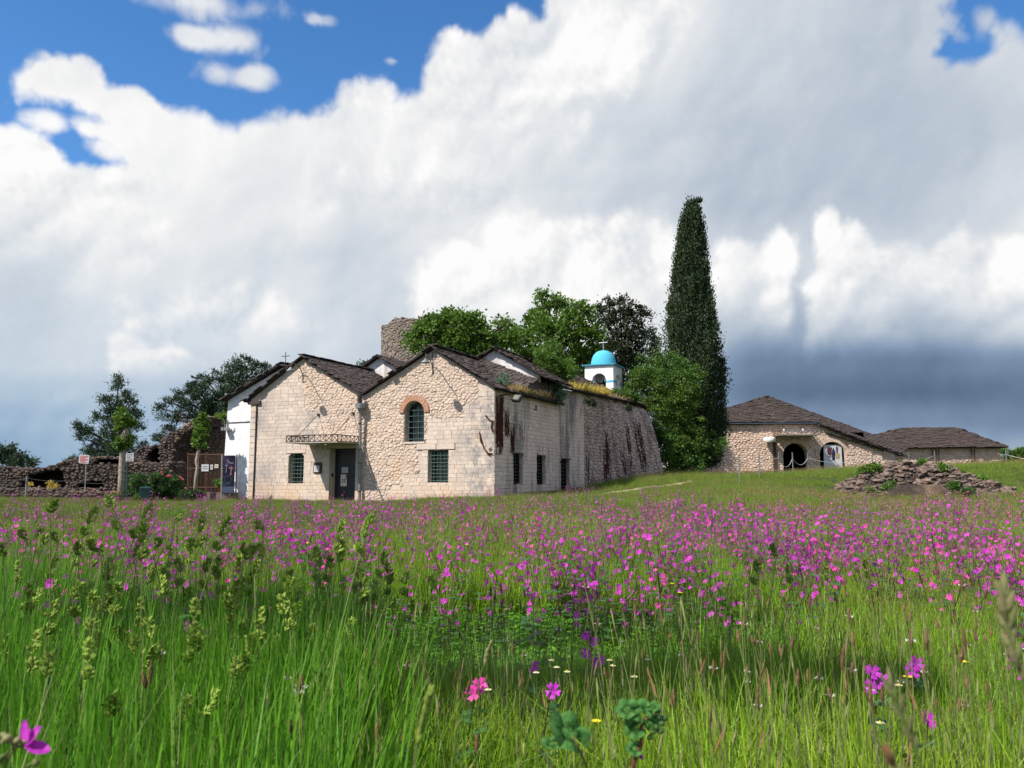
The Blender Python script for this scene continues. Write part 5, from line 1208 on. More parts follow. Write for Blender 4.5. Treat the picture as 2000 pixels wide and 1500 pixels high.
tree('heap_bush', [(1730, 950, 6), (1745, 945, 5), (1702, 958, 7), (1862, 948, 8), (1890, 960, 9), (1855, 958, 6), (1975, 975, 9)], 27.3, 'shrub', 'low green weeds sprouting between the stones of the rubble heap', 'bush', per=60, leaf=(.08, .04), clump=.13, seed=34, trunk_r=.01, limb=False)
# grassy fringe on the eaves
def eave_grass(name, pts, mat, label, n, h, seed):
    g = np.random.default_rng(seed); P = np.array([[p.x, p.y, p.z] for p in pts]); u = g.random(n) * (len(pts) - 1); i = np.minimum(u.astype(int), len(pts) - 2); f = (u - i)[:, None]
    c = P[i] * (1 - f) + P[i + 1] * f + g.normal(size=(n, 3)) * [.16, .16, .03]; hh = h * g.uniform(.4, 1.3, n) * (0.6 + .6 * np.abs(np.sin(u * 3.1 + seed)))
    d = g.normal(size=(n, 3)) * .45 + [0, 0, 1]; d /= np.linalg.norm(d, axis=1, keepdims=True)
    Q = leaf_quads(c + d * hh[:, None] * .5, d, 1, .016, g); ctr_ = Q.mean(1, keepdims=True); Q = c[:, None] + (Q - ctr_) * 1.0
    s = np.cross(d, g.normal(size=(n, 3))); s /= np.linalg.norm(s, axis=1, keepdims=True); s *= .012
    Q = np.stack([c - s, c + s, c + d * hh[:, None] + s * .3, c + d * hh[:, None] - s * .3], 1)
    o = fast(name, Q, 4, M[mat], None, tone=g.random(n)); tag(o, label, 'grass', None, 'stuff')
eave_grass('roof_grass', [Rp(.15, 4.62, 1.2), Rp(.12, 4.64, 4), Rp(.1, 4.66, 7)], 'dry2', 'brownish dry grass along the first stretch of church eave', 1900, .22, 1)
eave_grass('roof_grass', [eave2(1.3, 5.42, .1), eave2(3, 5.42, .1), eave2(4.6, 5.42, .1), eave2(5.0, 5.42, .15)], 'dry', 'golden dry grass tuft on the eave below the belfry', 2200, .34, 2)
eave_grass('roof_grass', [eave2(5.0, 5.40, .1), eave2(7.5, 5.40, .1), eave2(10, 5.38, .1)], 'dry2', 'thin rusty dry grass on the far end of the eave', 260, .2, 3)

# ------------------------------------------------------------------ things by the church entrance area, left
def board_thing(name, label, cat, px0, py0, px1, py1, Y, mat, pole_px, pole_bot, tilt=0.0, pole='iron_black', lines=None, lmat='ink', thick=.02, pole_r=.03):
    p, q_ = at(px0, py0, Y), at(px1, py1, Y); c = (p + q_) / 2; w, h = q_.x - p.x, p.z - q_.z
    pb = at(pole_px, pole_bot, Y); z0 = Hs(pb.x, Y); e = empty(name, (pb.x, Y, z0), label, cat)
    pt = at(pole_px, py0 + 1, Y); b = MB(); b.tube([(pb.x, Y + .05, z0 - .1), (pt.x, Y + .05, pt.z)], pole_r, 8); b.build('pole', M[pole], e)
    Q = Matrix.Translation(c) @ Matrix.Rotation(tilt, 4, 'Y'); b = MB(); b.box(None, w, thick, h, M=Q); b.build('board', M[mat], e)
    b = MB()
    for k in range(lines or 0):
        z = h * (.36 - .72 * k / max(1, lines - 1)); ww = w * (.8 - .25 * (k % 3 == 2)); b.box(None, ww, .004, h * .07, M=Q @ Matrix.Translation((-(w * .8 - ww) / 2, -thick / 2 - .004, z)))
    if lines: b.build('print', M[lmat], e)
    return e
board_thing('warning_sign', 'tilted sign with red print standing above the dark ruin mound', 'sign', 155, 888.5, 173.5, 905, 38.5, 'paper', 167, 935, R(5), 'galv', 7, 'red_ink', pole_r=.02)
board_thing('info_sign', 'white sign plate on a dark green pole right of the pale pollarded trunk', 'sign', 246.5, 885.5, 260.5, 901, 33.2, 'paper', 247, 972, 0, 'bin', 5, 'ink', pole_r=.032)
# tall banner stand
e = empty('banner_stand', at(448, 975, 36.4), 'tall dark banner with two crosses and a ring beside the white wing', 'banner')
BY = 36.4
def bp(px, py, o=0.0): p = at(px, py, BY); return Vector((p.x, BY - o, p.z))
for px, tp in ((433.5, 888), (462.5, 888)):
    b = MB(); b.tube([bp(px - (1.5 if px < 440 else 2.5), 981), bp(px, tp)], .028, 6); b.build('post', M['galv' if px < 440 else 'wood'], e)
m, t = nt('banner_print'); n = N(t); P = geo(n); c = n.mix(n.ramp(n.noise(1.6, 4, .6, P), .4, .7), (.006, .006, .018), (.028, .024, .06)); finish(n, c, .55); M['banner'] = m
b = MB(); b.add([bp(437.5, 889.5), bp(460, 889.5), bp(457, 963.5), bp(433.5, 963.5)], [(3, 2, 1, 0)]); b.build('cloth', M['banner'], e)
lil = plain('lilac_print', (.16, .12, .20), .6); gol = plain('copper_print', (.30, .14, .13), .6); lb_ = plain('slate_blue_print', (.05, .07, .13), .6)
def flat(name, pxs, mat, par, o=.006): b = MB(); b.add([bp(x, y, o) for x, y in pxs], [tuple(range(len(pxs)))]); return b.build(name, mat, par)
def strip(name, a, c, w, mat, par): d = Vector((c[0] - a[0], c[1] - a[1], 0)); l = d.length; nx_, ny_ = -d.y / l * w / 2, d.x / l * w / 2; return flat(name, [(a[0] + nx_, a[1] + ny_), (c[0] + nx_, c[1] + ny_), (c[0] - nx_, c[1] - ny_), (a[0] - nx_, a[1] - ny_)], mat, par, .006 + random.random() * .002)
def ring(name, cx, cy, r0, r1, a0, a1, mat, par, n_=22):
    b = MB(); b.add([bp(cx + r * math.cos(a0 + (a1 - a0) * k / n_), cy + r * math.sin(a0 + (a1 - a0) * k / n_), .006) for k in range(n_ + 1) for r in (r0, r1)], [(2 * k, 2 * k + 1, 2 * k + 3, 2 * k + 2) for k in range(n_)]); return b.build(name, mat, par)
ring('ring_print', 452, 897, 6.0, 9.2, R(60), R(178), lil, e); ring('ring_print', 445.2, 936, 6.3, 7.1, 0, R(360), lb_, e)
strip('cross_print', (443.2, 904.5), (441.8, 922.5), 1.6, lil, e); strip('cross_print', (439.8, 908.8), (445.8, 909.6), 1.8, lil, e); flat('cross_print', [(440.4, 920.8), (443.2, 920.8), (443, 922.8), (440.2, 922.8)], lil, e, .009)
strip('cross_print', (452.0, 910.5), (450.8, 927.5), 1.7, gol, e); strip('cross_print', (447.6, 914.2), (455.6, 914.8), 2.2, gol, e); flat('cross_print', [(449, 925.6), (452.8, 925.6), (452.6, 927.6), (448.8, 927.6)], gol, e, .009)
for k in range(3): strip('text_line', (436, 943.8 + k * 2.2), (452 - 4 * k, 943.8 + k * 2.2), .8, lb_, e)
flat('photo_print', [(434.6, 950), (456.6, 950), (456, 962.5), (434, 962.5)], lb_, e, .004)
# iron gate and fence
GYY = 41.0
def gp(px, py, o=0.0): p = at(px, py, GYY); return Vector((p.x, GYY - o, p.z))
e = empty('iron_gate', gp(400, 960), 'black iron bar gate and fence between the ruins and the white wing', 'gate')
for k in range(27):
    px = 367 + k * (438 - 367) / 26; b = MB(); b.tube([gp(px, 965), gp(px, 884 + 1.2 * math.sin(k * 1.3))], .011 if k % 13 else .035, 5); b.build('bar', M['iron_rust'], e)
for py in (888, 915, 952): b = MB(); b.tube([gp(366, py), gp(439, py)], .025, 5); b.build('rail', M['iron_rust'], e)
for px0, py0, px1, py1, lab in ((394.5, 907, 408, 920.5, 'large white notice tied to the iron gate'), (411.5, 907.5, 416.5, 917, 'narrow white notice in the middle of the gate papers'), (420, 907, 427, 914, 'small pinkish notice nearest the banner on the gate')):
    b = MB(); p, q_ = gp(px0, py0, .05), gp(px1, py1, .05); b.box((p + q_) / 2, q_.x - p.x, .012, p.z - q_.z); ee = empty('gate_notice', (p + q_) / 2, lab, 'notice'); b.build('sheet', M['paper' if px0 < 415 else 'cream_paper'], ee)
    b = MB(); b.box((p + q_) / 2 + Vector((0, -.009, (p.z - q_.z) * .18)), (q_.x - p.x) * .7, .004, (p.z - q_.z) * .1); b.box((p + q_) / 2 + Vector((0, -.009, -(p.z - q_.z) * .12)), (q_.x - p.x) * .7, .004, (p.z - q_.z) * .1); b.build('print', M['ink'], ee)
# bin
bx, by = at(283, 975, 32.6).x, 32.6; bz = Hs(bx, by); e = empty('litter_bin', (bx, by, bz), 'dark green tapered litter bin in front of the rose bush', 'bin')
def frus(b, c, w0, w1, d0, d1, z0, z1, rz=.45):
    Q = Matrix.Translation(c) @ Matrix.Rotation(rz, 4, 'Z'); vs = [Q @ Vector((x * w / 2, y * d / 2, z)) for w, d, z in ((w0, d0, z0), (w1, d1, z1)) for x, y in ((-1, -1), (1, -1), (1, 1), (-1, 1))]
    b.add(vs, [(3, 2, 1, 0), (4, 5, 6, 7), (0, 1, 5, 4), (1, 2, 6, 5), (2, 3, 7, 6), (3, 0, 4, 7)])
b = MB(); frus(b, (bx, by, bz), .30, .40, .30, .38, 0, .56); b.build('body', M['bin'], e)
b = MB(); frus(b, (bx, by, bz), .43, .43, .41, .41, .56, .60); frus(b, (bx, by, bz), .42, .30, .40, .30, .602, .63); b.build('lid', M['bin'], e)
b = MB(); frus(b, (bx, by, bz), .31, .35, .02, .02, .08, .5); b.build('rib', M['bin'], e)
# pollarded trees
def pollard(label, px, Y, pts, rad, tufts, seed, mat='plane'):
    z0 = Hs(at(px, 960, Y).x, Y); e = empty('pollard_tree', (at(px, 960, Y).x, Y, z0), label, 'tree', 'pollarded trees by the ruins')
    P = [at(x, y, Y) for x, y in pts]; P[0].z = z0 - .1; b = MB(); b.tube(P, rad, 10); o = b.build('trunk', M['bark'], e, smooth=True)
    g = np.random.default_rng(seed); C_, D_, T_, tips = crown_pts(tufts, Y, 60, None, .16, g, .4, .5, .4)
    b = MB()
    for tt in tips:
        for t_ in tt[:4]: b.tube([P[-2], Vector(t_)], [.03, .01], 4, cap=False)
    b.build('branches', M['bark'], e)
    o = fast('crown', leaf_quads(C_, D_, .13, .10, g), 4, M[mat], e, tone=T_); o['kind'] = 'stuff'
pollard('pale spotted pollard trunk with leaf tufts left of the litter bin', 236, 33.5, [(236, 977), (236.5, 940), (238, 905), (240, 880), (243, 850), (248, 835), (252, 822)], [.125, .12, .115, .11, .105, .08, .04], [(232, 812, 6), (238, 805, 7), (245, 815, 8), (236, 822, 9), (248, 826, 7), (233, 835, 6), (256, 830, 7), (232, 862, 6), (236, 872, 5), (254, 858, 6), (250, 870, 5)], 41)
pollard('slim bent pollard trunk with a leafy top before the iron gate', 384, 38.0, [(381, 958), (383, 930), (386, 912), (384, 900), (388, 880), (390, 855), (392, 830)], [.085, .08, .075, .085, .07, .05, .03], [(388, 822, 7), (398, 822, 7), (394, 814, 6), (390, 838, 8), (400, 835, 7), (387, 855, 7), (397, 852, 7), (385, 866, 5), (396, 868, 5)], 42)
# rose bed
def rosebush(label, circles, Y, seed, blooms, bl_mat='rose'):
    e = tree('rose_bush', circles, Y, 'rose_leaf', label, 'rose bush', per=70, leaf=(.07, .05), clump=.14, seed=seed, trunk_r=.03, fill=.4)
    for px, py in blooms:
        c = at(px, py, Y - .55); b = MB()
        for k in range(16):
            a = random.random() * 6.28; t_ = random.uniform(.1, 1.3); d = Vector((math.cos(a) * math.cos(t_), math.sin(a) * math.cos(t_), math.sin(t_))); s = d.cross(Vector((.3, .2, 1))).normalized(); r = .07
            b.add([c + d * .01, c + d * r * .7 + s * r * .6, c + d * r * 1.2, c + d * r * .7 - s * r * .6], [(0, 1, 2, 3)])
        b.build('rose', M[bl_mat], e)
rosebush('rose bush with pink and red blooms to the right of the litter bin', [(300, 950, 14), (315, 940, 16), (335, 945, 17), (350, 958, 13), (318, 962, 14), (300, 932, 8), (296, 968, 9), (340, 968, 12), (360, 965, 8), (325, 928, 8)], 34.6, 51, [(315, 923.5), (317, 928), (326, 932), (329, 930), (333, 931.5), (331, 933), (353, 935), (356, 938), (351, 933), (362, 955)])
rosebush('reddish rose bush between the sign pole and the litter bin', [(262, 950, 13), (258, 935, 9), (272, 940, 12), (275, 958, 10), (252, 958, 8), (270, 968, 8)], 34.8, 52, [(262, 948), (272, 955)], 'red_petal')
tree('rose_bush', [(372, 965, 8), (382, 962, 7), (390, 968, 8), (362, 972, 8), (378, 974, 9)], 35.5, 'rose_leaf', 'low green plants at the foot of the slim pollard trunk', 'bush', per=60, leaf=(.07, .05), clump=.13, seed=53, trunk_r=.01, limb=False)
tree('weed_clump', [(225, 968, 7), (215, 974, 6), (232, 975, 5), (265, 975, 7), (205, 978, 4)], 33.0, 'plane', 'bright green weeds around the foot of the pale pollard trunk', 'plant', per=60, leaf=(.07, .045), clump=.12, seed=54, trunk_r=.01, limb=False)
tree('weed_clump', [(100, 945, 4), (108, 950, 4), (97, 952, 4), (58, 948, 3)], 38.5, 'dry', 'yellow flowering weeds inside the dark cavity of the ruin', 'plant', per=50, leaf=(.07, .045), clump=.12, seed=55, trunk_r=.01, limb=False)
for bl, (px, py) in enumerate(((222, 965), (226, 968), (219, 969), (228, 964))):
    pass
e = empty('pink_flowers', at(224, 967, 32.8), 'cluster of pale pink lilies at the foot of the pollard trunk', 'flowers'); b = MB()
for k in range(40):
    c = at(224 + random.uniform(-8, 6), 966 + random.uniform(-5, 5), 32.7); a = random.random() * 6.28; d = Vector((math.cos(a), math.sin(a) * .6, .6)).normalized(); s = d.cross(Vector((0, 0, 1))).normalized(); b.add([c, c + d * .04 + s * .02, c + d * .08, c + d * .04 - s * .02], [(0, 1, 2, 3)])
b.build('blooms', M['rose'], e)
# orange pot with plant
p = at(431, 958, 38.6); pz = Hs(p.x, 38.6); e = empty('flower_pot', (p.x, 38.6, pz), 'orange pot with a green leafy plant between gate and banner', 'flower pot')
pz2 = at(431, 962, 38.6).z; b = MB(); b.lathe((p.x, 38.6, pz2), [(0, 0), (.10, 0), (.15, .34), (.17, .34), (.17, .38), (.14, .38), (.13, .34), (0, .33)], 14); b.build('pot', M['orange'], e, smooth=True)
g = np.random.default_rng(61); C_, D_, T_, _ = crown_pts([(424, 942, 5), (431, 938, 5), (436, 943, 4), (428, 946, 4)], 38.6, 40, None, .13, g); o = fast('leaves', leaf_quads(C_, D_, .10, .06, g), 4, M['plane'], e, tone=T_); o['kind'] = 'stuff'
b = MB(); b.box(Vector((p.x - .1, 38.7, (pz + pz2) / 2)), 1.6, .5, max(.06, pz2 - pz)); b.build('stone_step', M['ruin_pale'], e)
# left wooden post with wire
PA = at(53, 930, 34.5); zA = Hs(PA.x, 34.5); e = empty('wire_post', (PA.x, 34.5, zA), 'grey wooden post holding a wire at the kerb wall on the far left', 'post')
b = MB(); b.tube([(PA.x, 34.5, zA - .1), tuple(PA)], .045, 7); b.build('pole', M['zinc'], e)
PB, PC_ = at(130, 939, 37.5), at(205, 944, 39.5)
for a_, c_, s_, lab in ((PA - Vector((0, 0, .08)), PB, .06, 'wire running right from the grey post on the far left'), (PB, PC_, .05, 'wire in front of the lower ruin cavity'), (at(-60, 936, 33), PA - Vector((0, 0, .1)), .08, 'wire running out of the picture from the grey post on the far left')):
    e = empty('wire', (a_ + c_) / 2, lab, 'wire', 'wires along the kerb'); b = MB(); b.tube([a_.lerp(c_, k / 10) - Vector((0, 0, 4 * s_ * (k / 10) * (1 - k / 10))) for k in range(11)], .008, 4); b.build('strand', M['zinc'], e)
# dark railings beside the cypress foot
e = empty('iron_railing', at(1375, 925, 62), 'dark iron bars between the cypress foot and the far stone wall', 'railing')
for k in range(8):
    x = 1358 + k * 3.6; b = MB(); b.tube([at(x, 925, 62), at(x + .5, 878, 62)], .04, 5); b.build('bar', M['iron_black'], e)
b = MB(); b.tube([at(1357, 882, 62), at(1384, 882, 62)], .04, 5); b.build('rail', M['iron_black'], e)

# ------------------------------------------------------------------ the meadow
g = np.random.default_rng(77)
def gmat(name, ca, cb, base, trans=.32, rnd=.3):
    """grass blade: colour runs from base to tip through tone (0 at the root face, 1 at the tip)"""
    m, t = nt(name); n = N(t); oi = n.n('ShaderNodeObjectInfo'); P = geo(n)
    r = oi.outputs['Random']; c = n.mix(r, ca, cb)
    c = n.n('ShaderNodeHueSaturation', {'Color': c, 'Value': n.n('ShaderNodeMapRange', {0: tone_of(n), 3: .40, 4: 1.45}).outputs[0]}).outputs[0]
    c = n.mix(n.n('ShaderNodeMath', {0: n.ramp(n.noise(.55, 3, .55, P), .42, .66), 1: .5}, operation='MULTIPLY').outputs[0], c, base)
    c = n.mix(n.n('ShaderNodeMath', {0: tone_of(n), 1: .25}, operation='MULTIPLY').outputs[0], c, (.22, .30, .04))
    finish(n, c, .5, spec=.35, trans=trans); return m
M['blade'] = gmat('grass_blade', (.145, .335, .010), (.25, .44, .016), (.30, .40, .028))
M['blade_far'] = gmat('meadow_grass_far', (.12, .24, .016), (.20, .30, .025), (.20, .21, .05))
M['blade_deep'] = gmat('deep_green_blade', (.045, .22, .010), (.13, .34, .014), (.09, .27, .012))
M['stalk'] = leaf_mat('pale_stalk', (.13, .20, .05), (.22, .24, .09), .3, .6, .2, obj_rand=.2)
M['seed'] = leaf_mat('seed_heads', (.19, .22, .08), (.30, .27, .14), .3, .7, .15, obj_rand=.25)
M['seed_brown'] = leaf_mat('brown_seed_heads', (.22, .115, .055), (.32, .19, .10), .2, .8, .1, obj_rand=.3)
M['seed_green'] = leaf_mat('cocksfoot_heads', (.17, .30, .04), (.36, .44, .09), .35, .7, .15, obj_rand=.3)
M['plantain'] = leaf_mat('plantain_heads', (.11, .065, .035), (.20, .125, .065), .1, .85, .1, obj_rand=.3)
M['mallow'] = leaf_mat('mallow_petals', (.50, .022, .43), (.68, .06, .58), .35, .5, .2, obj_rand=.18)
M['mallow_pink'] = leaf_mat('mallow_petals_pink', (.66, .04, .33), (.76, .10, .44), .35, .5, .2, obj_rand=.15)
M['mallow_deep'] = leaf_mat('mallow_petals_deep', (.36, .015, .38), (.50, .05, .50), .35, .5, .2, obj_rand=.15)
M['mallow_leaf'] = leaf_mat('mallow_leaves', (.045, .13, .035), (.075, .17, .05), .35, .5, .35, obj_rand=.2)
M['mallow_stem'] = leaf_mat('mallow_stems', (.09, .10, .03), (.13, .08, .05), .1, .7, .2)
M['white_petal'] = leaf_mat('white_petals', (.78, .78, .74), (.82, .82, .80), .3, .6, .2)
M['yellow_petal'] = leaf_mat('yellow_petals', (.80, .62, .02), (.85, .70, .04), .3, .5, .2)
m, t = nt('big_mallow_leaf'); n = N(t); c = n.mix(n.ramp(n.noise(160, 4, .6, geo(n)), .35, .65), (.045, .15, .035), (.10, .24, .06)); finish(n, c, .65, n.noise(300, 3, .6, geo(n)), .002, .6, .1, trans=.35); M['vein_leaf'] = m
m, t = nt('near_mallow_petal'); n = N(t); mp_ = n.n('ShaderNodeMapping', {0: geo(n), 3: (900, 200, 120)}).outputs[0]; c = n.mix(n.ramp(n.noise(1, 4, .6, mp_), .38, .66), (.62, .06, .55), (.30, .012, .36)); finish(n, c, .55, n.noise(500, 3, .6, geo(n)), .001, .5, .2, trans=.4); M['near_petal'] = m

def blades(N_, rad, h0, h1, w, lean, segs, g, curl=.5):
    """quads of N_ curved tapering blades; returns (quads (n,4,3), tone)"""
    a = g.uniform(0, 6.283, N_); rr = rad * np.sqrt(g.random(N_)); x, y = rr * np.cos(a), rr * np.sin(a)
    h = g.uniform(h0, h1, N_); th = g.uniform(0, 6.283, N_); ln = np.abs(g.normal(0, lean, N_)); ph = th + g.normal(0, .9, N_) + 1.57; ww = w * g.uniform(.6, 1.3, N_)
    lv = []
    for k in range(segs + 1):
        u = k / segs; off = ln * h * (u * .45 + curl * u * u); z = h * (u - .22 * np.minimum(ln, 1.2) * u * u); wk = ww * (1 - u ** 1.6) * .5 + .0002
        c = np.stack([x + np.cos(th) * off, y + np.sin(th) * off, z], 1); s = np.stack([np.cos(ph), np.sin(ph), np.zeros(N_)], 1) * wk[:, None]; lv.append((c - s, c + s))
    Q = np.concatenate([np.stack([lv[k][0], lv[k][1], lv[k + 1][1], lv[k + 1][0]], 1) for k in range(segs)])
    T = np.concatenate([np.full(N_, .25 * k / segs) for k in range(segs)]) + .75 * np.tile(g.uniform(0, 1, N_) ** 1.3, segs)
    return Q, T
def spindle(base, d, L, r, g, rings=4, sides=4, knob=.25):
    """quads of a lumpy spindle"""
    d = np.array(d) / np.linalg.norm(d); a = np.cross(d, [0.3, .9, .1]); a /= np.linalg.norm(a); b_ = np.cross(d, a); R_ = []
    for k in range(rings + 1):
        u = k / rings; rad = r * (math.sin(math.pi * (u * .86 + .1)) ** .7) * (1 + g.uniform(-knob, knob)); R_.append([base + d * L * u + (a * math.cos(q * 6.283 / sides + k * .5) + b_ * math.sin(q * 6.283 / sides + k * .5)) * rad for q in range(sides)])
    return [[R_[k][q], R_[k][(q + 1) % sides], R_[k + 1][(q + 1) % sides], R_[k + 1][q]] for k in range(rings) for q in range(sides)]
def stemq(p0, p1, p2, w):
    """3-sided tube through a bent stem"""
    pts = [np.array(p0), np.array(p1), np.array(p2)]; P_ = [(1 - t) ** 2 * pts[0] + 2 * t * (1 - t) * pts[1] + t * t * pts[2] for t in (0, .33, .66, 1)]
    out = []; off = [np.array([math.cos(q * 2.094), math.sin(q * 2.094), 0]) * w for q in range(3)]
    for k in range(3):
        for q in range(3): out.append([P_[k] + off[q], P_[k] + off[(q + 1) % 3], P_[k + 1] + off[(q + 1) % 3] * .85, P_[k + 1] + off[q] * .85])
    return out, P_
class QB:
    def __init__(s): s.q = []; s.m = []; s.t = []
    def add(s, quads, mi, tone=None):
        for q in quads: s.q.append(q); s.m.append(mi); s.t.append(g.random() if tone is None else tone)
    def arr(s, Q, T, mi): s.q += list(Q); s.m += [mi] * len(Q); s.t += list(T)
    def mesh(s, name, mats): return fast(name, np.array(s.q), 4, mats, tone=s.t, mi=s.m, obj=False)
protos = bpy.data.collections.new('meadow_sources')
def proto(name, me): o = bpy.data.objects.new(name, me); protos.objects.link(o); return o
PN = []
def clump_mesh(name, N_, rad, h0, h1, w, lean, mat, segs=4, ears=0, ear_mat='seed', curl=.5, ear_h=1.25, es=1.0):
    q = QB(); Q, T = blades(N_, rad, h0, h1, w, lean, segs, g, curl); q.arr(Q, T, 0)
    Q, T = blades(max(1, N_ // 16), rad, h0, h1 * 1.1, w * .7, lean + .35, segs, g, .8); q.arr(Q, T, 1)
    for _ in range(ears):
        a = g.uniform(0, 6.28); r = rad * math.sqrt(g.random()); h = h1 * g.uniform(.75, ear_h); th = g.uniform(0, 6.28); ln = abs(g.normal(0, .12)) + .03
        tip = np.array([r * math.cos(a) + math.cos(th) * ln * h, r * math.sin(a) + math.sin(th) * ln * h, h]); s_, P_ = stemq([r * math.cos(a), r * math.sin(a), 0], [r * math.cos(a), r * math.sin(a), h * .6], tip, .0008)
        q.add(s_, 1); q.add(spindle(tip, P_[3] - P_[2] + g.normal(0, .01, 3), g.uniform(.025, .05) * es, g.uniform(.0016, .003) * es, g, 3, 3), 2)
    me = q.mesh(name, [M[mat], M['stalk'], M[ear_mat]]); PN.append(name); proto('%02d_%s' % (len(PN) - 1, name), me); return len(PN) - 1
NEAR = [clump_mesh('short_clump', 54, .10, .08, .24, .0036, .6, 'blade', 4, 1) for _ in range(5)]
TALL = [clump_mesh('tall_clump', 42, .10, .26, .52, .0062, .22, 'blade_deep', 5, 0, curl=.3) for _ in range(5)]
MIDC = [clump_mesh('meadow_clump', 48, .13, .14, .36, .0045, .45, 'blade', 4, (3, 1, 2, 0, 4, 1)[i], ('seed', 'seed_brown', 'seed')[i % 3]) for i in range(6)]
FAR = [clump_mesh('far_clump', 70, .30, .12, .34, .010, .5, 'blade_far', 3, (7, 3, 0, 5)[i], ('seed', 'seed_brown')[i % 2], es=1.5) for i in range(4)]
LAWN = [clump_mesh('low_lawn_clump', 60, .14, .05, .13, .005, .7, 'blade_deep', 3, 0) for _ in range(3)]
def cl_mesh():
    q = QB()
    for _ in range(38):
        a = g.uniform(0, 6.28); r = .13 * math.sqrt(g.random()); h = g.uniform(.04, .12); c = np.array([r * math.cos(a), r * math.sin(a), h])
        for k in range(3):
            t_ = k * 2.09 + a; d = np.array([math.cos(t_), math.sin(t_), .15]); s_ = np.array([-math.sin(t_), math.cos(t_), 0]); L = .014
            q.add([[c, c + d * L * .6 + s_ * L * .5, c + d * L * 1.15, c + d * L * .6 - s_ * L * .5]], 0)
    PN.append('clover'); proto('%02d_clover_patch' % (len(PN) - 1), q.mesh('clover_patch', [M['blade_deep']])); return len(PN) - 1
CLO = [cl_mesh() for _ in range(2)]

def scatter(n, y0, y1, x0=-150, x1=2150, power=1.0):
    """random ground positions between two distances, within a little more than the field of view"""
    u = g.random(n); y = (y0 ** (2 * power) + u * (y1 ** (2 * power) - y0 ** (2 * power))) ** (1 / (2 * power)); px = g.uniform(x0, x1, n); return (px - 1000) / F * y, y, px
# 2-D footprints to keep free of grass
def in_church(x, y):
    dx, dy = x - CX, y - CY; a = dx * EF.x + dy * EF.y; t = dx * ES.x + dy * ES.y
    return ((a > -12.35) & (a < .06 + np.clip(t - 7.0, 0, 20) * .11) & (t > -.06) & (t < 17)) | ((a > -14.6) & (a < -12) & (t > .75) & (t < 10))
def path_dist(x, y):
    d = np.full(np.shape(x), 1e9)
    for a, b_ in zip(pp, pp[1:]):
        e_ = np.array([b_.x - a.x, b_.y - a.y]); t = np.clip(((x - a.x) * e_[0] + (y - a.y) * e_[1]) / (e_ @ e_), 0, 1); d = np.minimum(d, np.hypot(x - a.x - t * e_[0], y - a.y - t * e_[1]))
    return d
def hollow(x, y): return np.exp(-((x + .15) / 1.6) ** 4 - ((y - 4.3) / .72) ** 4)
X, Y_, V, S_ = [], [], [], []
def put(x, y, var, sc, keep=None):
    k = ~in_church(x, y) & (path_dist(x, y) > .5 + .25 * g.random(len(x)))
    k &= ~((np.abs(x - (hx[0] + hx[-1]) / 2) < (hx[-1] - hx[0]) / 2 - .2) & (y > HYc - .9) & (y < HYc + 2.2))
    k &= ~((x < -9) & (y > 35.4) & (y < 50) & (x / y < -.33))
    if keep is not None: k &= keep
    X.append(x[k]); Y_.append(y[k]); V.append(var[k]); S_.append(sc[k])
def wave(x, y, f, s): return .5 + .25 * (np.sin(x * f + s) + np.sin(y * f * 1.3 + s * 2 + x * f * .6))
# nearest zone
x, y, px = scatter(2600, .75, 4.2); left = np.clip((760 - px) / 320, 0, 1)
put(x, y, np.where(g.random(len(x)) < left * .75, g.choice(TALL, len(x)), g.choice(NEAR + MIDC[:2], len(x))), (.75 + .5 * wave(x, y, 2.2, 1)) * (1 - .25 * np.clip((px - 700) / 300, 0, 1) * np.clip((1400 - px) / 300, 0, 1)), hollow(x, y) < .35)
x, y, px = scatter(900, .75, 4.2, -150, 700); put(x, y, g.choice(TALL, len(x)), .8 + .45 * g.random(len(x)), hollow(x, y) < .2)
x, y, px = scatter(500, 1.5, 4.2, 600, 1500); put(x, y, g.choice(CLO, len(x)), .8 + .5 * g.random(len(x)))
# middle zone
x, y, px = scatter(6500, 4.0, 12, power=.8); put(x, y, g.choice(MIDC, len(x)), (.75 + .5 * wave(x, y, 1.1, 2)) * 1.05, hollow(x, y) < .3)
x, y, px = scatter(1400, 3.6, 5.4, 500, 1500); put(x, y, g.choice(LAWN + CLO[:1], len(x)), .8 + .5 * g.random(len(x)), hollow(x, y) > .18)
# the same meadow goes on to either side of the view
for a_, b_ in ((-1100, -140), (2140, 3100)):
    x, y, px = scatter(1500, .75, 4.2, a_, b_); put(x, y, np.where(px < 700, g.choice(TALL, len(x)), g.choice(NEAR + MIDC[:2], len(x))), .75 + .4 * g.random(len(x)))
    x, y, px = scatter(3600, 4.0, 12, a_, b_, .8); put(x, y, g.choice(MIDC, len(x)), .8 + .4 * wave(x, y, 1.1, 2))
    x, y, px = scatter(5000, 11.5, 40, a_, b_, .85); put(x, y, g.choice(FAR, len(x)), .6 + .4 * wave(x, y, .7, 3))
xs_ = g.uniform(-3.5, 3.5, 1100); ys_ = g.uniform(-2.5, .75, 1100); kk = np.hypot(xs_, ys_) > .7; put(xs_[kk], ys_[kk], g.choice(NEAR, kk.sum()), .6 + .4 * g.random(kk.sum()), (ys_[kk] < .5) | (np.abs(xs_[kk]) > .8))
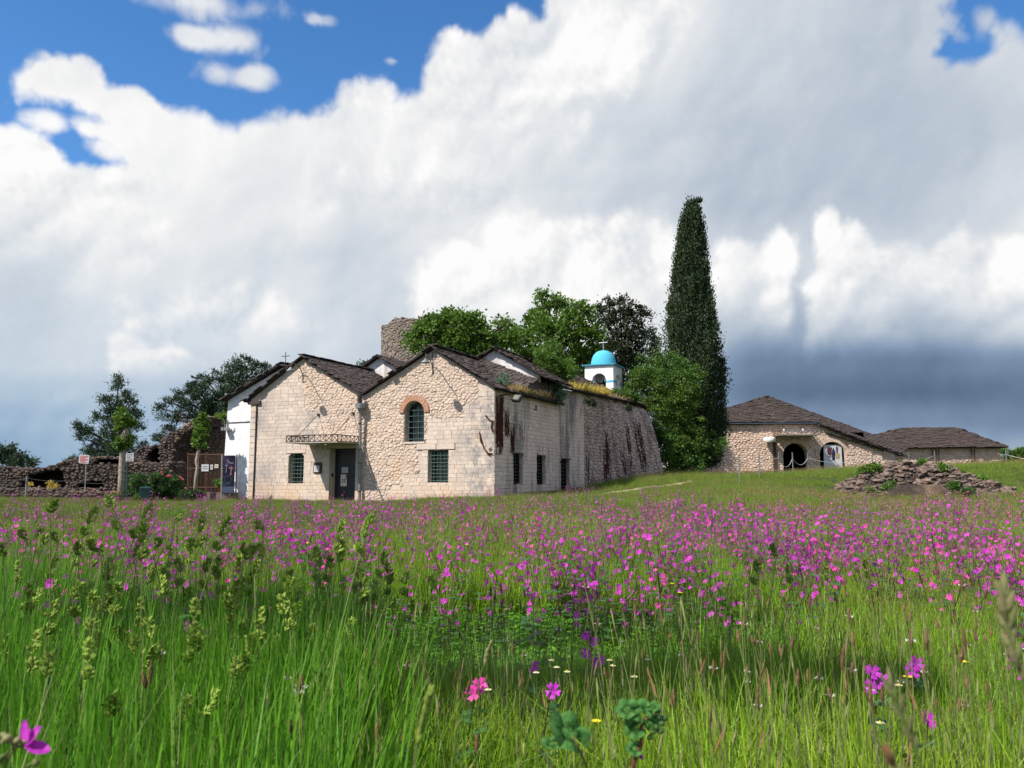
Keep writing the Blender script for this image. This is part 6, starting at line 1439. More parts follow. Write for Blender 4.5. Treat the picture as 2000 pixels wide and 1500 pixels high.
# far zone
x, y, px = scatter(15000, 11.5, 40, power=.85); nearwall = np.where((y > 29) | (px < 1000), .72, 1.0) * np.where(y > 24, .85, 1); put(x, y, g.choice(FAR, len(x)), (.6 + .55 * wave(x, y, .7, 3)) * nearwall)
x, y, px = scatter(9000, 38, 66, 1120, 2200, power=.7); put(x, y, g.choice(FAR, len(x)), 0.62 + .45 * wave(x, y, .5, 5))
x, y, px = scatter(1400, 38, 100, 1850, 2200, power=.7); put(x, y, g.choice(FAR, len(x)), 1.0 + .5 * wave(x, y, .5, 5))
X = np.concatenate(X); Y_ = np.concatenate(Y_); V = np.concatenate(V); S_ = np.concatenate(S_)
def instancer(name, X, Y_, V, S_, coll, tilt=.12):
    n_ = len(X); me = bpy.data.meshes.new(name); me.vertices.add(n_); me.vertices.foreach_set('co', np.stack([X, Y_, H(X, Y_) - .01], 1).astype(np.float32).ravel())
    a = me.attributes.new('variant', 'INT', 'POINT'); a.data.foreach_set('value', V.astype(np.int32))
    a = me.attributes.new('rot', 'FLOAT_VECTOR', 'POINT'); a.data.foreach_set('vector', np.stack([g.normal(0, tilt, n_), g.normal(0, tilt, n_), g.uniform(0, 6.28, n_)], 1).astype(np.float32).ravel())
    a = me.attributes.new('size', 'FLOAT', 'POINT'); a.data.foreach_set('value', S_.astype(np.float32)); me.update()
    o = bpy.data.objects.new(name, me); COL.objects.link(o)
    ng = bpy.data.node_groups.new(name, 'GeometryNodeTree'); ng.interface.new_socket('Geometry', in_out='INPUT', socket_type='NodeSocketGeometry'); ng.interface.new_socket('Geometry', in_out='OUTPUT', socket_type='NodeSocketGeometry')
    nn = ng.nodes; gi = nn.new('NodeGroupInput'); go = nn.new('NodeGroupOutput'); ip = nn.new('GeometryNodeInstanceOnPoints'); ci = nn.new('GeometryNodeCollectionInfo'); ci.inputs[0].default_value = coll; ci.inputs['Separate Children'].default_value = True; ci.inputs['Reset Children'].default_value = True
    def na(nm, ty): k = nn.new('GeometryNodeInputNamedAttribute'); k.data_type = ty; k.inputs[0].default_value = nm; return k.outputs[0]
    L = ng.links.new; L(gi.outputs[0], ip.inputs['Points']); L(ci.outputs[0], ip.inputs['Instance']); ip.inputs['Pick Instance'].default_value = True; L(na('variant', 'INT'), ip.inputs['Instance Index'])
    er = nn.new('FunctionNodeEulerToRotation'); L(na('rot', 'FLOAT_VECTOR'), er.inputs[0]); L(er.outputs[0], ip.inputs['Rotation']); L(na('size', 'FLOAT'), ip.inputs['Scale']); L(ip.outputs[0], go.inputs[0])
    md = o.modifiers.new('scatter', 'NODES'); md.node_group = ng; o['kind'] = 'stuff'; return o
gr = instancer('meadow_grass', X, Y_, V, S_, protos); tag(gr, 'dense green meadow grass with seed heads', 'grass', kind='stuff')

# ------------------------------------------------------------------ mallows
def flower_q(c, nrm, r, mi, openness=.35):
    """five notched petals around c facing nrm"""
    n_ = np.array(nrm, float); n_ /= np.linalg.norm(n_); a = np.cross(n_, [.31, .77, .2]); a /= np.linalg.norm(a); b_ = np.cross(n_, a); out = []; a0 = g.uniform(0, 6.28)
    for k in range(5):
        t_ = a0 + k * 1.2566 + g.normal(0, .06); d = a * math.cos(t_) + b_ * math.sin(t_); s = np.cross(n_, d); up = n_ * openness * (1 + g.normal(0, .25))
        base = c; mid = c + (d + up) * r * .55; e1_ = mid + s * r * .30; e2_ = mid - s * r * .30; tip = c + (d + up * .8) * r; t1 = tip + s * r * .33; t2 = tip - s * r * .33; nt_ = c + (d + up * .8) * r * .86
        out += [[base, e1_, mid, mid], [base, mid, e2_, e2_], [e1_, t1, nt_, mid], [mid, nt_, t2, e2_]]
    return out
def mleaf_q(c, d, r):
    """rounded lobed leaf, folded between the lobes"""
    d = np.array(d, float); d[2] = abs(d[2]) * .3 + .6; d /= np.linalg.norm(d); a = np.cross(d, [.2, .3, .9]); a /= np.linalg.norm(a); b_ = np.cross(d, a); out = []; n_ = 7; P_ = []
    for k in range(2 * n_ + 1):
        t_ = -2.6 + 5.2 * k / (2 * n_); rr = r * (1.0 if k % 2 else .8); P_.append(c + (a * math.cos(t_) + b_ * math.sin(t_)) * rr + d * (r * .12 if k % 2 else -r * .06))
    for k in range(0, 2 * n_, 2): out.append([c, P_[k], P_[k + 1], P_[k + 2]])
    return out
MMATS = lambda petal: [M['mallow_stem'], M['mallow_leaf'], M[petal]]
def mallow(seed_i, petal, nst, h, nfl, split=False, fr=.0145):
    """returns quads for stems, leaves and a list of flower quads"""
    S, L_, Fl = [], [], []
    for _ in range(nst):
        th = g.uniform(0, 6.28); hh = h * g.uniform(.7, 1.1); ln = g.uniform(.1, .45) * hh; tip = np.array([math.cos(th) * ln, math.sin(th) * ln, hh]); b0 = np.array([g.normal(0, .03), g.normal(0, .03), 0]); s_, P_ = stemq(b0, [b0[0], b0[1], hh * .5], tip, .0022); S += s_
        n_ = max(1, int(nfl / nst + g.uniform(-.5, 1.5)))
        for k in range(n_):
            u = 1 - (k / max(1, n_)) * .55; q_ = (1 - u) ** 2 * b0 + 2 * u * (1 - u) * np.array([b0[0], b0[1], hh * .5]) + u * u * tip; a = g.uniform(0, 6.28); o = np.array([math.cos(a), math.sin(a), .35]) * g.uniform(.02, .05)
            Fl.append(flower_q(q_ + o, o + np.array([-.3, -.5, .5]) * .04 + g.normal(0, .02, 3), fr * g.uniform(.75, 1.2), 2))
        for k in range(5):
            u = g.uniform(.15, .9); q_ = (1 - u) ** 2 * b0 + 2 * u * (1 - u) * np.array([b0[0], b0[1], hh * .5]) + u * u * tip; a = g.uniform(0, 6.28); o = np.array([math.cos(a), math.sin(a), .2]) * g.uniform(.03, .07); L_ += mleaf_q(q_ + o, o + g.normal(0, .03, 3), g.uniform(.016, .032) * (1.3 - .5 * u))
    return S, L_, Fl
def mallow_mesh(petal, nst, h, nfl):
    S, L_, Fl = mallow(0, petal, nst, h, nfl); q = QB(); q.add(S, 0); q.add(L_, 1)
    for f in Fl: q.add(f, 2, g.random())
    return q.mesh('mallow_plant', MMATS(petal))
PET = ['mallow', 'mallow', 'mallow', 'mallow_pink', 'mallow', 'mallow_deep', 'mallow', 'mallow']
MM = [mallow_mesh(PET[i], int(g.integers(3, 6)), g.uniform(.40, .54), int(g.integers(14, 28))) for i in range(8)]
# density of mallows over the ground, read off the photograph: bearing (px) x distance
DX = [-200, 0, 150, 300, 500, 700, 850, 1000, 1150, 1300, 1500, 1650, 1800, 2000, 2200]
DYs = [2.3, 2.8, 3.4, 4.2, 5.2, 6.5, 8.5, 11, 14, 18, 24, 30]
DT = np.array([
    [.05, .1, .3, .3, .05, 0, 0, 0, 0, 0, 0, 0, 0, .05, .1],
    [.2, .3, .7, .8, .2, .0, .0, .0, .0, .0, .0, .0, .0, .2, .3],
    [.4, .4, .8, .9, .4, .03, .0, .0, .0, .0, .0, .0, .04, .4, .5],
    [.4, .4, .7, .8, .6, .25, .10, .12, .25, .28, .15, .05, .15, .7, .8],
    [.2, .3, .4, .5, .5, .4, .7, 1, 1.5, 1.6, 1.3, .6, .7, 1, .9],
    [.2, .3, .4, .6, .6, .5, .6, .9, 1.4, 1.5, 1.3, .8, .9, 1.1, 1],
    [.2, .3, .4, .6, .7, .5, .5, .6, .8, .9, .8, .6, .8, .8, .8],
    [.12, .2, .24, .32, .42, .42, .42, .4, .5, .7, .6, .5, .8, .7, .6],
    [.06, .08, .12, .16, .24, .26, .25, .25, .25, .4, .2, .2, .5, .25, .2],
    [.03, .04, .06, .08, .12, .12, .1, .1, .12, .15, .06, .06, .15, .06, .05],
    [.03, .03, .04, .05, .06, .06, .05, .05, .08, .04, .02, .02, .03, .02, .02],
    [.0, .05, .05, .05, .05, .05, .05, .08, .1, 0, 0, 0, 0, 0, 0]])
def dens(px, y):
    fx = np.interp(px, DX, np.arange(len(DX))); fy = np.interp(y, DYs, np.arange(len(DYs))); i = np.clip(fx.astype(int), 0, len(DX) - 2); j = np.clip(fy.astype(int), 0, len(DYs) - 2); fx = fx - i; fy = fy - j
    return (DT[j, i] * (1 - fx) + DT[j, i + 1] * fx) * (1 - fy) + (DT[j + 1, i] * (1 - fx) + DT[j + 1, i + 1] * fx) * fy
x, y, px = scatter(8200, 2.3, 30, -80, 2080, .72); patch = wave(x, y, 1.9, 4) * .9 + .3 * wave(x, y, 4.3, 1)
k = (g.random(len(x)) < dens(px, y) * (.35 + patch) * .62) & ~in_church(x, y); x, y, px = x[k], y[k], px[k]
o_ = np.argsort(y); x, y, px = x[o_], y[o_], px[o_]
LM = [(90, 'the grey wire post'), (200, 'the tilted red sign'), (300, 'the litter bin'), (430, 'the iron gate'), (500, 'the white wing'), (620, 'the small grated window'), (710, 'the church door'), (790, 'the rain pipe'), (850, 'the tall arched window'), (920, 'the square grated window'),
      (985, 'the sunlit church corner'), (1060, 'the first side windows'), (1140, 'the shaded side doorway'), (1230, 'the bell tower'), (1310, 'the rounded end wall'), (1400, 'the cypress'), (1500, 'the plain stone wall'), (1590, 'the open dark arch'), (1660, 'the arch with the banner'), (1740, 'the bramble'), (1830, 'the heap middle'), (1920, 'the heap slope'), (9999, 'the heap end')]
def lmk(px): return next(b_ for a_, b_ in LM if px < a_)
CN = {'mallow': 'magenta', 'mallow_pink': 'rose pink', 'mallow_deep': 'dark purple'}
def zone(px, y, i):
    band = 'in the front fringe' if y < 3.2 else 'in the near band' if y < 4.4 else 'in mid band' if y < 6 else 'in the back band' if y < 8.5 else 'far back'
    return '%s mallow %s below %s' % (CN[PET[i % 8]], band, lmk(px)), 'magenta mallows in the meadow'
NI = min(296, len(x)); NP = 34
for i in range(NI):
    lab, grp = zone(px[i], y[i], i); loc = Vector((x[i], y[i], Hs(x[i], y[i]) - .01)); sc = g.uniform(.85, 1.15)
    if i < NP:
        e = empty('mallow_plant', loc, lab, 'mallow', grp); petal = PET[i % 8]; S, L_, Fl = mallow(0, petal, int(g.integers(3, 5)), g.uniform(.40, .52), int(g.integers(9, 16)))
        def part(nm, qs, mat):
            V = np.array(qs); o = fast(nm, V, 4, M[mat], None, tone=g.random(len(V)).repeat(1)); COL.objects.unlink(o) if False else None; o.parent = e; return o
        part('stem', S, 'mallow_stem'); part('leaves', L_, 'mallow_leaf')['kind'] = 'stuff'
        for f in Fl: part('flower', f, petal)
    else:
        o = bpy.data.objects.new('mallow_plant', MM[i % 8]); o.location = loc; o.rotation_euler = (0, 0, g.uniform(0, 6.28)); o.scale = (sc, sc, sc); COL.objects.link(o); tag(o, lab, 'mallow', grp)
msrc = bpy.data.collections.new('mallow_sources')
for i, me_ in enumerate(MM): o = bpy.data.objects.new('%02d_mallow' % i, me_); msrc.objects.link(o)
if len(x) > NI:
    o = instancer('distant_mallows', x[NI:], y[NI:], g.integers(0, 8, len(x) - NI), g.uniform(.8, 1.15, len(x) - NI), msrc, .05); tag(o, 'distant magenta mallows thinning out towards the church', 'mallows')
print('MALLOWS', len(x))

# ------------------------------------------------------------------ cocksfoot heads rising on the left
def cocks_head(tip, d, L, mi_, q):
    d = np.array(d, float); d /= np.linalg.norm(d); a = np.cross(d, [.2, .9, .3]); a /= np.linalg.norm(a); b_ = np.cross(d, a)
    for k in range(56):
        u = g.random() ** .85; r = .0085 * math.sin(math.pi * min(.97, u * .85 + .12)) * g.uniform(.3, 1.15); t_ = g.uniform(0, 6.28) if g.random() < .35 else g.uniform(-1.2, 1.2)
        c = tip + d * L * u + (a * math.cos(t_) + b_ * math.sin(t_)) * r; q.add(spindle(c, d + (a * math.cos(t_) + b_ * math.sin(t_)) * .9, g.uniform(.009, .015), g.uniform(.0022, .0036), g, 2, 3), mi_)
def cocksfoot(h, seed_mat):
    q1, q2 = QB(), QB(); th = g.uniform(0, 6.28); ln = g.uniform(.03, .16) * h; tip = np.array([math.cos(th) * ln, math.sin(th) * ln, h]); s_, P_ = stemq([0, 0, 0], [0, 0, h * .55], tip, .0016); q1.add(s_, 0)
    dd = (P_[3] - P_[2]); dd /= np.linalg.norm(dd); L = g.uniform(.036, .056); cocks_head(tip, dd + g.normal(0, .22, 3), L, 0, q2)
    if g.random() < .45: cocks_head(tip - dd * .035 + g.normal(0, .004, 3), dd + g.normal(0, .3, 3), .022, 0, q2)
    q3 = QB(); Q, T = blades(3, .012, h * .4, h * .75, .006, .3, 5, g, .4); q3.arr(Q, T, 0)
    return q1.mesh('stem', [M['stalk']]), q2.mesh('seed_head', [M[seed_mat]]), q3.mesh('leaf', [M['blade_deep']])
CF = [cocksfoot(.26 + .05 * i, 'seed_green') for i in range(13)]
def place(name, meshes, px, ytip, Y, label, cat, group=None, htab=None, rz=None):
    """stand a plant so that its head reaches the height seen at this place"""
    p = at(px, ytip, Y); z0 = Hs(p.x, Y); h = max(.08, p.z - z0); e = empty(name, (p.x, Y, z0), label, cat, group, rz=g.uniform(0, 6.28) if rz is None else rz)
    base = max(v.co.z for v in meshes[0][1].vertices); s = h / base; e.scale = (s, s, s) if .6 < s < 1.5 else (min(1.3, max(.7, s)), min(1.3, max(.7, s)), s)
    for nm, me_ in meshes: o = bpy.data.objects.new(nm, me_); COL.objects.link(o); o.parent = e
    return e
heads = [(118, 990, 2.3), (95, 1015, 2.6), (205, 985, 2.2), (200, 1010, 2.5), (305, 1008, 2.3), (290, 1045, 2.0), (345, 1040, 2.2), (360, 1060, 2.5), (252, 1048, 2.6), (155, 1078, 1.9), (178, 1030, 2.7), (45, 1042, 2.7), (62, 1050, 2.9), (5, 1048, 2.0), (395, 1025, 2.4), (390, 1065, 2.6), (425, 1110, 2.1), (400, 1122, 2.5), (456, 1075, 2.8), (470, 1080, 2.7), (490, 1085, 2.8), (515, 1030, 2.7), (545, 1075, 2.4),
         (632, 1040, 2.3), (640, 1085, 2.7), (605, 1100, 2.6), (590, 1155, 2.0), (690, 1090, 2.5), (700, 1075, 2.4), (748, 1095, 2.7), (685, 1125, 2.4), (665, 1155, 2.8), (770, 1130, 2.9), (690, 1190, 2.6), (345, 1145, 1.9), (290, 1130, 2.3), (320, 1110, 2.5), (210, 1165, 2.1), (150, 1190, 1.8), (65, 1200, 2.0), (85, 1155, 2.4), (270, 1235, 1.7), (280, 1240, 2.3), (250, 1190, 2.3), (300, 1075, 2.9), (540, 1130, 2.6), (555, 1195, 2.2), (525, 1170, 2.6),
         (150, 1290, 1.6), (310, 1280, 1.8), (395, 1255, 1.9), (450, 1230, 2.1), (315, 1390, 1.45), (295, 1405, 1.6), (565, 1270, 1.9), (410, 1330, 1.7), (235, 1370, 1.5), (500, 1290, 1.9), (565, 1250, 2.2), (640, 1230, 2.4), (30, 1270, 1.7), (60, 1330, 1.6), (1475, 1075, 2.6), (1472, 1110, 2.7), (120, 1100, 3.0), (20, 1110, 3.0), (235, 1100, 3.0), (445, 1150, 2.4), (475, 1180, 2.2), (365, 1200, 2.0), (225, 1290, 1.7), (480, 1215, 2.0), (1560, 1110, 3.2), (1625, 1105, 3.4), (1710, 1100, 3.3)]
n0 = len(heads)
for _ in range(60): heads.append((g.uniform(-20, 640), g.uniform(1040, 1330), g.uniform(1.8, 3.3)))
for _ in range(14): heads.append((g.uniform(640, 820), g.uniform(1080, 1200), g.uniform(2.4, 3.3)))
special = {0: 'highest dark seed head standing above the kerb wall at the left', 2: 'bright cocksfoot head standing before the pale pollard trunk', 23: 'fan shaped cocksfoot head below the church door', 9: 'broad rounded cocksfoot head with a flat top near the left edge', 28: 'cocksfoot head below the tall arched window'}
for i, (px_, py_, Yd) in enumerate(heads):
    p_ = at(px_, py_ + 12, Yd); hh_ = p_.z - Hs(p_.x, Yd); st, hd, lf = CF[int(min(12, max(0, round((hh_ - .26) / .05))))]
    if i in special: lab, grp = special[i], None
    else: lab, grp = '%s cocksfoot stalk %s below %s' % ('blurred near' if Yd < 1.85 else 'tall' if Yd < 2.35 else 'slender', 'standing high' if py_ < 1050 else 'among the blooms' if py_ < 1140 else 'under the blooms' if py_ < 1230 else 'low in the blades', lmk(px_)), 'cocksfoot stalks in the meadow'
    place('cocksfoot_stalk', [('stem', st), ('seed_head', hd), ('leaf', lf)], px_, py_ + 12, Yd, lab, 'grass stalk', grp)
# ribwort plantain heads
def plantain(h, white):
    q1, q2, q3 = QB(), QB(), QB(); th = g.uniform(0, 6.28); ln = g.uniform(.02, .15) * h; tip = np.array([math.cos(th) * ln, math.sin(th) * ln, h]); s_, P_ = stemq([0, 0, 0], [0, 0, h * .5], tip, .0011); q1.add(s_, 0)
    d = P_[3] - P_[2]; d /= np.linalg.norm(d); L = g.uniform(.018, .036); q2.add(spindle(tip, d, L, g.uniform(.0028, .0040), g, 5, 6, .12), 0)
    if white:
        for k in range(14): a = g.uniform(0, 6.28); v = np.array([math.cos(a), math.sin(a), g.uniform(-.2, .3)]); c = tip + d * L * .4 + v * .005; q3.add([[c, c + v * .0022 + [0, 0, .0008], c + v * .0034, c + v * .0022 - [0, 0, .0008]]], 0)
    r = [('stem', q1.mesh('stem', [M['stalk']])), ('seed_head', q2.mesh('seed_head', [M['plantain']]))]
    if white: r.append(('anthers', q3.mesh('anthers', [M['white_petal']])))
    return r
PL = [plantain(.3 + .02 * i, i % 4 == 0) for i in range(9)]
pls = [(325, 1290, 1.75), (345, 1330, 1.6), (280, 1345, 1.5), (1000, 1275, 2.2), (940, 1240, 2.6), (950, 1230, 2.7), (935, 1255, 2.5), (905, 1245, 2.7), (1135, 1245, 2.5), (1100, 1240, 2.7), (795, 1250, 2.5), (755, 1310, 2.0), (810, 1300, 2.2), (765, 1312, 2.1), (775, 1310, 2.2), (855, 1350, 1.7), (985, 1285, 2.3), (470, 1150, 3), (605, 1360, 1.6), (635, 1420, 1.45), (715, 1460, 1.35), (915, 1470, 1.4), (1630, 1310, 1.8), (1815, 1215, 2.2), (1320, 1330, 1.9), (1265, 1290, 2.2), (1465, 1330, 1.8), (1395, 1320, 2.0), (1550, 1290, 2.0), (1505, 1285, 2.1), (1720, 1370, 1.6), (1660, 1365, 1.7), (1905, 1280, 1.9), (1950, 1250, 2.1), (1465, 1370, 1.65), (620, 1335, 1.7), (600, 1370, 1.55), (1220, 1330, 2.0), (1350, 1255, 2.4), (1480, 1240, 2.4)]
for _ in range(70): pls.append((g.uniform(900, 1980), g.uniform(1150, 1290), g.uniform(2.2, 3.6)))
for _ in range(45): pls.append((g.uniform(560, 1060), g.uniform(1150, 1230), g.uniform(2.6, 3.6)))
for _ in range(38): pls.append((g.uniform(1300, 1990), g.uniform(1260, 1420), g.uniform(1.5, 2.2)))
for i, (px_, py_, Yd) in enumerate(pls):
    grp = ('plantain heads in the meadow', '%s plantain head %s below %s' % ('white-ringed' if i % 9 in (0, 4, 8) else 'plain brown', 'under the mallow band' if py_ < 1190 else 'level with the dark hollow' if py_ < 1270 else 'in the near grass' if py_ < 1350 else 'close to the bottom edge', lmk(px_)))
    place('plantain_stalk', PL[i % 9], px_, py_, Yd, grp[1], 'plantain', grp[0])
# daisies and yellow composites
def daisy(petal, r, n_, h):
    q1, q2, q3 = QB(), QB(), QB(); s_, P_ = stemq([0, 0, 0], [.004, 0, h * .5], [.01, .004, h], .0009); q1.add(s_, 0); c = np.array([.01, .004, h])
    for k in range(n_): a = k * 6.283 / n_; v = np.array([math.cos(a), math.sin(a), .12]); w = np.array([-math.sin(a), math.cos(a), 0]) * r * .2; q2.add([[c, c + v * r * .6 + w, c + v * r, c + v * r * .6 - w]], 0)
    q3.add(spindle(c - [0, 0, .001], [0, 0, 1], .004, r * .32, g, 2, 6, 0), 0)
    return [('stem', q1.mesh('stem', [M['stalk']])), ('petals', q2.mesh('petals', [M[petal]])), ('disc', q3.mesh('disc', [M['yellow_petal']]))]
DA = [daisy('white_petal', .0082, 12, .16 + .02 * i) for i in range(3)]; YA = [daisy('yellow_petal', .0095, 14, .2 + .03 * i) for i in range(3)]
for i, (px_, py_, Yd) in enumerate([(1082, 1292, 2.5), (1078, 1303, 2.4), (1057, 1315, 2.3), (1103, 1315, 2.3), (1216, 1252, 2.9), (1258, 1287, 2.6), (1230, 1321, 2.2), (1200, 1303, 2.4), (1763, 1342, 2.0), (1707, 1410, 1.8), (960, 1350, 2.1), (1200, 1290, 2.5)]):
    place('daisy', DA[i % 3], px_, py_, Yd, 'small white daisy %s below %s' % ('beyond the hollow edge' if py_ < 1310 else 'in the near short grass' if py_ < 1375 else 'close to the bottom edge', lmk(px_)), 'daisy', 'daisies by the hollow' if px_ < 1300 else 'daisies on the right')
for px_, py_, Yd, lab in ((1893, 1293, 2.2, 'yellow flower standing farthest right in the foreground grass'), (1763, 1323, 2.1, 'yellow flower between the deep purple mallows and the blurred grass ear'), (1328, 1157, 3.6, 'yellow flower at the lower edge of the dense mallow band'), (1308, 1140, 3.9, 'orange tinted yellow flower just under the dense mallow band'), (1158, 1412, 1.8, 'tiny yellow flower left of the leafy mallow shoot'), (600, 1062, 4.2, 'yellow flower between the cocksfoot heads left of the door'), (245, 1072, 4.4, 'yellow flower head behind the leftmost cocksfoot stalks'), (912, 1065, 4.5, 'yellow flower among mallows below the square grated window')):
    place('yellow_flower', YA[int(px_) % 3], px_, py_, Yd, lab, 'flower')
# single mallow blooms close to the camera
def bloom_plant(label, px_, py_, Yd, petal, n_, lean=0.1, fr=.021):
    p = at(px_, py_, Yd); z0 = Hs(p.x, Yd); h = p.z - z0; e = empty('mallow_plant', (p.x, Yd, z0), label, 'mallow'); s_, P_ = stemq([-lean * .4, 0, 0], [-lean * .3, 0, h * .5], [0, 0, h], .0022)
    o = fast('stem', np.array(s_), 4, M['mallow_stem'], None, tone=g.random(len(s_))); o.parent = e; L_ = []
    for k in range(4): L_ += mleaf_q(np.array([g.normal(0, .02), g.normal(0, .02), h * g.uniform(.5, .9)]), g.normal(0, .3, 3), .022)
    o = fast('leaves', np.array(L_), 4, M['mallow_leaf'], None, tone=g.random(len(L_))); o.parent = e; o['kind'] = 'stuff'
    for k in range(n_): f = flower_q(np.array([g.normal(0, .018), g.normal(0, .01), h - k * .018]), [g.normal(0, .5), -.8, .5], fr, 2, .5); o = fast('flower', np.array(f), 4, M[petal], None, tone=g.random(len(f))); o.parent = e
for a in (('single bright magenta mallow bloom in the short grass below the hollow', 930, 1340, 2.15, 'mallow_pink', 2), ('mallow bloom cluster on the far rim of the dark hollow', 1160, 1278, 3.0, 'mallow', 3), ('upper mallow blooms above the hollow, alone over the dark grass', 1155, 1245, 3.2, 'mallow', 2), ('small violet mallow bloom in the middle of the dark hollow', 1030, 1305, 2.6, 'mallow', 1), ('deep purple mallow near the two yellow flowers', 1790, 1297, 2.3, 'mallow_deep', 2), ('deep purple mallow left of the two yellow flowers', 1716, 1315, 2.2, 'mallow_deep', 3), ('tiny pink mallow bloom low in the right foreground', 1813, 1408, 1.8, 'mallow', 1), ('purple mallow bud beside the white daisies', 1075, 1352, 2.1, 'mallow_deep', 1)): bloom_plant(*a)

# ------------------------------------------------------------------ plants right in front of the lens
def petal_big(c, d, n_, L, W_, mat, e):
    d = Vector(d).normalized(); n_ = Vector(n_).normalized(); s = d.cross(n_).normalized(); b = MB(); rows = []; K = 8
    for k in range(K + 1):
        u = k / K; w = W_ * (math.sin(math.pi * min(1, .12 + u * .80)) ** .9) * (1 - .25 * (u > .95)); o = n_ * (.25 * L * (u - .5) ** 2 - .0); rows.append([c + d * L * u + o - s * w + n_ * w * .45, c + d * L * u + o, c + d * L * (u if u < .99 else .9) + o * 1.0 + s * w * 0 , c + d * L * u + o + s * w + n_ * w * .45])
    vs = [v for r in rows for v in r]; b.add(vs, [(k * 4 + j, k * 4 + j + 1, k * 4 + j + 5, k * 4 + j + 4) for k in range(K) for j in range(3)], 0, None); return b.build('petal', M[mat], e, smooth=True)
Yf = .74; e = empty('mallow_plant', (at(20, 1440, Yf).x, Yf, 0), 'large magenta mallow flower seen from the side in the bottom left corner', 'mallow')
c = at(52, 1455, Yf)
petal_big(c, (-.10, .05, 1), (-.3, -1, .1), .021, .0052, 'near_petal', e); petal_big(c, (.72, -.05, .80), (-.5, -.8, .5), .020, .0058, 'near_petal', e); petal_big(c, (1, -.1, -.22), (0, -.8, .7), .023, .0056, 'near_petal', e); petal_big(c, (-.2, .5, .7), (0, -1, .1), .014, .004, 'near_petal', e)
b = MB()
for q_, r in (((50, 1452), .0030), ((46, 1449), .0034), ((34, 1446), .0038), ((26, 1449), .0034), ((14, 1442), .0042), ((10, 1448), .0036), ((30, 1456), .003), ((8, 1436), .003)):
    vs, fs = rock(at(q_[0], q_[1], Yf + random.uniform(-.003, .003)), r, 1.0); b.add(vs, fs)
b.build('buds', M['seed'], e, smooth=True)
b = MB(); b.tube([(at(0, 1530, Yf).x, Yf, .35), tuple(at(8, 1495, Yf)), tuple(at(24, 1468, Yf)), tuple(at(30, 1450, Yf))], .0011, 6); b.tube([(at(0, 1530, Yf).x, Yf, -.02), (at(0, 1530, Yf).x, Yf, .36)], .0013, 6); b.tube([tuple(at(24, 1462, Yf)), tuple(at(50, 1455, Yf))], .0012, 6); b.build('stem', M['mallow_stem'], e, smooth=True)
b = MB()
for q_, r in (((8, 1478), .004), ((-2, 1485), .004), ((60, 1494), .003), ((70, 1490), .0035)): vs, fs = rock(at(*q_, Yf), r, 1.0); b.add(vs, fs)
b.build('buds', M['stalk'], e, smooth=True)
# big palmate mallow leaves
def bigleaf(c, nrm, up, r, e, lobes=5):
    n_ = Vector(nrm).normalized(); u_ = (Vector(up) - n_ * Vector(up).dot(n_)).normalized(); s = n_.cross(u_); b = MB(); K = lobes * 10; vs = [c]; fs = []
    for ring_ in (.35, .7, 1.0):
        for k in range(K + 1):
            t_ = -2.75 + 5.5 * k / K; lob = abs(math.sin(lobes * t_ * math.pi / 5.5 + (math.pi / 2 if lobes % 2 else 0))); rr = r * ring_ * (.88 + .11 * lob + .03 * (k % 2)) ; dz_ = r * (.30 * (lob - .5) * ring_ + .22 * ring_ ** 2 * math.cos(t_ * .9))
            vs.append(c + (u_ * math.cos(t_) + s * math.sin(t_)) * rr + n_ * dz_)
    for k in range(K): fs.append((0, 1 + k, 2 + k))
    for j in range(2):
        for k in range(K): a = 1 + j * (K + 1) + k; fs.append((a, a + 1, a + K + 2, a + K + 1))
    b.add(vs, fs, 0, random.random()); return b.build('leaf', M['vein_leaf'], e, smooth=True)
Y1 = 1.02; e = empty('mallow_shoot', (at(1170, 1560, Y1).x, Y1, 0), 'blurred mallow shoot with one broad green leaf near the bottom edge', 'plant')
bigleaf(at(1112, 1432, Y1), (.35, -.45, .85), (-.7, .3, .5), .029, e); bigleaf(at(1078, 1452, Y1), (-.2, -.3, 1), (-1, -.3, 0), .014, e)
b = MB(); b.tube([(at(1175, 1600, Y1).x, Y1, -.02), (at(1160, 1530, Y1).x, Y1, .35), tuple(at(1148, 1500, Y1)), tuple(at(1120, 1440, Y1))], .0015, 6); b.build('stem', M['mallow_stem'], e, smooth=True)
Y2 = 1.0; e = empty('mallow_shoot', (at(1225, 1560, Y2).x, Y2, 0), 'blurred mallow shoot with a red stem, curled leaves and dark buds near the bottom edge', 'plant')
redst = plain('red_stem', (.16, .03, .04), .6)
for (qx, qy), nr, up_, r in (((1248, 1388), (-.1, -.5, .85), (-.3, -.2, 1), .016), ((1225, 1385), (-.4, -.5, .7), (-1, 0, .2), .014), ((1240, 1422), (-.2, -.8, .4), (-.9, 0, -.3), .013), ((1272, 1412), (.1, -.8, .5), (0, 0, 1), .010), ((1240, 1462), (-.2, -.6, .8), (-1, 0, 0), .011), ((1275, 1380), (.1, -.4, .9), (1, 0, .2), .009)): bigleaf(at(qx, qy, Y2), nr, up_, r, e)
b = MB(); b.tube([(at(1222, 1600, Y2).x, Y2, -.02), (at(1222, 1540, Y2).x, Y2, .3), tuple(at(1236, 1495, Y2)), tuple(at(1252, 1455, Y2)), tuple(at(1252, 1420, Y2)), tuple(at(1268, 1395, Y2))], .0022, 7); b.build('stem', redst, e, smooth=True)
b = MB()
for q_ in ((1285, 1400), (1292, 1412), (1280, 1420), (1290, 1428), (1275, 1430), (1298, 1402), (1270, 1440), (1286, 1390)): vs, fs = rock(at(*q_, Y2), .0042, 1.0); b.add(vs, fs)
b.build('buds', M['mallow_leaf'], e, smooth=True)
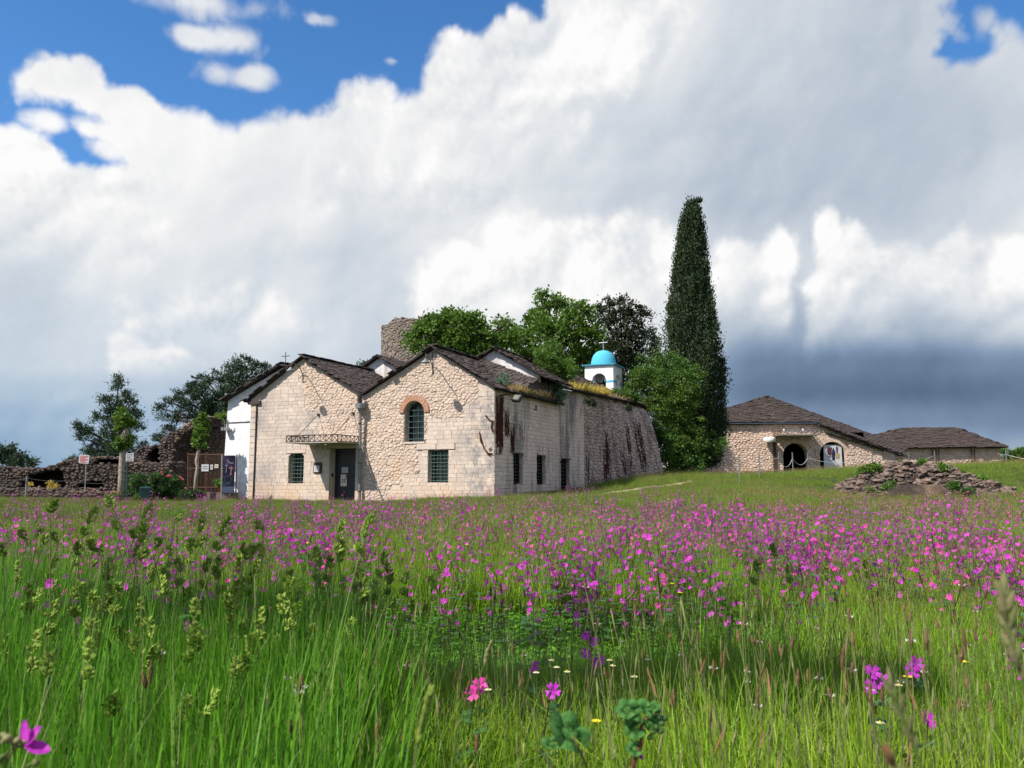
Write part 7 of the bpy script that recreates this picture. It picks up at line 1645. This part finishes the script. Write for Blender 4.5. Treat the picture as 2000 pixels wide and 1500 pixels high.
b = MB(); vs, fs = rock(at(1252, 1478, Y2), .004, 1.0); b.add(vs, fs); b.build('bud', M['mallow_deep'], e, smooth=True)
# tree added out of view on the left, crown shaped to shade the hollow
e = empty('added_shade_tree', (-4.6, -.4, 0), 'added slender tree, unseen just left of the camera, shading the hollow', 'tree')
b = MB(); b.tube([(-4.6, -.4, -.1), (-4.55, -.35, 1.6), (-4.3, -.1, 3.2), (-3.8, .3, 4.0), (-3.0, .9, 4.3)], [.07, .06, .05, .035, .015], 8); b.build('trunk', M['bark'], e, smooth=True)
nl = 9000; c_ = g.normal(size=(nl, 3)); c_ /= np.linalg.norm(c_, axis=1, keepdims=True); c_ = np.array([-3.0, .94, 4.25]) + c_ * (g.random((nl, 1)) ** .33) * [1.45, .46, .25]
o = fast('crown', leaf_quads(c_, g.normal(size=(nl, 3)), .13, .09, g), 4, M['plane'], e, tone=g.random(nl)); o['kind'] = 'stuff'
# three blurred grass ears
def near_ear(label, pts, Yd, L, r, mat, wide=1.0, spikelets=14):
    P = [at(x_, y_, Yd) for x_, y_ in pts]; e = empty('grass_ear', (P[0].x, Yd, 0), label, 'grass ear'); b = MB(); b.tube([(P[0].x, Yd, -.02)] + [tuple(p) for p in P], .0011, 5); b.build('stem', M['stalk'], e, smooth=True)
    q = QB(); K = spikelets
    for k in range(K):
        u = k / (K - 1) * (len(P) - 2) + 1 if len(P) > 2 else k / (K - 1); i = min(int(u), len(P) - 2); c = P[i].lerp(P[i + 1], u - i); d = (P[i + 1] - P[i]).normalized(); s_ = (-1 if k % 2 else 1)
        dd = np.array(d) + np.array([s_ * .38 * wide, g.normal(0, .2), 0]); q.add(spindle(np.array(c), dd, L * g.uniform(.8, 1.15), r * g.uniform(.8, 1.2), g, 4, 6, .1), 0)
    o = fast('seed_head', np.array(q.q), 4, M[mat], None, tone=q.t); o.parent = e; o.matrix_parent_inverse = Matrix.Translation(-e.location)
near_ear('blurred green grass ear rising between the middle and the bottom of the picture', [(812, 1475), (815, 1455), (826, 1410), (838, 1362)], .80, .014, .0026, 'seed_green', .35, 18)
near_ear('blurred pale grass ear leaning at the right of the foreground', [(1812, 1530), (1790, 1470), (1772, 1420), (1750, 1365), (1742, 1345)], .62, .017, .0017, 'seed', .8, 9)
near_ear('blurred grass ear at the right edge of the picture', [(2010, 1420), (1998, 1330), (1978, 1260), (1966, 1200), (1962, 1165)], .52, .016, .0022, 'seed', .7, 13)
near_ear('blurred brown grass ear low at the right', [(1760, 1540), (1750, 1505), (1738, 1480)], .5, .010, .0018, 'seed_brown', .5, 7)
near_ear('slender pale green ear standing over the dark hollow', [(935, 1330), (945, 1300), (950, 1280), (957, 1262)], 1.7, .016, .0032, 'seed', .3, 12)
